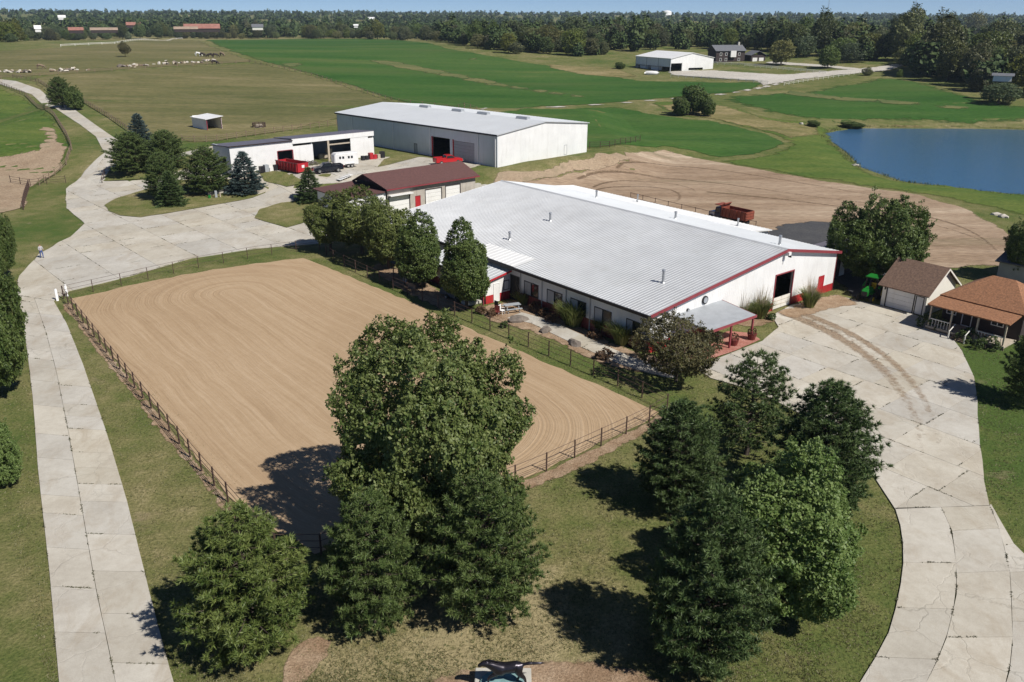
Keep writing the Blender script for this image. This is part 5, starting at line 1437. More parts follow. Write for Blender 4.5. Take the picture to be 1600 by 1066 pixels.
fence('white post fence following the gravel road to the woods', [(1225, 134), (1260, 128), (1300, 122), (1350, 115)], 3.6, 1.2, (0.6, 1.1), 'whitepost', 0.08, 0.05, WG)
fence('far white fence along the top of the upper pasture', [(95, 73), (180, 69), (270, 62), (285, 61)], 12, 1.4, (0.6, 1.2), 'whitepost', 0.15, 0.12, WG)
fence('pale pipe fence along the outside of the barn wing', [(985, 314), (1030, 325), (1080, 337), (1120, 347), (1180, 361)], 2.8, 1.5, (0.6, 1.4), 'rust', 0.05, 0.035)
for k, (a, b) in enumerate(((90, 470), (105, 463))):
    q = GT(a, b)
    o = tag(part(MB().tube([(0, 0, -0.1), (0, 0, 1.35), (0, 0, 1.42)], [0.13, 0.13, 0.05], 12), 'bollard', 'white', None, smooth=True),
            ('white bollard on the drive side of the arena corner post', 'white bollard just inside the arena corner post')[k], 'bollard', 'white bollards at the arena corner')
    o.location = q

# ------------------------------------------------------------------ woodland beyond the fields
def wood_proto(key, seed, h, w, ch, n, size, mat, shape):
    r = np.random.default_rng(seed)
    V, F = crown_fill(r, w, ch, shape, n, size, per=6, bumps=22, amp=0.34)
    V = V + np.array([0, 0, h - ch / 2])
    V[:, 2] = np.maximum(V[:, 2], 0.3)
    T = MB().tube([(0, 0, -0.5), (0, 0, h * 0.6)], [0.35, 0.15], 6)
    tv = np.array(T.v); tf = []
    for q in T.f:
        for j in range(1, len(q) - 1): tf.append((q[0], q[j], q[j + 1]))
    tf = np.array(tf) + len(V)
    mi = np.concatenate([np.zeros(len(F), int), np.ones(len(tf), int)])
    PROTO[key] = (np_mesh(key, np.vstack([V, tv]), np.vstack([F, tf]), [MAT[mat], MAT['bark']], mi), h, w, (V, F))
for k, (h, w, ch, sh_) in enumerate(((13, 11, 11.2, 'round'), (15.5, 9.5, 13.8, 'egg'), (10.5, 12.5, 9.0, 'flat'), (10, 7.5, 9.2, 'flame'), (12, 10, 10.8, 'egg'))):
    wood_proto('wood%d' % k, 40 + k, h, w, ch, 7000, 0.30, 'leaf_wood', sh_)
wr = random.Random(5)
EDGE_X = [-150, 0, 100, 200, 320, 400, 550, 680, 760, 800, 860, 900, 960, 1000, 1110, 1190, 1230, 1290, 1350, 1400, 1420, 1440, 1500, 1560, 1600, 1700, 1800]
EDGE_Y = [70, 67, 64, 62, 61, 61, 61, 65, 78, 86, 89, 91, 86, 84, 80, 84, 92, 98, 100, 99, 108, 122, 137, 152, 160, 172, 176]
def wood_tree(x, y, s, label, group, name='woodland_tree', kk=None):
    k = wr.randrange(5) if kk is None else kk
    o = obj(name, PROTO['wood%d' % k][0], None, (x, y, h1(x, y) - 0.3), (0, 0, wr.uniform(0, 6.28)))
    o.scale = (s * wr.uniform(0.9, 1.15), s * wr.uniform(0.9, 1.15), s)
    tag(o, label, 'tree', group)
    return o
planted = []
def free(x, y, d):
    for a, b in planted:
        if (a - x) ** 2 + (b - y) ** 2 < d * d: return False
    planted.append((x, y)); return True
zones = ((-150, 330, 80, 'leafy tree in the wood beyond the upper pasture', 'trees beyond the upper pasture'),
         (330, 800, 85, 'leafy tree in the belt behind the crest of the crop field', 'trees behind the crop field'),
         (800, 1210, 60, 'leafy tree in the wood behind the distant barn', 'trees behind the distant barn'),
         (1210, 1760, 75, 'leafy tree in the wood beyond the pond', 'trees beyond the pond'))
for x0, x1, n, lab, grp in zones:
    c = tries = 0
    while c < n and tries < 4000:
        tries += 1
        px = wr.uniform(x0, x1)
        e = np.interp(px, EDGE_X, EDGE_Y)
        b = GT(px, e)
        d = wr.expovariate(1 / 45.0) if wr.random() < 0.75 else wr.uniform(0, 150)
        L = math.hypot(b[0], b[1])
        x, y = b[0] * (1 + d / L), b[1] * (1 + d / L)
        if 975 < px < 1215 and d < 45: continue
        if 1215 < px < 1400 and e < 101 and d < 8: continue
        if not free(x, y, 5.5): continue
        s = wr.uniform(0.65, 1.2) * (0.72 if d < 12 else 1.0) * (1.3 if x0 > 1200 else 1.1 if x0 >= 800 else 1.0)
        wood_tree(x, y, s, lab, grp); c += 1
# individual trees that stand out
for px, py, top, wd, lab in ((1220, 102, 62, 38, 'dark tree on the lawn in front of the distant farmhouse'), (1293, 107, 70, 34, 'lone tree on the lawn beside the gravel road'), (1330, 98, 66, 36, 'tree at the bend of the gravel road before the woods'),
                             (1355, 118, 104, 15, 'young evergreen beside the gravel road'), (1405, 121, 108, 10, 'small evergreen shrub at the fork of the gravel road'), (890, 68, 49, 26, 'yellowing tree standing out at the edge of the wood'),
                             (1560, 162, 128, 55, 'pale green bushy tree at the water side edge of the wood'), (1520, 62, 19, 30, 'tallest tree breaking the horizon above the pond')):
    b, hh = height_to(px, py, top)
    t = wood_tree(b[0], b[1], 1.0, lab, None, 'lone_tree')
    me, h, w, _ = PROTO['wood%d' % (1 if wd < 20 else 0)]
    t.data = me; sx = wd / px_per_m(b) / w
    t.scale = (sx, sx, hh / h); planted.append((b[0], b[1]))
for px, py, top, wd, lab in ((1062, 181, 150, 30, 'dark bush at the near side of the clump by the farm track'), (1083, 179, 132, 46, 'loose airy tree in the clump by the farm track'), (1104, 182, 152, 26, 'low bush at the far side of the clump by the farm track'),
                             (968, 108, 97, 18, 'round bush beside the distant barn'), (1270, 198, 188, 22, 'reedy shrub at the near tip of the pond'), (1330, 200, 190, 40, 'low reeds along the far bank of the pond')):
    plant_tree('bushy', 'shrub', lab, 'shrub', px, py, top, wd, wd)
plant_tree('crab', 'snag_tree', 'small gnarled tree alone in the upper pasture', 'tree', 196, 89, 64, 20, 0)

# the rest of the wood, one mass out to the horizon
V0, F0 = [], []
fr = np.random.default_rng(9)
proto_low = []
for k in range(5):
    V, F = PROTO['wood%d' % k][3]
    nq = len(V) // 4
    keep = fr.choice(nq, 420, replace=False)
    q = V.reshape(-1, 4, 3)[keep]
    c = q.mean(1, keepdims=True)
    proto_low.append((c + (q - c) * 3.6))
pos = []
for ring0, ring1, n in ((330, 700, 800), (700, 1300, 2200), (1300, 2400, 2200), (2400, 4600, 2000)):
    m = 0
    while m < n:
        a = fr.uniform(-0.66, 0.66); L = math.sqrt(fr.uniform(ring0 ** 2, ring1 ** 2))
        x, y = math.sin(a) * L, math.cos(a) * L
        m += 1
        px, py = proj((x, y, h1(x, y)))
        if not -120 < px < 1720: continue
        if py > np.interp(px, EDGE_X, EDGE_Y) - 1.5: continue
        if 900 < px < 1240 and L < 430: continue
        # clearings
        if math.sin(x / 130.0 + 1.3) * math.sin(y / 170.0) > 0.4 and L > 620: continue
        pos.append((x, y, L))
allV = []
P2 = np.array(pos); HZ_ = H(P2[:, 0], P2[:, 1])
for i, (x, y, L) in enumerate(pos):
    q = proto_low[i % 5]
    m = 420 if L < 700 else 150 if L < 1100 else (70 if L < 2000 else 36)
    qq = q[:m].copy()
    if m < 420:
        c = qq.mean(1, keepdims=True); qq = c + (qq - c) * math.sqrt(420 / m) * 0.9
    t = fr.uniform(0, 6.28); s = fr.uniform(0.7, 1.2)
    ct, st = math.cos(t) * s, math.sin(t) * s
    vv = np.empty_like(qq)
    vv[..., 0] = qq[..., 0] * ct - qq[..., 1] * st + x
    vv[..., 1] = qq[..., 0] * st + qq[..., 1] * ct + y
    vv[..., 2] = qq[..., 2] * s + HZ_[i] - 0.3
    allV.append(vv.reshape(-1, 3))
AV = np.vstack(allV)
AF = np.arange(len(AV)).reshape(-1, 4)
# colour patches per stand rather than per leaf
t = NT('far_woodland_leaves'); t.set(0.7, 0, 0.2)
v = t.coord()
c = t.ramp(t.noise(v, 0.06, 4, 0.7), [(0.3, (0.03, 0.055, 0.018)), (0.5, (0.058, 0.09, 0.028)), (0.72, (0.12, 0.14, 0.05))])
gi = t.n('NewGeometry')
c = t.mix(t.math('MULTIPLY', gi.outputs['Random Per Island'], 0.5), c, (0.045, 0.062, 0.02))
t.color(c)
MAT['far_wood'] = t.m
o = obj('far_woodland', np_mesh('far_woodland', AV, AF, MAT['far_wood']))
tag(o, 'dense woodland rolling out to the horizon', 'woodland', kind='stuff')

# far roofs and towers above the trees
def far_house(px, py, wpx, hpx, roof, wall, label, dist, name='far_building', cat='building'):
    x, f, d = ray(px, py)
    k = dist / math.hypot(x, f)
    X, Y, Zt = x * k, f * k, CAM_H - d * k
    m = px_per_m((X, Y, Zt))
    w, hh = wpx / m, hpx / m
    root = thing(name, label, cat, (X, Y, Zt - hh - 1.5), 90 + math.degrees(math.atan2(X, Y)), 'buildings among the far trees')
    part(MB().box(-w / 2, w / 2, 0, w * 0.5, 0, 1.5 + hh * 0.35), 'wall', wall, root)
    part(MB().prism([(-0.5, 1.5 + hh * 0.3), (w * 0.5 + 0.5, 1.5 + hh * 0.3), (w * 0.25, 1.5 + hh * 1.05)], 'x', -w / 2 - 0.6, w / 2 + 0.6), 'roof', roof, root)
M_ = MAT
MAT['brickroof'] = plain('red_tile_roof', (0.30, 0.14, 0.11), 0.9, 0.2, 0.4)
MAT['tanroof'] = plain('tan_roof', (0.32, 0.24, 0.18), 0.9, 0.2, 0.4)
far_house(118, 43, 20, 6, 'brickroof', 'darkbrown', 'red-roofed building among the trees above the upper pasture', 900)
far_house(162, 43.5, 38, 5, 'tanroof', 'darkbrown', 'long tan-roofed building among the trees left of the lone snag', 900)
far_house(315, 38, 52, 9, 'brickroof', 'darkbrown', 'largest red-roofed building above the corner of the crop field', 820)
far_house(290, 42, 34, 5, 'tanroof', 'darkbrown', 'tan wing beside the largest red-roofed far building', 815)
far_house(208, 35, 20, 6, 'brickroof', 'darkbrown', 'dark red far building behind the lone snag', 1100)
far_house(58, 40, 8, 7, 'roofwhite', 'white', 'small white house among the trees above the upper pasture', 900)
far_house(96, 24, 10, 5, 'roofwhite', 'white', 'white far building high in the trees', 1500)
far_house(402, 38, 16, 6, 'greyroof', 'cream', 'pale house at the edge of the wood by the crop field', 850)
far_house(580, 27, 9, 4, 'roofwhite', 'white', 'white roof among the trees behind the crop field crest', 1400)
far_house(556, 38, 6, 3, 'roofwhite', 'white', 'tiny white roof in the belt behind the crop field', 950)
far_house(1568, 115, 26, 5, 'greyroof', 'white', 'white house hidden in the trees beyond the pond', 330)
def far_mast(px, top, bot, dist, label):
    x, f, d = ray(px, bot); k = dist / math.hypot(x, f)
    X, Y, Zb = x * k, f * k, CAM_H - d * k
    x, f, d = ray(px, top); k2 = dist / math.hypot(x, f); Zt = CAM_H - d * k2
    root = thing('radio_mast', label, 'mast', (X, Y, Zb - 30), 90, 'radio masts on the horizon')
    hh = Zt - Zb + 30
    for a in (0, 2.09, 4.19):
        part(MB().tube([(1.6 * math.cos(a), 1.6 * math.sin(a), 0), (1.2 * math.cos(a), 1.2 * math.sin(a), hh)], 0.28, 4), 'leg', 'steel', root)
    for z in np.arange(10, hh, 14): part(MB().box(-1.4, 1.4, -1.4, 1.4, z, z + 0.5), 'brace', 'steel', root)
far_mast(1293, -30, 22, 3600, 'tall thin radio mast left of the water tower')
far_mast(1428, -20, 24, 3700, 'faint radio mast just beside the water tower')
far_mast(605, 14, 22, 3600, 'short pale mast on the horizon above the crop field')
x, f, d = ray(1436, 24); k = 3300 / math.hypot(x, f)
wt = thing('water_tower', 'white water tower with a bulbous tank on the horizon', 'water tower', (x * k, f * k, CAM_H - d * k - 8), 90)
r_ = 11.0
prof = [(0.1, 14), (r_ * 0.55, 14.6), (r_ * 0.95, 18), (r_, 21), (r_ * 0.9, 25), (r_ * 0.5, 27.6), (0.1, 28.2)]
part(MB().tube([(0, 0, z) for _, z in prof], [q for q, _ in prof], 20), 'tank', 'white', wt, smooth=True)
part(MB().tube([(0, 0, -12), (0, 0, 15)], [4.5, 3.2], 14), 'column', 'white', wt, smooth=True)
x, f, d = ray(1042, 21); k = 3000 / math.hypot(x, f)
wt = thing('storage_tank', 'wide white domed tank on the horizon behind the distant barn', 'tank', (x * k, f * k, CAM_H - d * k - 6), 90)
prof = [(15, 0), (15.5, 8), (14, 12), (9, 14.5), (0.2, 15.5)]
part(MB().tube([(0, 0, z) for _, z in prof], [q for q, _ in prof], 24), 'tank', 'white', wt, smooth=True)
part(MB().tube([(0, 0, -10), (0, 0, 0)], 15.2, 24), 'base', 'white', wt)

# ------------------------------------------------------------------ vehicles and machines
def wheel(parent, x, y, r, w, rim='chrome'):
    t = part(MB().tube([(x, y - w / 2, r), (x, y - w * 0.3, r), (x, y + w * 0.3, r), (x, y + w / 2, r)], [r * 0.86, r, r, r * 0.86], 20), 'wheel', 'rubber', parent, smooth=False)
    s = 1 if y > 0 else -1
    part(MB().disc((x, y + s * (w / 2 + 0.005), r), 'y', r * 0.58, 0.03, 14), 'rim', rim, t)
def pickup(label, loc, a, paint):
    """x forward, y to the left, 5.6 m long"""
    t = thing('pickup_truck', label, 'pickup truck', loc, a)
    w = 0.95
    body = MB().prism([(-2.8, 0.45), (2.75, 0.45), (2.8, 0.75), (2.65, 1.02), (1.25, 1.14), (-2.8, 1.12)], 'y', -w, w)
    part(body, 'body', paint, t, bevel=0.05)
    part(MB().prism([(-0.75, 1.12), (1.3, 1.13), (0.62, 1.76), (-0.6, 1.78)], 'y', -w * 0.86, w * 0.86), 'cab', paint, t, bevel=0.04)
    for s in (-1, 1):
        part(MB().prism([(-0.58, 1.2), (1.08, 1.2), (0.58, 1.68), (-0.5, 1.68)], 'y', s * w * 0.862, s * (w * 0.862 + 0.012)), 'side_window', 'glass', t)
    part(MB().add([(1.27, -w * .78, 1.19), (1.27, w * .78, 1.19), (0.7, w * .74, 1.71), (0.7, -w * .74, 1.71)], [(0, 1, 2, 3)]), 'windscreen', 'glass', t)
    part(MB().add([(-0.752, -w * .75, 1.22), (-0.752, w * .75, 1.22), (-0.63, w * .72, 1.7), (-0.63, -w * .72, 1.7)], [(3, 2, 1, 0)]), 'rear_window', 'glass', t)
    bed = MB(); bed.box(-2.75, -0.8, -w + 0.02, -w + 0.12, 1.1, 1.38); bed.box(-2.75, -0.8, w - 0.12, w - 0.02, 1.1, 1.38); bed.box(-2.78, -2.68, -w + 0.12, w - 0.12, 1.1, 1.38)
    b = part(bed, 'bed_side', paint, t)
    part(MB().box(-2.66, -0.82, -w + 0.13, w - 0.13, 1.125, 1.135), 'bed_floor', 'black', t)
    for s in (-1, 1):
        part(MB().box(2.7, 2.82, s * 0.7 - 0.16, s * 0.7 + 0.16, 0.78, 0.95), 'headlight', 'chrome', t)
        part(MB().box(-2.83, -2.78, s * 0.8 - 0.1, s * 0.8 + 0.1, 0.85, 1.2), 'tail_light', 'red', t)
        for x in (1.75, -1.75): wheel(t, x, s * 0.86, 0.4, 0.26)
    part(MB().box(2.78, 2.9, -0.9, 0.9, 0.5, 0.68), 'bumper', 'chrome', t)
    return t
q = GT(700, 257); pickup('shiny red pickup parked outside the machine hall doors', (q[0], q[1], q[2] + 0.1), 62, 'carred')
q = GT(512, 270); pickup('black pickup hitched in front of the white horse trailer', (q[0], q[1], q[2] + 0.1), 240, 'carblack')
q = GT(540, 262)
t = thing('horse_trailer', 'white two-axle horse trailer behind the black pickup', 'trailer', (q[0], q[1], q[2] + 0.1), 240)
part(MB().prism([(-2.3, 0.5), (2.0, 0.5), (2.4, 1.0), (2.4, 2.3), (2.1, 2.75), (-2.3, 2.8)], 'y', -1.05, 1.05), 'body', 'white', t, bevel=0.12)
for s in (-1, 1):
    for x in (-1.2, -0.6, 0.5, 1.1): part(MB().box(x, x + 0.38, s * 1.05, s * 1.07, 1.75, 2.2) if s > 0 else MB().box(x, x + 0.38, -1.07, -1.05, 1.75, 2.2), 'window', 'glass', t)
    for x in (-0.95, -0.2): wheel(t, x, s * 1.02, 0.36, 0.24)
    part(MB().box(-1.5, 0.35, s * 1.06 - 0.14, s * 1.06 + 0.14, 0.78, 0.86), 'mudguard', 'white', t)
part(MB().tube([(2.3, 0.5, 0.55), (3.4, 0, 0.5), (2.3, -0.5, 0.55)], 0.06, 6), 'drawbar', 'steel', t)
q = GT(457, 268)
t = thing('dumpster', 'red open-topped roll-off dumpster in front of the long shed', 'dumpster', (q[0], q[1], q[2] + 0.12), 128)
mb = MB(); mb.box(-3.2, 3.2, -1.15, 1.15, 0.2, 0.3); mb.box(-3.2, 3.2, -1.2, -1.1, 0.2, 1.75); mb.box(-3.2, 3.2, 1.1, 1.2, 0.2, 1.75); mb.box(-3.2, -3.1, -1.1, 1.1, 0.3, 1.75); mb.box(3.1, 3.2, -1.1, 1.1, 0.3, 1.75)
part(mb, 'container', 'red', t)
for s in (-1, 1):
    for x in np.linspace(-2.9, 2.9, 8):
        part(MB().box(x - 0.06, x + 0.06, s * 1.26 - 0.055, s * 1.26 + 0.055, 0.22, 1.68), 'rib', 'red', t)
    part(MB().box(-3.24, 3.24, s * 1.22 - 0.05, s * 1.22 + 0.05, 1.7, 1.84), 'top_rail', 'redtrim', t)
part(MB().box(3.21, 3.24, -0.3, 0.3, 0.9, 1.4), 'notice', 'white', t)
for s in (-1, 1):
    for x in (-2.7, 2.7): part(MB().disc((x, s * 0.8, 0.14), 'y', 0.13, 0.25, 10), 'roller', 'black', t)

q = G(1142, 352)
t = thing('dump_truck', 'old orange dump truck with high sided bed parked behind the barn', 'dump truck', (q[0] + 0.2, q[1] + 1.2, 0.1), BA - 90)
t.scale = (0.85, 0.85, 0.85)
bedm = MB(); bedm.box(-3.9, 1.4, -1.2, 1.2, 1.15, 1.3); bedm.box(-3.9, 1.4, -1.25, -1.12, 1.15, 2.75); bedm.box(-3.9, 1.4, 1.12, 1.25, 1.15, 2.75); bedm.box(1.28, 1.4, -1.12, 1.12, 1.3, 3.1)
part(bedm, 'dump_bed', 'orange', t)
for x in np.linspace(-3.6, 1.1, 7):
    for s in (-1, 1): part(MB().box(x - 0.06, x + 0.06, s * 1.3 - 0.05, s * 1.3 + 0.05, 1.2, 2.7), 'rib', 'orange', t)
tg = part(MB().box(-4.0, -3.91, -1.2, 1.2, 1.2, 2.7), 'tailgate', 'orange', t)
for z in (1.45, 1.95, 2.45): part(MB().box(-4.08, -4.01, -1.15, 1.15, z - 0.07, z + 0.07), 'rib', 'orange', tg)
part(MB().box(1.4, 2.9, -1.2, 1.2, 3.0, 3.12).box(1.35, 1.5, -1.2, -1.1, 2.7, 3.0).box(1.35, 1.5, 1.1, 1.2, 2.7, 3.0), 'cab_guard', 'orange', t)
part(MB().tube([(1.3, -1.1, 3.1), (0.9, -0.9, 3.45), (0.9, 0.9, 3.45), (1.3, 1.1, 3.1)], 0.12, 6), 'tarp_hoop', 'orange', t)
part(MB().prism([(1.55, 0.7), (3.0, 0.7), (3.0, 1.6), (2.75, 2.6), (1.6, 2.65)], 'y', -1.0, 1.0), 'cab', 'navy', t, bevel=0.06)
part(MB().prism([(3.0, 0.7), (4.5, 0.7), (4.5, 1.35), (4.3, 1.55), (3.0, 1.65)], 'y', -0.75, 0.75), 'bonnet', 'white', t, bevel=0.06)
part(MB().add([(3.02, -0.85, 1.68), (3.02, 0.85, 1.68), (2.8, 0.8, 2.5), (2.8, -0.8, 2.5)], [(0, 1, 2, 3)]), 'windscreen', 'glass', t)
for s in (-1, 1):
    part(MB().box(1.8, 2.75, s * 1.005 - 0.006, s * 1.005 + 0.006, 1.7, 2.4), 'side_window', 'glass', t)
    for x in (3.7, -1.6, -2.8): wheel(t, x, s * 1.0, 0.52, 0.34, 'white')
part(MB().box(-3.8, 4.4, -0.4, 0.4, 0.62, 0.82), 'chassis', 'black', t)

q = G(1358, 468)
t = thing('tractor', 'green tractor with yellow seat and canopy parked beside the garage', 'tractor', (q[0], q[1], 0.1), 222)
part(MB().prism([(0.2, 0.75), (1.9, 0.75), (1.95, 1.25), (1.7, 1.45), (0.2, 1.5)], 'y', -0.38, 0.38), 'bonnet', 'green', t, bevel=0.06)
part(MB().box(1.95, 2.0, -0.3, 0.3, 0.8, 1.25), 'grille', 'black', t)
part(MB().box(-1.3, 0.3, -0.32, 0.32, 0.55, 0.95), 'transmission', 'green', t, bevel=0.04)
for s in (-1, 1):
    wheel(t, -0.75, s * 0.85, 0.78, 0.42, 'yellow'); wheel(t, 1.35, s * 0.72, 0.44, 0.28, 'yellow')
    part(MB().tube([(-1.5, s * 0.85, 1.15), (-1.2, s * 0.85, 1.55), (-0.5, s * 0.85, 1.65), (0.0, s * 0.85, 1.4)], 0.14, 6), 'mudguard', 'green', t)
    for x in (-1.25, 0.05): part(MB().box(x - 0.05, x + 0.05, s * 0.6 - 0.05, s * 0.6 + 0.05, 1.0, 2.45), 'roll_bar', 'black', t)
part(MB().box(-1.4, 0.2, -0.75, 0.75, 2.45, 2.55), 'canopy', 'green', t, bevel=0.03)
part(MB().box(-0.9, -0.4, -0.28, 0.28, 1.1, 1.25).box(-0.98, -0.85, -0.28, 0.28, 1.1, 1.65), 'seat', 'yellow', t)
part(MB().tube([(0.1, 0, 1.4), (-0.25, 0, 1.62)], 0.03, 6).tube([(-0.22, -0.2, 1.55), (-0.25, 0, 1.75), (-0.28, 0.2, 1.55)], 0.025, 5), 'steering_wheel', 'black', t)
part(MB().tube([(1.1, 0.15, 1.45), (1.1, 0.15, 2.1)], 0.04, 6), 'exhaust', 'black', t)

# ------------------------------------------------------------------ living things: built on joints, grown as one skin
def skin_mesh(name, verts, edges, radii, mats, paint=None, sub=2, root=0):
    me = bpy.data.meshes.new(name + '_joints')
    me.from_pydata(verts, edges, [])
    o = bpy.data.objects.new(name + '_joints', me); COL.objects.link(o)
    o.modifiers.new('skin', 'SKIN')
    bpy.context.view_layer.update()
    sv = me.skin_vertices[0].data
    for i, r in enumerate(radii):
        sv[i].radius = (r, r) if not hasattr(r, '__len__') else r
        sv[i].use_root = (i == root)
    o.modifiers.new('subdivide', 'SUBSURF').levels = sub
    dg = bpy.context.evaluated_depsgraph_get(); dg.update()
    out = bpy.data.meshes.new_from_object(o.evaluated_get(dg))
    out.name = name
    bpy.data.objects.remove(o)
    out.materials.clear()
    for m in mats: out.materials.append(MAT[m])
    for p in out.polygons:
        p.use_smooth = True
        p.material_index = paint(p.center) if paint else 0
    return out
def horse_mesh(name, mat, pose):
    J = {}
    V, E, R = [], [], []
    def add(k, p, r, parent=None):
        J[k] = len(V); V.append(p); R.append(r)
        if parent is not None: E.append((J[parent], J[k]))
    # x forward; withers 1.5 m
    add('loin', (-0.25, 0, 1.22), 0.26)
    add('rump', (-0.62, 0, 1.25), 0.27, 'loin'); add('barrel', (0.15, 0, 1.15), 0.29, 'loin'); add('chest', (0.52, 0, 1.18), 0.27, 'barrel')
    hd = {'graze': ((0.85, 0, 0.95), (1.1, 0, 0.55), (1.22, 0, 0.32), (1.34, 0, 0.08)), 'run': ((0.8, 0, 1.38), (1.12, 0, 1.52), (1.32, 0, 1.52), (1.62, 0, 1.30))}[pose]
    add('neck', hd[0], 0.19, 'chest'); add('poll', hd[1], 0.125, 'neck'); add('cheek', hd[2], 0.125, 'poll'); add('nose', hd[3], 0.07, 'cheek')
    for s in (-1, 1):
        add('ear%d' % s, (hd[1][0] - 0.02, s * 0.07, hd[1][2] + 0.19), 0.028, 'poll')
    tl = {'graze': ((-0.92, 0, 1.15), (-1.0, 0, 0.8), (-1.0, 0, 0.5)), 'run': ((-0.95, 0, 1.38), (-1.3, 0, 1.46), (-1.75, 0, 1.44))}[pose]
    add('tail0', tl[0], 0.06, 'rump'); add('tail1', tl[1], 0.085, 'tail0'); add('tail2', tl[2], 0.035, 'tail1')
    for s in (-1, 1):
        y = 0.17 * s
        if pose == 'graze':
            fx = (0.0, 0.05 * s, 0.02 * s); hx = (0.0, 0.06 * s)
            add('sh%d' % s, (0.5, y, 0.88), 0.135, 'chest'); add('fk%d' % s, (0.5 + 0.06 * s, y, 0.5), 0.068, 'sh%d' % s); add('ff%d' % s, (0.5 + 0.05 * s, y, 0.14), 0.045, 'fk%d' % s); add('fh%d' % s, (0.54 + 0.05 * s, y, 0.03), 0.06, 'ff%d' % s)
            add('st%d' % s, (-0.6, y, 0.9), 0.17, 'rump'); add('hk%d' % s, (-0.78 - 0.05 * s, y, 0.52), 0.075, 'st%d' % s); add('hf%d' % s, (-0.74 - 0.05 * s, y, 0.15), 0.048, 'hk%d' % s); add('hh%d' % s, (-0.69 - 0.05 * s, y, 0.03), 0.06, 'hf%d' % s)
        else:
            dx = 0.28 if s > 0 else -0.05
            add('sh%d' % s, (0.55, y, 0.9), 0.14, 'chest'); add('fk%d' % s, (0.72 + dx, y, 0.62), 0.07, 'sh%d' % s); add('ff%d' % s, (0.62 + dx * 1.5, y, 0.3 - 0.1 * s), 0.045, 'fk%d' % s); add('fh%d' % s, (0.66 + dx * 1.7, y, 0.2 - 0.12 * s), 0.06, 'ff%d' % s)
            dx = -0.3 if s > 0 else 0.12
            add('st%d' % s, (-0.6 + dx * 0.3, y, 0.9), 0.18, 'rump'); add('hk%d' % s, (-0.86 + dx * 0.6, y, 0.55), 0.08, 'st%d' % s); add('hf%d' % s, (-0.82 + dx, y, 0.2), 0.05, 'hk%d' % s); add('hh%d' % s, (-0.74 + dx, y, 0.05), 0.06, 'hf%d' % s)
    return skin_mesh(name, V, E, [q * 1.28 for q in R], [mat])
# bronze horse on its plinth
q = G(786, 1080, 0.0)
pl = thing('plinth', 'square stone plinth with a green patina slab at the bottom edge of the lawn', 'plinth', (q[0], q[1] - 0.1, 0), 90)
part(MB().box(-1.35, 1.35, -1.1, 1.1, 0, 0.5), 'base', 'stone', pl, bevel=0.03)
mb = MB()
rr = random.Random(3)
ring = [(math.cos(a) * (1.05 + rr.uniform(-.1, .12)), math.sin(a) * (0.85 + rr.uniform(-.08, .1))) for a in np.linspace(0, 2 * math.pi, 14, endpoint=False)]
mb.prism(ring, 'z', 0.5, 0.62)
part(mb, 'patina_slab', 'verdigris', pl, bevel=0.02)
st = thing('horse_statue', 'dark bronze statue of a galloping horse on the plinth', 'statue', (q[0] + 0.15, q[1] - 0.1, 0.55), 268)
hb = obj('body', horse_mesh('bronze_horse', 'bronze', 'run'), st)
st.scale = (0.82, 0.82, 0.82)
mane = MB()
for k in range(7):
    f = k / 6
    x, z = 0.62 + 0.5 * f, 1.52 + 0.16 * f
    mane.prism([(x - 0.1, z - 0.08), (x + 0.06, z - 0.02), (x - 0.08, z + 0.12), (x - 0.22, z + 0.06)], 'y', -0.03, 0.03)
part(mane, 'mane', 'bronze', st)
part(MB().tube([(-1.5, 0.02, 1.46), (-1.95, 0.05, 1.5), (-2.25, -0.03, 1.42)], [0.09, 0.07, 0.01], 6), 'tail', 'bronze', st, smooth=True)
# grazing herd in the pasture
hm = {k: horse_mesh('horse_' + k, k2, 'graze') for k, k2 in (('dark', 'darkbrown'), ('white', 'white'), ('bay', 'wood'))}
for px, py, k, a, lab in ((310, 88, 'white', 80, 'white horse grazing at the head of the herd'), (317, 89, 'dark', 100, 'dark horse grazing right behind the white horse'), (328, 90, 'dark', 270, 'dark horse grazing alone in the middle of the herd'),
                          (337, 90, 'dark', 60, 'dark horse grazing between the loner and the hedge'), (347, 88, 'bay', 120, 'brown horse grazing nearest the crop field'), (336, 101, 'dark', 90, 'dark horse standing by the rubble pile below the herd'), (64, 108, 'bay', 70, 'brown animal grazing above the pale rubble near the farm road')):
    q = GT(px, py)
    o = obj('horse', hm[k], None, q, (0, 0, math.radians(90 - a))); o.scale = (1.5, 1.5, 1.35)
    tag(o, lab, 'horse', 'horses grazing in the pasture')
# the person crossing the yard
V = [(0, 0, 0.95), (0, 0, 1.15), (0, 0, 1.36), (0, 0, 1.50), (0.01, 0, 1.60), (0.01, 0, 1.72)]
E = [(0, 1), (1, 2), (2, 3), (3, 4), (4, 5)]
R = [(0.15, 0.12), (0.14, 0.11), (0.17, 0.12), 0.06, 0.095, 0.085]
for s in (-1, 1):
    n = len(V)
    V += [(0.0, s * 0.1, 0.88), (0.05 + 0.08 * s, s * 0.1, 0.48), (-0.02 + 0.12 * s, s * 0.1, 0.08), (0.10 + 0.12 * s, s * 0.11, 0.04)]
    E += [(0, n), (n, n + 1), (n + 1, n + 2), (n + 2, n + 3)]; R += [0.095, 0.068, 0.045, 0.045]
    n = len(V)
    V += [(0, s * 0.2, 1.40), (0.06, s * 0.27, 1.14), (0.22, s * 0.2, 1.02), (0.30, s * 0.17, 1.04)]
    E += [(2, n), (n, n + 1), (n + 1, n + 2), (n + 2, n + 3)]; R += [0.062, 0.048, 0.038, 0.035]
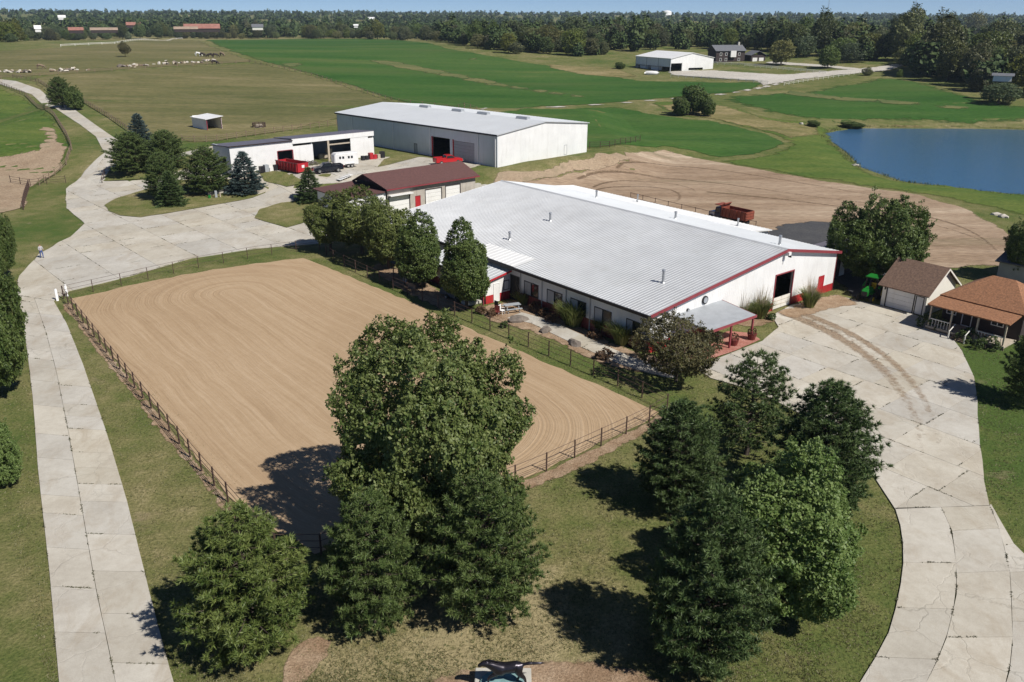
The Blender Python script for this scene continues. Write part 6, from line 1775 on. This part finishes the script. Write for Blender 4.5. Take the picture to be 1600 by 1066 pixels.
pm = skin_mesh('person', V, E, R, ['denim', 'shirt', 'skin', 'hair', 'black'], lambda c: 4 if c.z < 0.09 else 0 if c.z < 0.98 and abs(c.y) < 0.19 else 1 if c.z < 1.47 and c.x < 0.18 else 3 if c.z > 1.66 or (c.z > 1.55 and c.x < -0.02) else 2)
q = GT(66, 404)
o = obj('person', pm, None, (q[0], q[1], q[2] + 0.085), (0, 0, math.radians(-30))); o.scale = (1.08, 1.08, 1.05)
tag(o, 'person in pale shirt and blue jeans walking across the court yard', 'person')

# ------------------------------------------------------------------ garden: grasses, shrubs, rocks, furniture
def grass_clump(name, label, px, py, h, w, seed, plume=0, lean=0.35, blades=260, group='ornamental grasses by the barn'):
    r = np.random.default_rng(seed)
    b = GT(px, py)
    def blades_mesh(n, L, wd, spread, z0=0.0, tipdrop=0.4):
        a = r.uniform(0, 6.283, n); q = r.uniform(0, 1, n) ** 0.7 * spread
        base = np.column_stack([np.cos(a) * r.uniform(0, 0.25 * w, n), np.sin(a) * r.uniform(0, 0.25 * w, n), np.full(n, z0)])
        d = np.column_stack([np.cos(a) * q, np.sin(a) * q, np.ones(n)]); d = norm(d)
        ll = L * r.uniform(0.6, 1.1, n)
        mid = base + d * (ll * 0.6)[:, None]
        tip = mid + norm(d + np.column_stack([np.cos(a) * tipdrop, np.sin(a) * tipdrop, -tipdrop * r.uniform(0.2, 1.6, n)])) * (ll * 0.45)[:, None]
        s = np.column_stack([-np.sin(a), np.cos(a), np.zeros(n)]) * wd
        V = np.stack([base - s, base + s, mid + s, mid - s, tip], 1).reshape(-1, 3)
        k = np.arange(n)[:, None] * 5
        return V, np.concatenate([k + np.array([[0, 1, 2]]), k + np.array([[0, 2, 3]]), k + np.array([[3, 2, 4]])], 0)
    root = thing(name, label, 'grass clump', b, 90, group)
    V, F = blades_mesh(blades * 2, h * (0.7 if plume else 1.0), 0.035, lean * 1.6)
    obj('leaves', np_mesh('leaves', V, F, MAT['grassleaf']), root)
    if plume:
        V, F = blades_mesh(plume, h, 0.014, lean * 0.8, 0.2, 0.12)
        o = obj('plumes', np_mesh('plumes', V, F, MAT['plume']), root); o['kind'] = 'stuff'
    return root
grass_clump('ornamental_grass', 'tall fountain grass in the middle of the bed along the barn', 896, 509, 2.9, 3.2, 1, blades=520)
grass_clump('ornamental_grass', 'narrow grass clump next along the bed towards the porch', 940, 520, 2.0, 1.8, 2)
grass_clump('ornamental_grass', 'bright grass clump close to the bronze-leaved tree', 972, 538, 2.6, 2.8, 3, blades=440)
grass_clump('ornamental_grass', 'grass clump with dry tips beside the patio door', 818, 475, 2.3, 2.6, 4, plume=60)
grass_clump('pampas_grass', 'tall feathery pampas clump between the porch and the barn door', 1186, 497, 3.4, 2.4, 5, plume=150, lean=0.3, blades=500, group='pampas grass at the barn gable')
grass_clump('pampas_grass', 'feathery pampas clump next to the porch post', 1158, 502, 3.2, 2.2, 6, plume=120, lean=0.3, blades=420, group='pampas grass at the barn gable')
grass_clump('pampas_grass', 'feathery pampas clump between the barn door and the red side door', 1264, 481, 3.3, 2.0, 7, plume=130, lean=0.28, blades=460, group='pampas grass at the barn gable')
def shrub(label, px, py, w, h, mat, seed, name='shrub', group='shrubs in the beds'):
    r = np.random.default_rng(seed)
    C, R = lobes_for(r, w, h, 8, lr=(0.3, 0.5), spread=0.6)
    V, F = crown_cloud(r, C, R, int(1200 * w), 0.06, 0.4, (0.7, 1.1))
    V[:, 2] = np.maximum(V[:, 2] + h * 0.45, 0.02)
    b = GT(px, py)
    root = thing(name, label, 'shrub', b, 90, group)
    mb = MB()
    for k in range(5):
        a = k * 1.26; mb.tube([(0, 0, -0.1), (math.cos(a) * w * 0.25, math.sin(a) * w * 0.25, h * 0.6)], [0.03, 0.012], 4)
    part(mb, 'stems', 'bark', root)
    obj('foliage', np_mesh('foliage', V, F, MAT[mat]), root)
for k, (px, py, w, h, mat, lab) in enumerate((
        (838, 487, 1.7, 1.0, 'redshrub', 'russet shrub beside the path nearest the patio'), (850, 494, 1.3, 0.9, 'redshrub', 'russet shrub a step further along the path from the patio'),
        (862, 503, 1.4, 0.8, 'redshrub', 'low russet shrub before the tall fountain grass'), (930, 528, 1.6, 0.7, 'redshrub', 'low russet shrub between the grass clumps'),
        (752, 490, 1.3, 0.8, 'redshrub', 'russet shrub at the lean-to corner'), (768, 494, 1.2, 0.8, 'redshrub', 'russet shrub behind the patio chairs'),
        (944, 560, 2.0, 0.8, 'redshrub', 'dark russet shrub in the mulch near the bronze-leaved tree'), (788, 512, 0.9, 0.7, 'shrub', 'small green shrub by the arena fence'),
        (1455, 512, 3.0, 1.3, 'shrub', 'wide green bush in front of the bungalow steps'), (1508, 533, 2.2, 1.2, 'shrub', 'dark bush under the bungalow porch rail'),
        (1205, 500, 1.1, 0.7, 'shrub', 'small green shrub at the corner of the barn door'), (960, 525, 1.3, 0.9, 'shrub', 'green shrub under the last barn window'),
        (1540, 545, 2.4, 1.1, 'shrub', 'dark bush at the end of the bungalow porch'))):
    shrub(lab, px, py, w, h, mat, 100 + k)
def boulder(label, px, py, w, h, seed, mat='rock', group='boulders in the mulch bed'):
    r = random.Random(seed)
    bm = bmesh.new(); bmesh.ops.create_icosphere(bm, subdivisions=2, radius=1.0)
    for v in bm.verts:
        k = 1 + r.uniform(-0.22, 0.22); v.co = Vector((v.co.x * k * w / 2, v.co.y * k * w * 0.32, max(-0.2, v.co.z * k * h)))
    me = bpy.data.meshes.new('boulder'); bm.to_mesh(me); bm.free(); me.materials.append(MAT[mat])
    o = obj('boulder', me, None, GT(px, py), (0, 0, r.uniform(0, 3)))
    return tag(o, label, 'boulder', group)
boulder('long flat boulder just below the patio', 808, 502, 2.4, 0.55, 1)
boulder('low boulder in the mulch halfway along the path', 852, 518, 1.7, 0.5, 2)
boulder('boulder in the mulch nearest the bronze-leaved tree', 898, 538, 1.8, 0.5, 3)
# patio table and chairs
q = GT(800, 487)
t = thing('picnic_table', 'weathered grey picnic table with benches on the patio by the lean-to', 'table', (q[0], q[1], 0.09), 70)
for y in (-0.3, -0.1, 0.1, 0.3): part(MB().box(-0.9, 0.9, y - 0.09, y + 0.09, 0.72, 0.76), 'plank', 'grey', t)
for s in (-1, 1):
    part(MB().box(-0.9, 0.9, s * 0.75 - 0.13, s * 0.75 + 0.13, 0.42, 0.46), 'bench', 'grey', t)
    for x in (-0.65, 0.65): part(MB().tube([(x, s * 0.2, 0.72), (x, s * 0.72, 0.0)], 0.04, 4), 'leg', 'grey', t)
for x in (-0.65, 0.65): part(MB().box(x - 0.03, x + 0.03, -0.8, 0.8, 0.36, 0.42), 'brace', 'grey', t)
def chair(label, px, py, a, mat):
    q = GT(px, py)
    t = thing('patio_chair', label, 'chair', (q[0], q[1], 0.09), a, 'chairs on the patio')
    part(MB().box(-0.26, 0.26, -0.26, 0.26, 0.40, 0.45), 'seat', mat, t); part(MB().box(-0.3, -0.25, -0.26, 0.26, 0.45, 1.0), 'backrest', mat, t)
    for x in (-0.23, 0.23):
        for y in (-0.23, 0.23): part(MB().box(x - 0.025, x + 0.025, y - 0.025, y + 0.025, 0, 0.4), 'leg', mat, t)
    for s in (-1, 1): part(MB().box(-0.25, 0.2, s * 0.28 - 0.025, s * 0.28 + 0.025, 0.62, 0.66), 'armrest', mat, t)
chair('black patio chair nearest the lean-to door', 778, 484, 40, 'black'); chair('white patio chair beside the picnic table', 784, 492, 120, 'white'); chair('dark patio chair at the edge of the mulch', 776, 494, 200, 'terracotta')
def planter(label, px, py):
    q = GT(px, py)
    t = thing('planter', label, 'planter', (q[0], q[1], 0.12), 20, 'dark red planters by the porch')
    part(MB().tube([(0, 0, 0), (0, 0, 0.55), (0, 0, 0.62)], [0.32, 0.46, 0.5], 12), 'tub', 'terracotta', t)
    r = np.random.default_rng(int(px)); V, F = leaves(r, sph(r, 160) * 0.42 + np.array([0, 0, 0.8]), sph(r, 160), 0.09)
    obj('plants', np_mesh('plants', V, F, MAT['redshrub']), t)
planter('dark red planter at the outer corner of the porch', 1174, 532); planter('dark red planter at the middle porch post', 1146, 541)
q = GT(957, 521)
t = thing('garden_bench', 'small white bench against the barn under a window', 'bench', (q[0], q[1], 0.05), 51 - 90)
part(MB().box(-0.6, 0.6, -0.2, 0.2, 0.4, 0.46), 'seat', 'white', t); part(MB().box(-0.6, 0.6, 0.18, 0.22, 0.46, 0.9), 'backrest', 'white', t)
for x in (-0.5, 0.5): part(MB().box(x - 0.04, x + 0.04, -0.18, 0.18, 0, 0.4), 'leg', 'white', t)
# under the shade trees
q = GT(632, 446)
t = thing('gazebo', 'small dark square gazebo with thin posts under the shade trees', 'gazebo', (q[0], q[1], 0), 51)
for x in (0, 2.4):
    for y in (0, 2.4): part(MB().box(x - 0.05, x + 0.05, y - 0.05, y + 0.05, 0, 2.3), 'post', 'rust', t)
part(MB().add([(-0.3, -0.3, 2.3), (2.7, -0.3, 2.3), (2.7, 2.7, 2.3), (-0.3, 2.7, 2.3), (1.2, 1.2, 2.9)], [(0, 1, 4), (1, 2, 4), (2, 3, 4), (3, 0, 4), (3, 2, 1, 0)]), 'roof', 'tarp', t)
q = GT(630, 444)
t = thing('stone_table', 'pale flat table standing under the gazebo', 'table', (q[0] + 0.6, q[1] + 1.2, 0.03), 51)
part(MB().box(-0.8, 0.8, -0.5, 0.5, 0.7, 0.76), 'top', 'stone', t)
for x in (-0.6, 0.6): part(MB().box(x - 0.08, x + 0.08, -0.35, 0.35, 0, 0.7), 'leg', 'stone', t)
q = GT(640, 456)
t = thing('wooden_bench', 'dark wooden bench by the fence under the shade trees', 'bench', (q[0], q[1], 0.03), 141)
part(MB().box(-0.9, 0.9, -0.22, 0.22, 0.4, 0.46), 'seat', 'wood', t); part(MB().box(-0.9, 0.9, 0.2, 0.25, 0.46, 0.95), 'backrest', 'wood', t)
for x in (-0.75, 0.75): part(MB().box(x - 0.05, x + 0.05, -0.2, 0.2, 0, 0.4), 'leg', 'wood', t)
q = GT(707, 466)
t = thing('covered_trailer', 'low shape under a dark tarp in the shade beside the last tree', 'trailer', (q[0], q[1], 0.03), -39)
part(MB().box(-1.7, 1.7, -0.8, 0.8, 0.35, 1.2, tx=0.85, ty=0.75), 'tarp', 'tarp', t, bevel=0.15)
for s in (-1, 1): wheel(t, 0, s * 0.82, 0.3, 0.2)
q = GT(738, 474)
o = part(MB().box(-1.1, 1.1, -0.6, 0.6, 0.0, 0.35), 'stone_step', 'stone', None, bevel=0.05); o.location = q; o.rotation_euler = (0, 0, math.radians(35))
tag(o, 'pale concrete step slab at the foot of the lean-to', 'step')

# ------------------------------------------------------------------ yard clutter
q = GT(338, 310)
t = thing('utility_boxes', 'small group of pale utility pedestals on the grass island', 'utility box', (q[0], q[1], q[2] + 0.15), 60)
part(MB().box(-0.2, 0.2, -0.2, 0.2, 0, 1.15), 'cabinet', 'grey', t, bevel=0.03); part(MB().box(0.6, 0.8, -0.1, 0.1, 0, 0.8), 'pedestal', 'palewood', t); part(MB().box(-1.3, -0.9, -0.2, 0.2, 0, 0.5), 'meter_box', 'green', t)
def crate_pile(label, px, py, mats, seed, n=5, cat='pallet', name='stacked_pallets', a=48):
    r = random.Random(seed); q = GT(px, py)
    t = thing(name, label, cat, (q[0], q[1], q[2] + 0.08), a)
    for k in range(n):
        x = k * 0.9 - n * 0.45; m = mats[k % len(mats)]; hh = r.uniform(0.7, 1.3)
        part(MB().box(x, x + r.uniform(0.6, 0.85), -0.4, r.uniform(0.1, 0.5), 0, hh), 'panel', m, t)
crate_pile('row of red and black implements leaning by the shed end', 583, 249, ['black', 'black', 'red', 'red', 'palewood'], 4, 6, 'implement', 'leaning_implements')
crate_pile('grey and white bins against the shed wall behind the spruce', 424, 268, ['black', 'grey', 'white'], 5, 5, 'bin', 'waste_bins')
q = GT(487, 258)
t = thing('brush_heap', 'heap of grey branches beside the red dumpster', 'heap', q, 90)
r = np.random.default_rng(8); mb = MB()
for k in range(60):
    a, b_ = r.uniform(0, 6.28), r.uniform(-0.3, 0.5); c = r.normal(0, 0.7, 2); d = np.array([math.cos(a) * 1.0, math.sin(a) * 1.0, b_])
    p = np.array([c[0], c[1], r.uniform(0.15, 0.7)]); mb.tube([p - d * 0.8, p + d * 0.8], 0.03, 4)
o = part(mb, 'branches', 'palebark', t); o['kind'] = 'stuff'
q = GT(508, 250)
t = thing('hay_stack', 'pale heap of bagged hay inside the open shed bay', 'hay', (q[0], q[1] + 1.5, q[2] + 0.05), 60)
for x, y, z in ((0, 0, 0), (1.3, 0, 0), (0.6, 0.2, 1.0), (-0.9, 0.4, 0)): part(MB().box(x - 0.6, x + 0.6, y - 0.5, y + 0.5, z, z + 0.95), 'bale', 'palewood', t, bevel=0.12)
q = GT(536, 281)
t = thing('scrap_pile', 'white scrap sheets lying behind the workshop roof', 'scrap', (q[0], q[1], q[2] + 0.1), 40)
for k in range(5): part(MB().box(-1.2 + k * 0.6, -0.5 + k * 0.6, -0.6, 0.5, 0.05 + 0.13 * k, 0.12 + 0.13 * k), 'sheet', 'white', t)
q = GT(405, 199)
t = thing('hay_feeder', 'round rusty hay feeder in the pasture near the shelter', 'feeder', q, 90)
for z in (0.35, 0.7, 1.05): part(MB().tube([(1.6 * math.cos(a), 1.6 * math.sin(a), z) for a in np.linspace(0, 2 * math.pi, 17)], 0.09, 5), 'ring', 'rust', t)
for a in np.linspace(0, 2 * math.pi, 10, endpoint=False): part(MB().box(1.6 * math.cos(a) - 0.05, 1.6 * math.cos(a) + 0.05, 1.6 * math.sin(a) - 0.05, 1.6 * math.sin(a) + 0.05, 0, 1.1), 'bar', 'rust', t)
part(MB().tube([(0, 0, 0), (0, 0, 0.7)], [1.3, 0.8], 12), 'hay', 'palewood', t)
# pale rubble along the pasture hedge
for k, (px, py, w, lab) in enumerate(((6, 113, 4, 'pale rubble heap nearest the farm road'), (28, 114, 5, 'long grey rubble heap by the farm road'), (92, 112, 4, 'pale rubble at the foot of the leaning boards'), (115, 110, 6, 'cream rubble heap with boards on the hedge line'), (200, 105, 6, 'low flat pale rubble midway on the hedge line'), (222, 103.5, 5, 'low pale rubble just past midway on the hedge line'),
                                    (258, 101, 5, 'pale rubble lump before the long rubble bank'), (283, 99, 7, 'long pale rubble bank on the hedge line'), (302, 98.5, 5, 'pale rubble at the end of the long bank'), (323, 96, 4, 'white rubble cone near the herd'))):
    q = GT(px, py); r_ = random.Random(50 + k)
    t = thing('rubble_heap', lab, 'rubble', q, 90, 'rubble heaps on the pasture hedge')
    for m in range(9):
        o = part(MB().box(-0.5, 0.5, -0.35, 0.35, -0.2, 0.25, tx=r_.uniform(0.5, 1), ty=r_.uniform(0.5, 1)), 'block', ('palerock', 'wood', 'palewood', 'rock')[m % 4], t)
        o.location = (r_.uniform(-w, w), r_.uniform(-0.8, 0.8), r_.uniform(0.1, 0.7)); o.rotation_euler = (r_.uniform(-.6, .6), r_.uniform(-.6, .6), r_.uniform(0, 3)); f = r_.uniform(0.8, 1.9); o.scale = (f * 1.4, f, f * 0.8)
for k, (px, py, lab) in enumerate(((1568, 340, 'pale rock at the corner of the dirt lot'), (1556, 336, 'pale rock lying beside the corner rock of the dirt lot'), (1336, 259, 'white boulder on the grass bank of the pond'), (1252, 194, 'white stone by the weedy bank above the pond'))):
    boulder(lab, px, py, 1.6, 0.5, 80 + k, 'palerock', 'pale rocks by the lot and pond')
# white things by the distant barn
q = GT(1018, 117)
t = thing('boat', 'white upturned boat in front of the distant barn', 'boat', q, 100)
part(MB().tube([(-3.2, 0, 0.6), (-2.2, 0, 0.7), (0, 0, 0.75), (2.4, 0, 0.7), (3.4, 0, 0.8)], [0.4, 0.85, 0.95, 0.8, 0.1], 12), 'hull', 'white', t, smooth=True)
part(MB().box(-3.0, 2.8, -0.08, 0.08, 1.55, 1.72), 'keel', 'grey', t)

# ------------------------------------------------------------------ loose grass on the near lawns
keep_out = [GTs(p) for p in (
    [(100, 1200), (92, 1066), (78, 900), (60, 740), (44, 560), (24, 462), (84, 471), (104, 505), (130, 570), (168, 680), (198, 780), (240, 950), (271, 1066), (310, 1200)],
    [(108, 468), (300, 428), (474, 404), (640, 472), (1030, 645), (830, 744), (490, 868), (476, 855)],
    [(1398, 797), (1330, 702), (1180, 612), (1090, 578), (1216, 512), (1206, 494), (1305, 462), (1390, 482), (1482, 522), (1522, 590), (1528, 650), (1546, 792), (1600, 870), (1720, 960), (1730, 1200), (1250, 1200), (1345, 1066), (1404, 935), (1411, 860)],
    [(752, 480), (812, 462), (1005, 552), (1075, 572), (1040, 590), (930, 566), (840, 524), (755, 497)],
    [(22, 461), (60, 398), (132, 350), (104, 326), (164, 284), (345, 250), (497, 290), (640, 380), (560, 376), (300, 404), (110, 455), (84, 471)],
    [(690, 1060), (850, 1034), (1000, 1055), (1000, 1200), (690, 1200)])]
gr = np.random.default_rng(77)
N = 90000
yy = 31 + 75 * gr.uniform(0, 1, N) ** 1.7
xx = gr.uniform(-0.68, 0.68, N) * yy * 1.05
ok = np.ones(N, bool)
for p in keep_out: ok &= sdf(p, xx, yy) > gr.uniform(-0.16, 0.1, N)
barnp = [(12.9, 72.9), (12.9 + 24.4, 72.9 + 19.8), (12.9 + 24.4 - 30.5, 72.9 + 19.8 + 37.7), (12.9 - 33, 72.9 + 36)]
ok &= sdf(barnp, xx, yy) > 0
xx, yy = xx[ok], yy[ok]
# tufts gather where a coarse pattern says so
pat = np.sin(xx * 0.9 + 1.7 * np.sin(yy * 0.31)) * np.sin(yy * 0.7 + 1.3 * np.sin(xx * 0.43)) + gr.normal(0, 0.5, len(xx))
sel = pat > -0.25
xx, yy = xx[sel], yy[sel]
n = len(xx); per = 4
zz = H(xx, yy)
base = np.repeat(np.column_stack([xx, yy, zz]), per, 0) + np.column_stack([gr.normal(0, 0.05, (n * per, 2)), np.zeros(n * per)])
d = norm(np.column_stack([gr.normal(0, 0.7, (n * per, 2)), np.ones(n * per)]))
sd = norm(np.cross(d, sph(gr, n * per))) * 0.022
L_ = gr.uniform(0.05, 0.15, (n * per, 1))
V = np.stack([base - sd, base + sd, base + d * L_], 1).reshape(-1, 3)
MAT['lawnblade'] = leaf_mat('lawn_blades', (0.06, 0.09, 0.022), (0.12, 0.135, 0.045), (0.29, 0.25, 0.14), transl=0.25)
o = obj('grass', np_mesh('grass', V, np.arange(len(V)).reshape(-1, 3), MAT['lawnblade']))
tag(o, 'short tufted grass on the lawns round the drives and arena', 'grass', kind='stuff')

# weeds in the slab joints
er = random.Random(12)
pts = []
for a, b in SLAB_EDGES:
    if er.random() > 0.42 or a[1] > 190: continue
    L = math.hypot(b[0] - a[0], b[1] - a[1]); t0 = er.random(); t1 = min(1, t0 + er.uniform(0.1, 0.7))
    for k in range(int(L * (t1 - t0) * 16)):
        q = t0 + (t1 - t0) * er.random()
        pts.append((a[0] + (b[0] - a[0]) * q, a[1] + (b[1] - a[1]) * q))
B_ = np.array(pts); n = len(B_)
base = np.column_stack([B_ + gr.normal(0, 0.025, (n, 2)), H(B_[:, 0], B_[:, 1]) + 0.07])
base = np.repeat(base, 4, 0); n *= 4
d = norm(np.column_stack([gr.normal(0, 0.9, (n, 2)), np.ones(n)])); sd = norm(np.cross(d, sph(gr, n))) * 0.022
V = np.stack([base - sd, base + sd, base + d * gr.uniform(0.04, 0.12, (n, 1))], 1).reshape(-1, 3)
MAT['weed'] = leaf_mat('joint_weeds', (0.03, 0.035, 0.015), (0.055, 0.06, 0.025), (0.10, 0.095, 0.045), transl=0.1)
o = obj('joint_weeds', np_mesh('joint_weeds', V, np.arange(len(V)).reshape(-1, 3), MAT['weed']))
tag(o, 'dark weeds growing in broken lines along the concrete joints', 'weeds', kind='stuff')
# reeds round the pond
B_ = []
for i in range(len(POND)):
    a, b = POND[i - 1], POND[i]
    L = math.hypot(b[0] - a[0], b[1] - a[1])
    for k in range(int(L * 90)):
        q = er.random(); B_.append((a[0] + (b[0] - a[0]) * q + er.gauss(0, 2.6), a[1] + (b[1] - a[1]) * q + er.gauss(0, 2.6)))
B_ = np.array(B_)
sd_ = sdf(POND, B_[:, 0], B_[:, 1]); B_ = B_[(sd_ > 2.0) & (sd_ < 4.2) & (np.sin(B_[:, 0] * 0.5) + np.sin(B_[:, 1] * 0.37 + B_[:, 0] * 0.2) + gr.normal(0, .5, len(B_)) > -0.3)]
n = len(B_)
base = np.column_stack([B_, np.maximum(H(B_[:, 0], B_[:, 1]), POND_Z) - 0.05])
d = norm(np.column_stack([gr.normal(0, 0.3, (n, 2)), np.ones(n)])); sd = norm(np.cross(d, sph(gr, n))) * 0.07
V = np.stack([base - sd, base + sd, base + d * gr.uniform(0.2, 0.7, (n, 1))], 1).reshape(-1, 3)
MAT['reed'] = leaf_mat('reed_blades', (0.035, 0.06, 0.014), (0.08, 0.11, 0.025), (0.2, 0.19, 0.08), transl=0.25)
o = obj('reeds', np_mesh('reeds', V, np.arange(len(V)).reshape(-1, 3), MAT['reed']))
tag(o, 'fringe of reeds and long grass round the pond', 'reeds', kind='stuff')

# ------------------------------------------------------------------ the air
t = NT('thin_haze')
t.t.nodes.remove(t.b)
pv = t.n('VolumePrincipled')
pv.inputs['Color'].default_value = (0.68, 0.84, 1.0, 1)
pv.inputs['Density'].default_value = HAZE
pv.inputs['Anisotropy'].default_value = 0.2
t.l(pv.outputs[0], t.out.inputs['Volume'])
o = MB().box(-7000, 7000, -200, 7200, -5, 150).build('haze', t.m)
tag(o, kind='stuff')
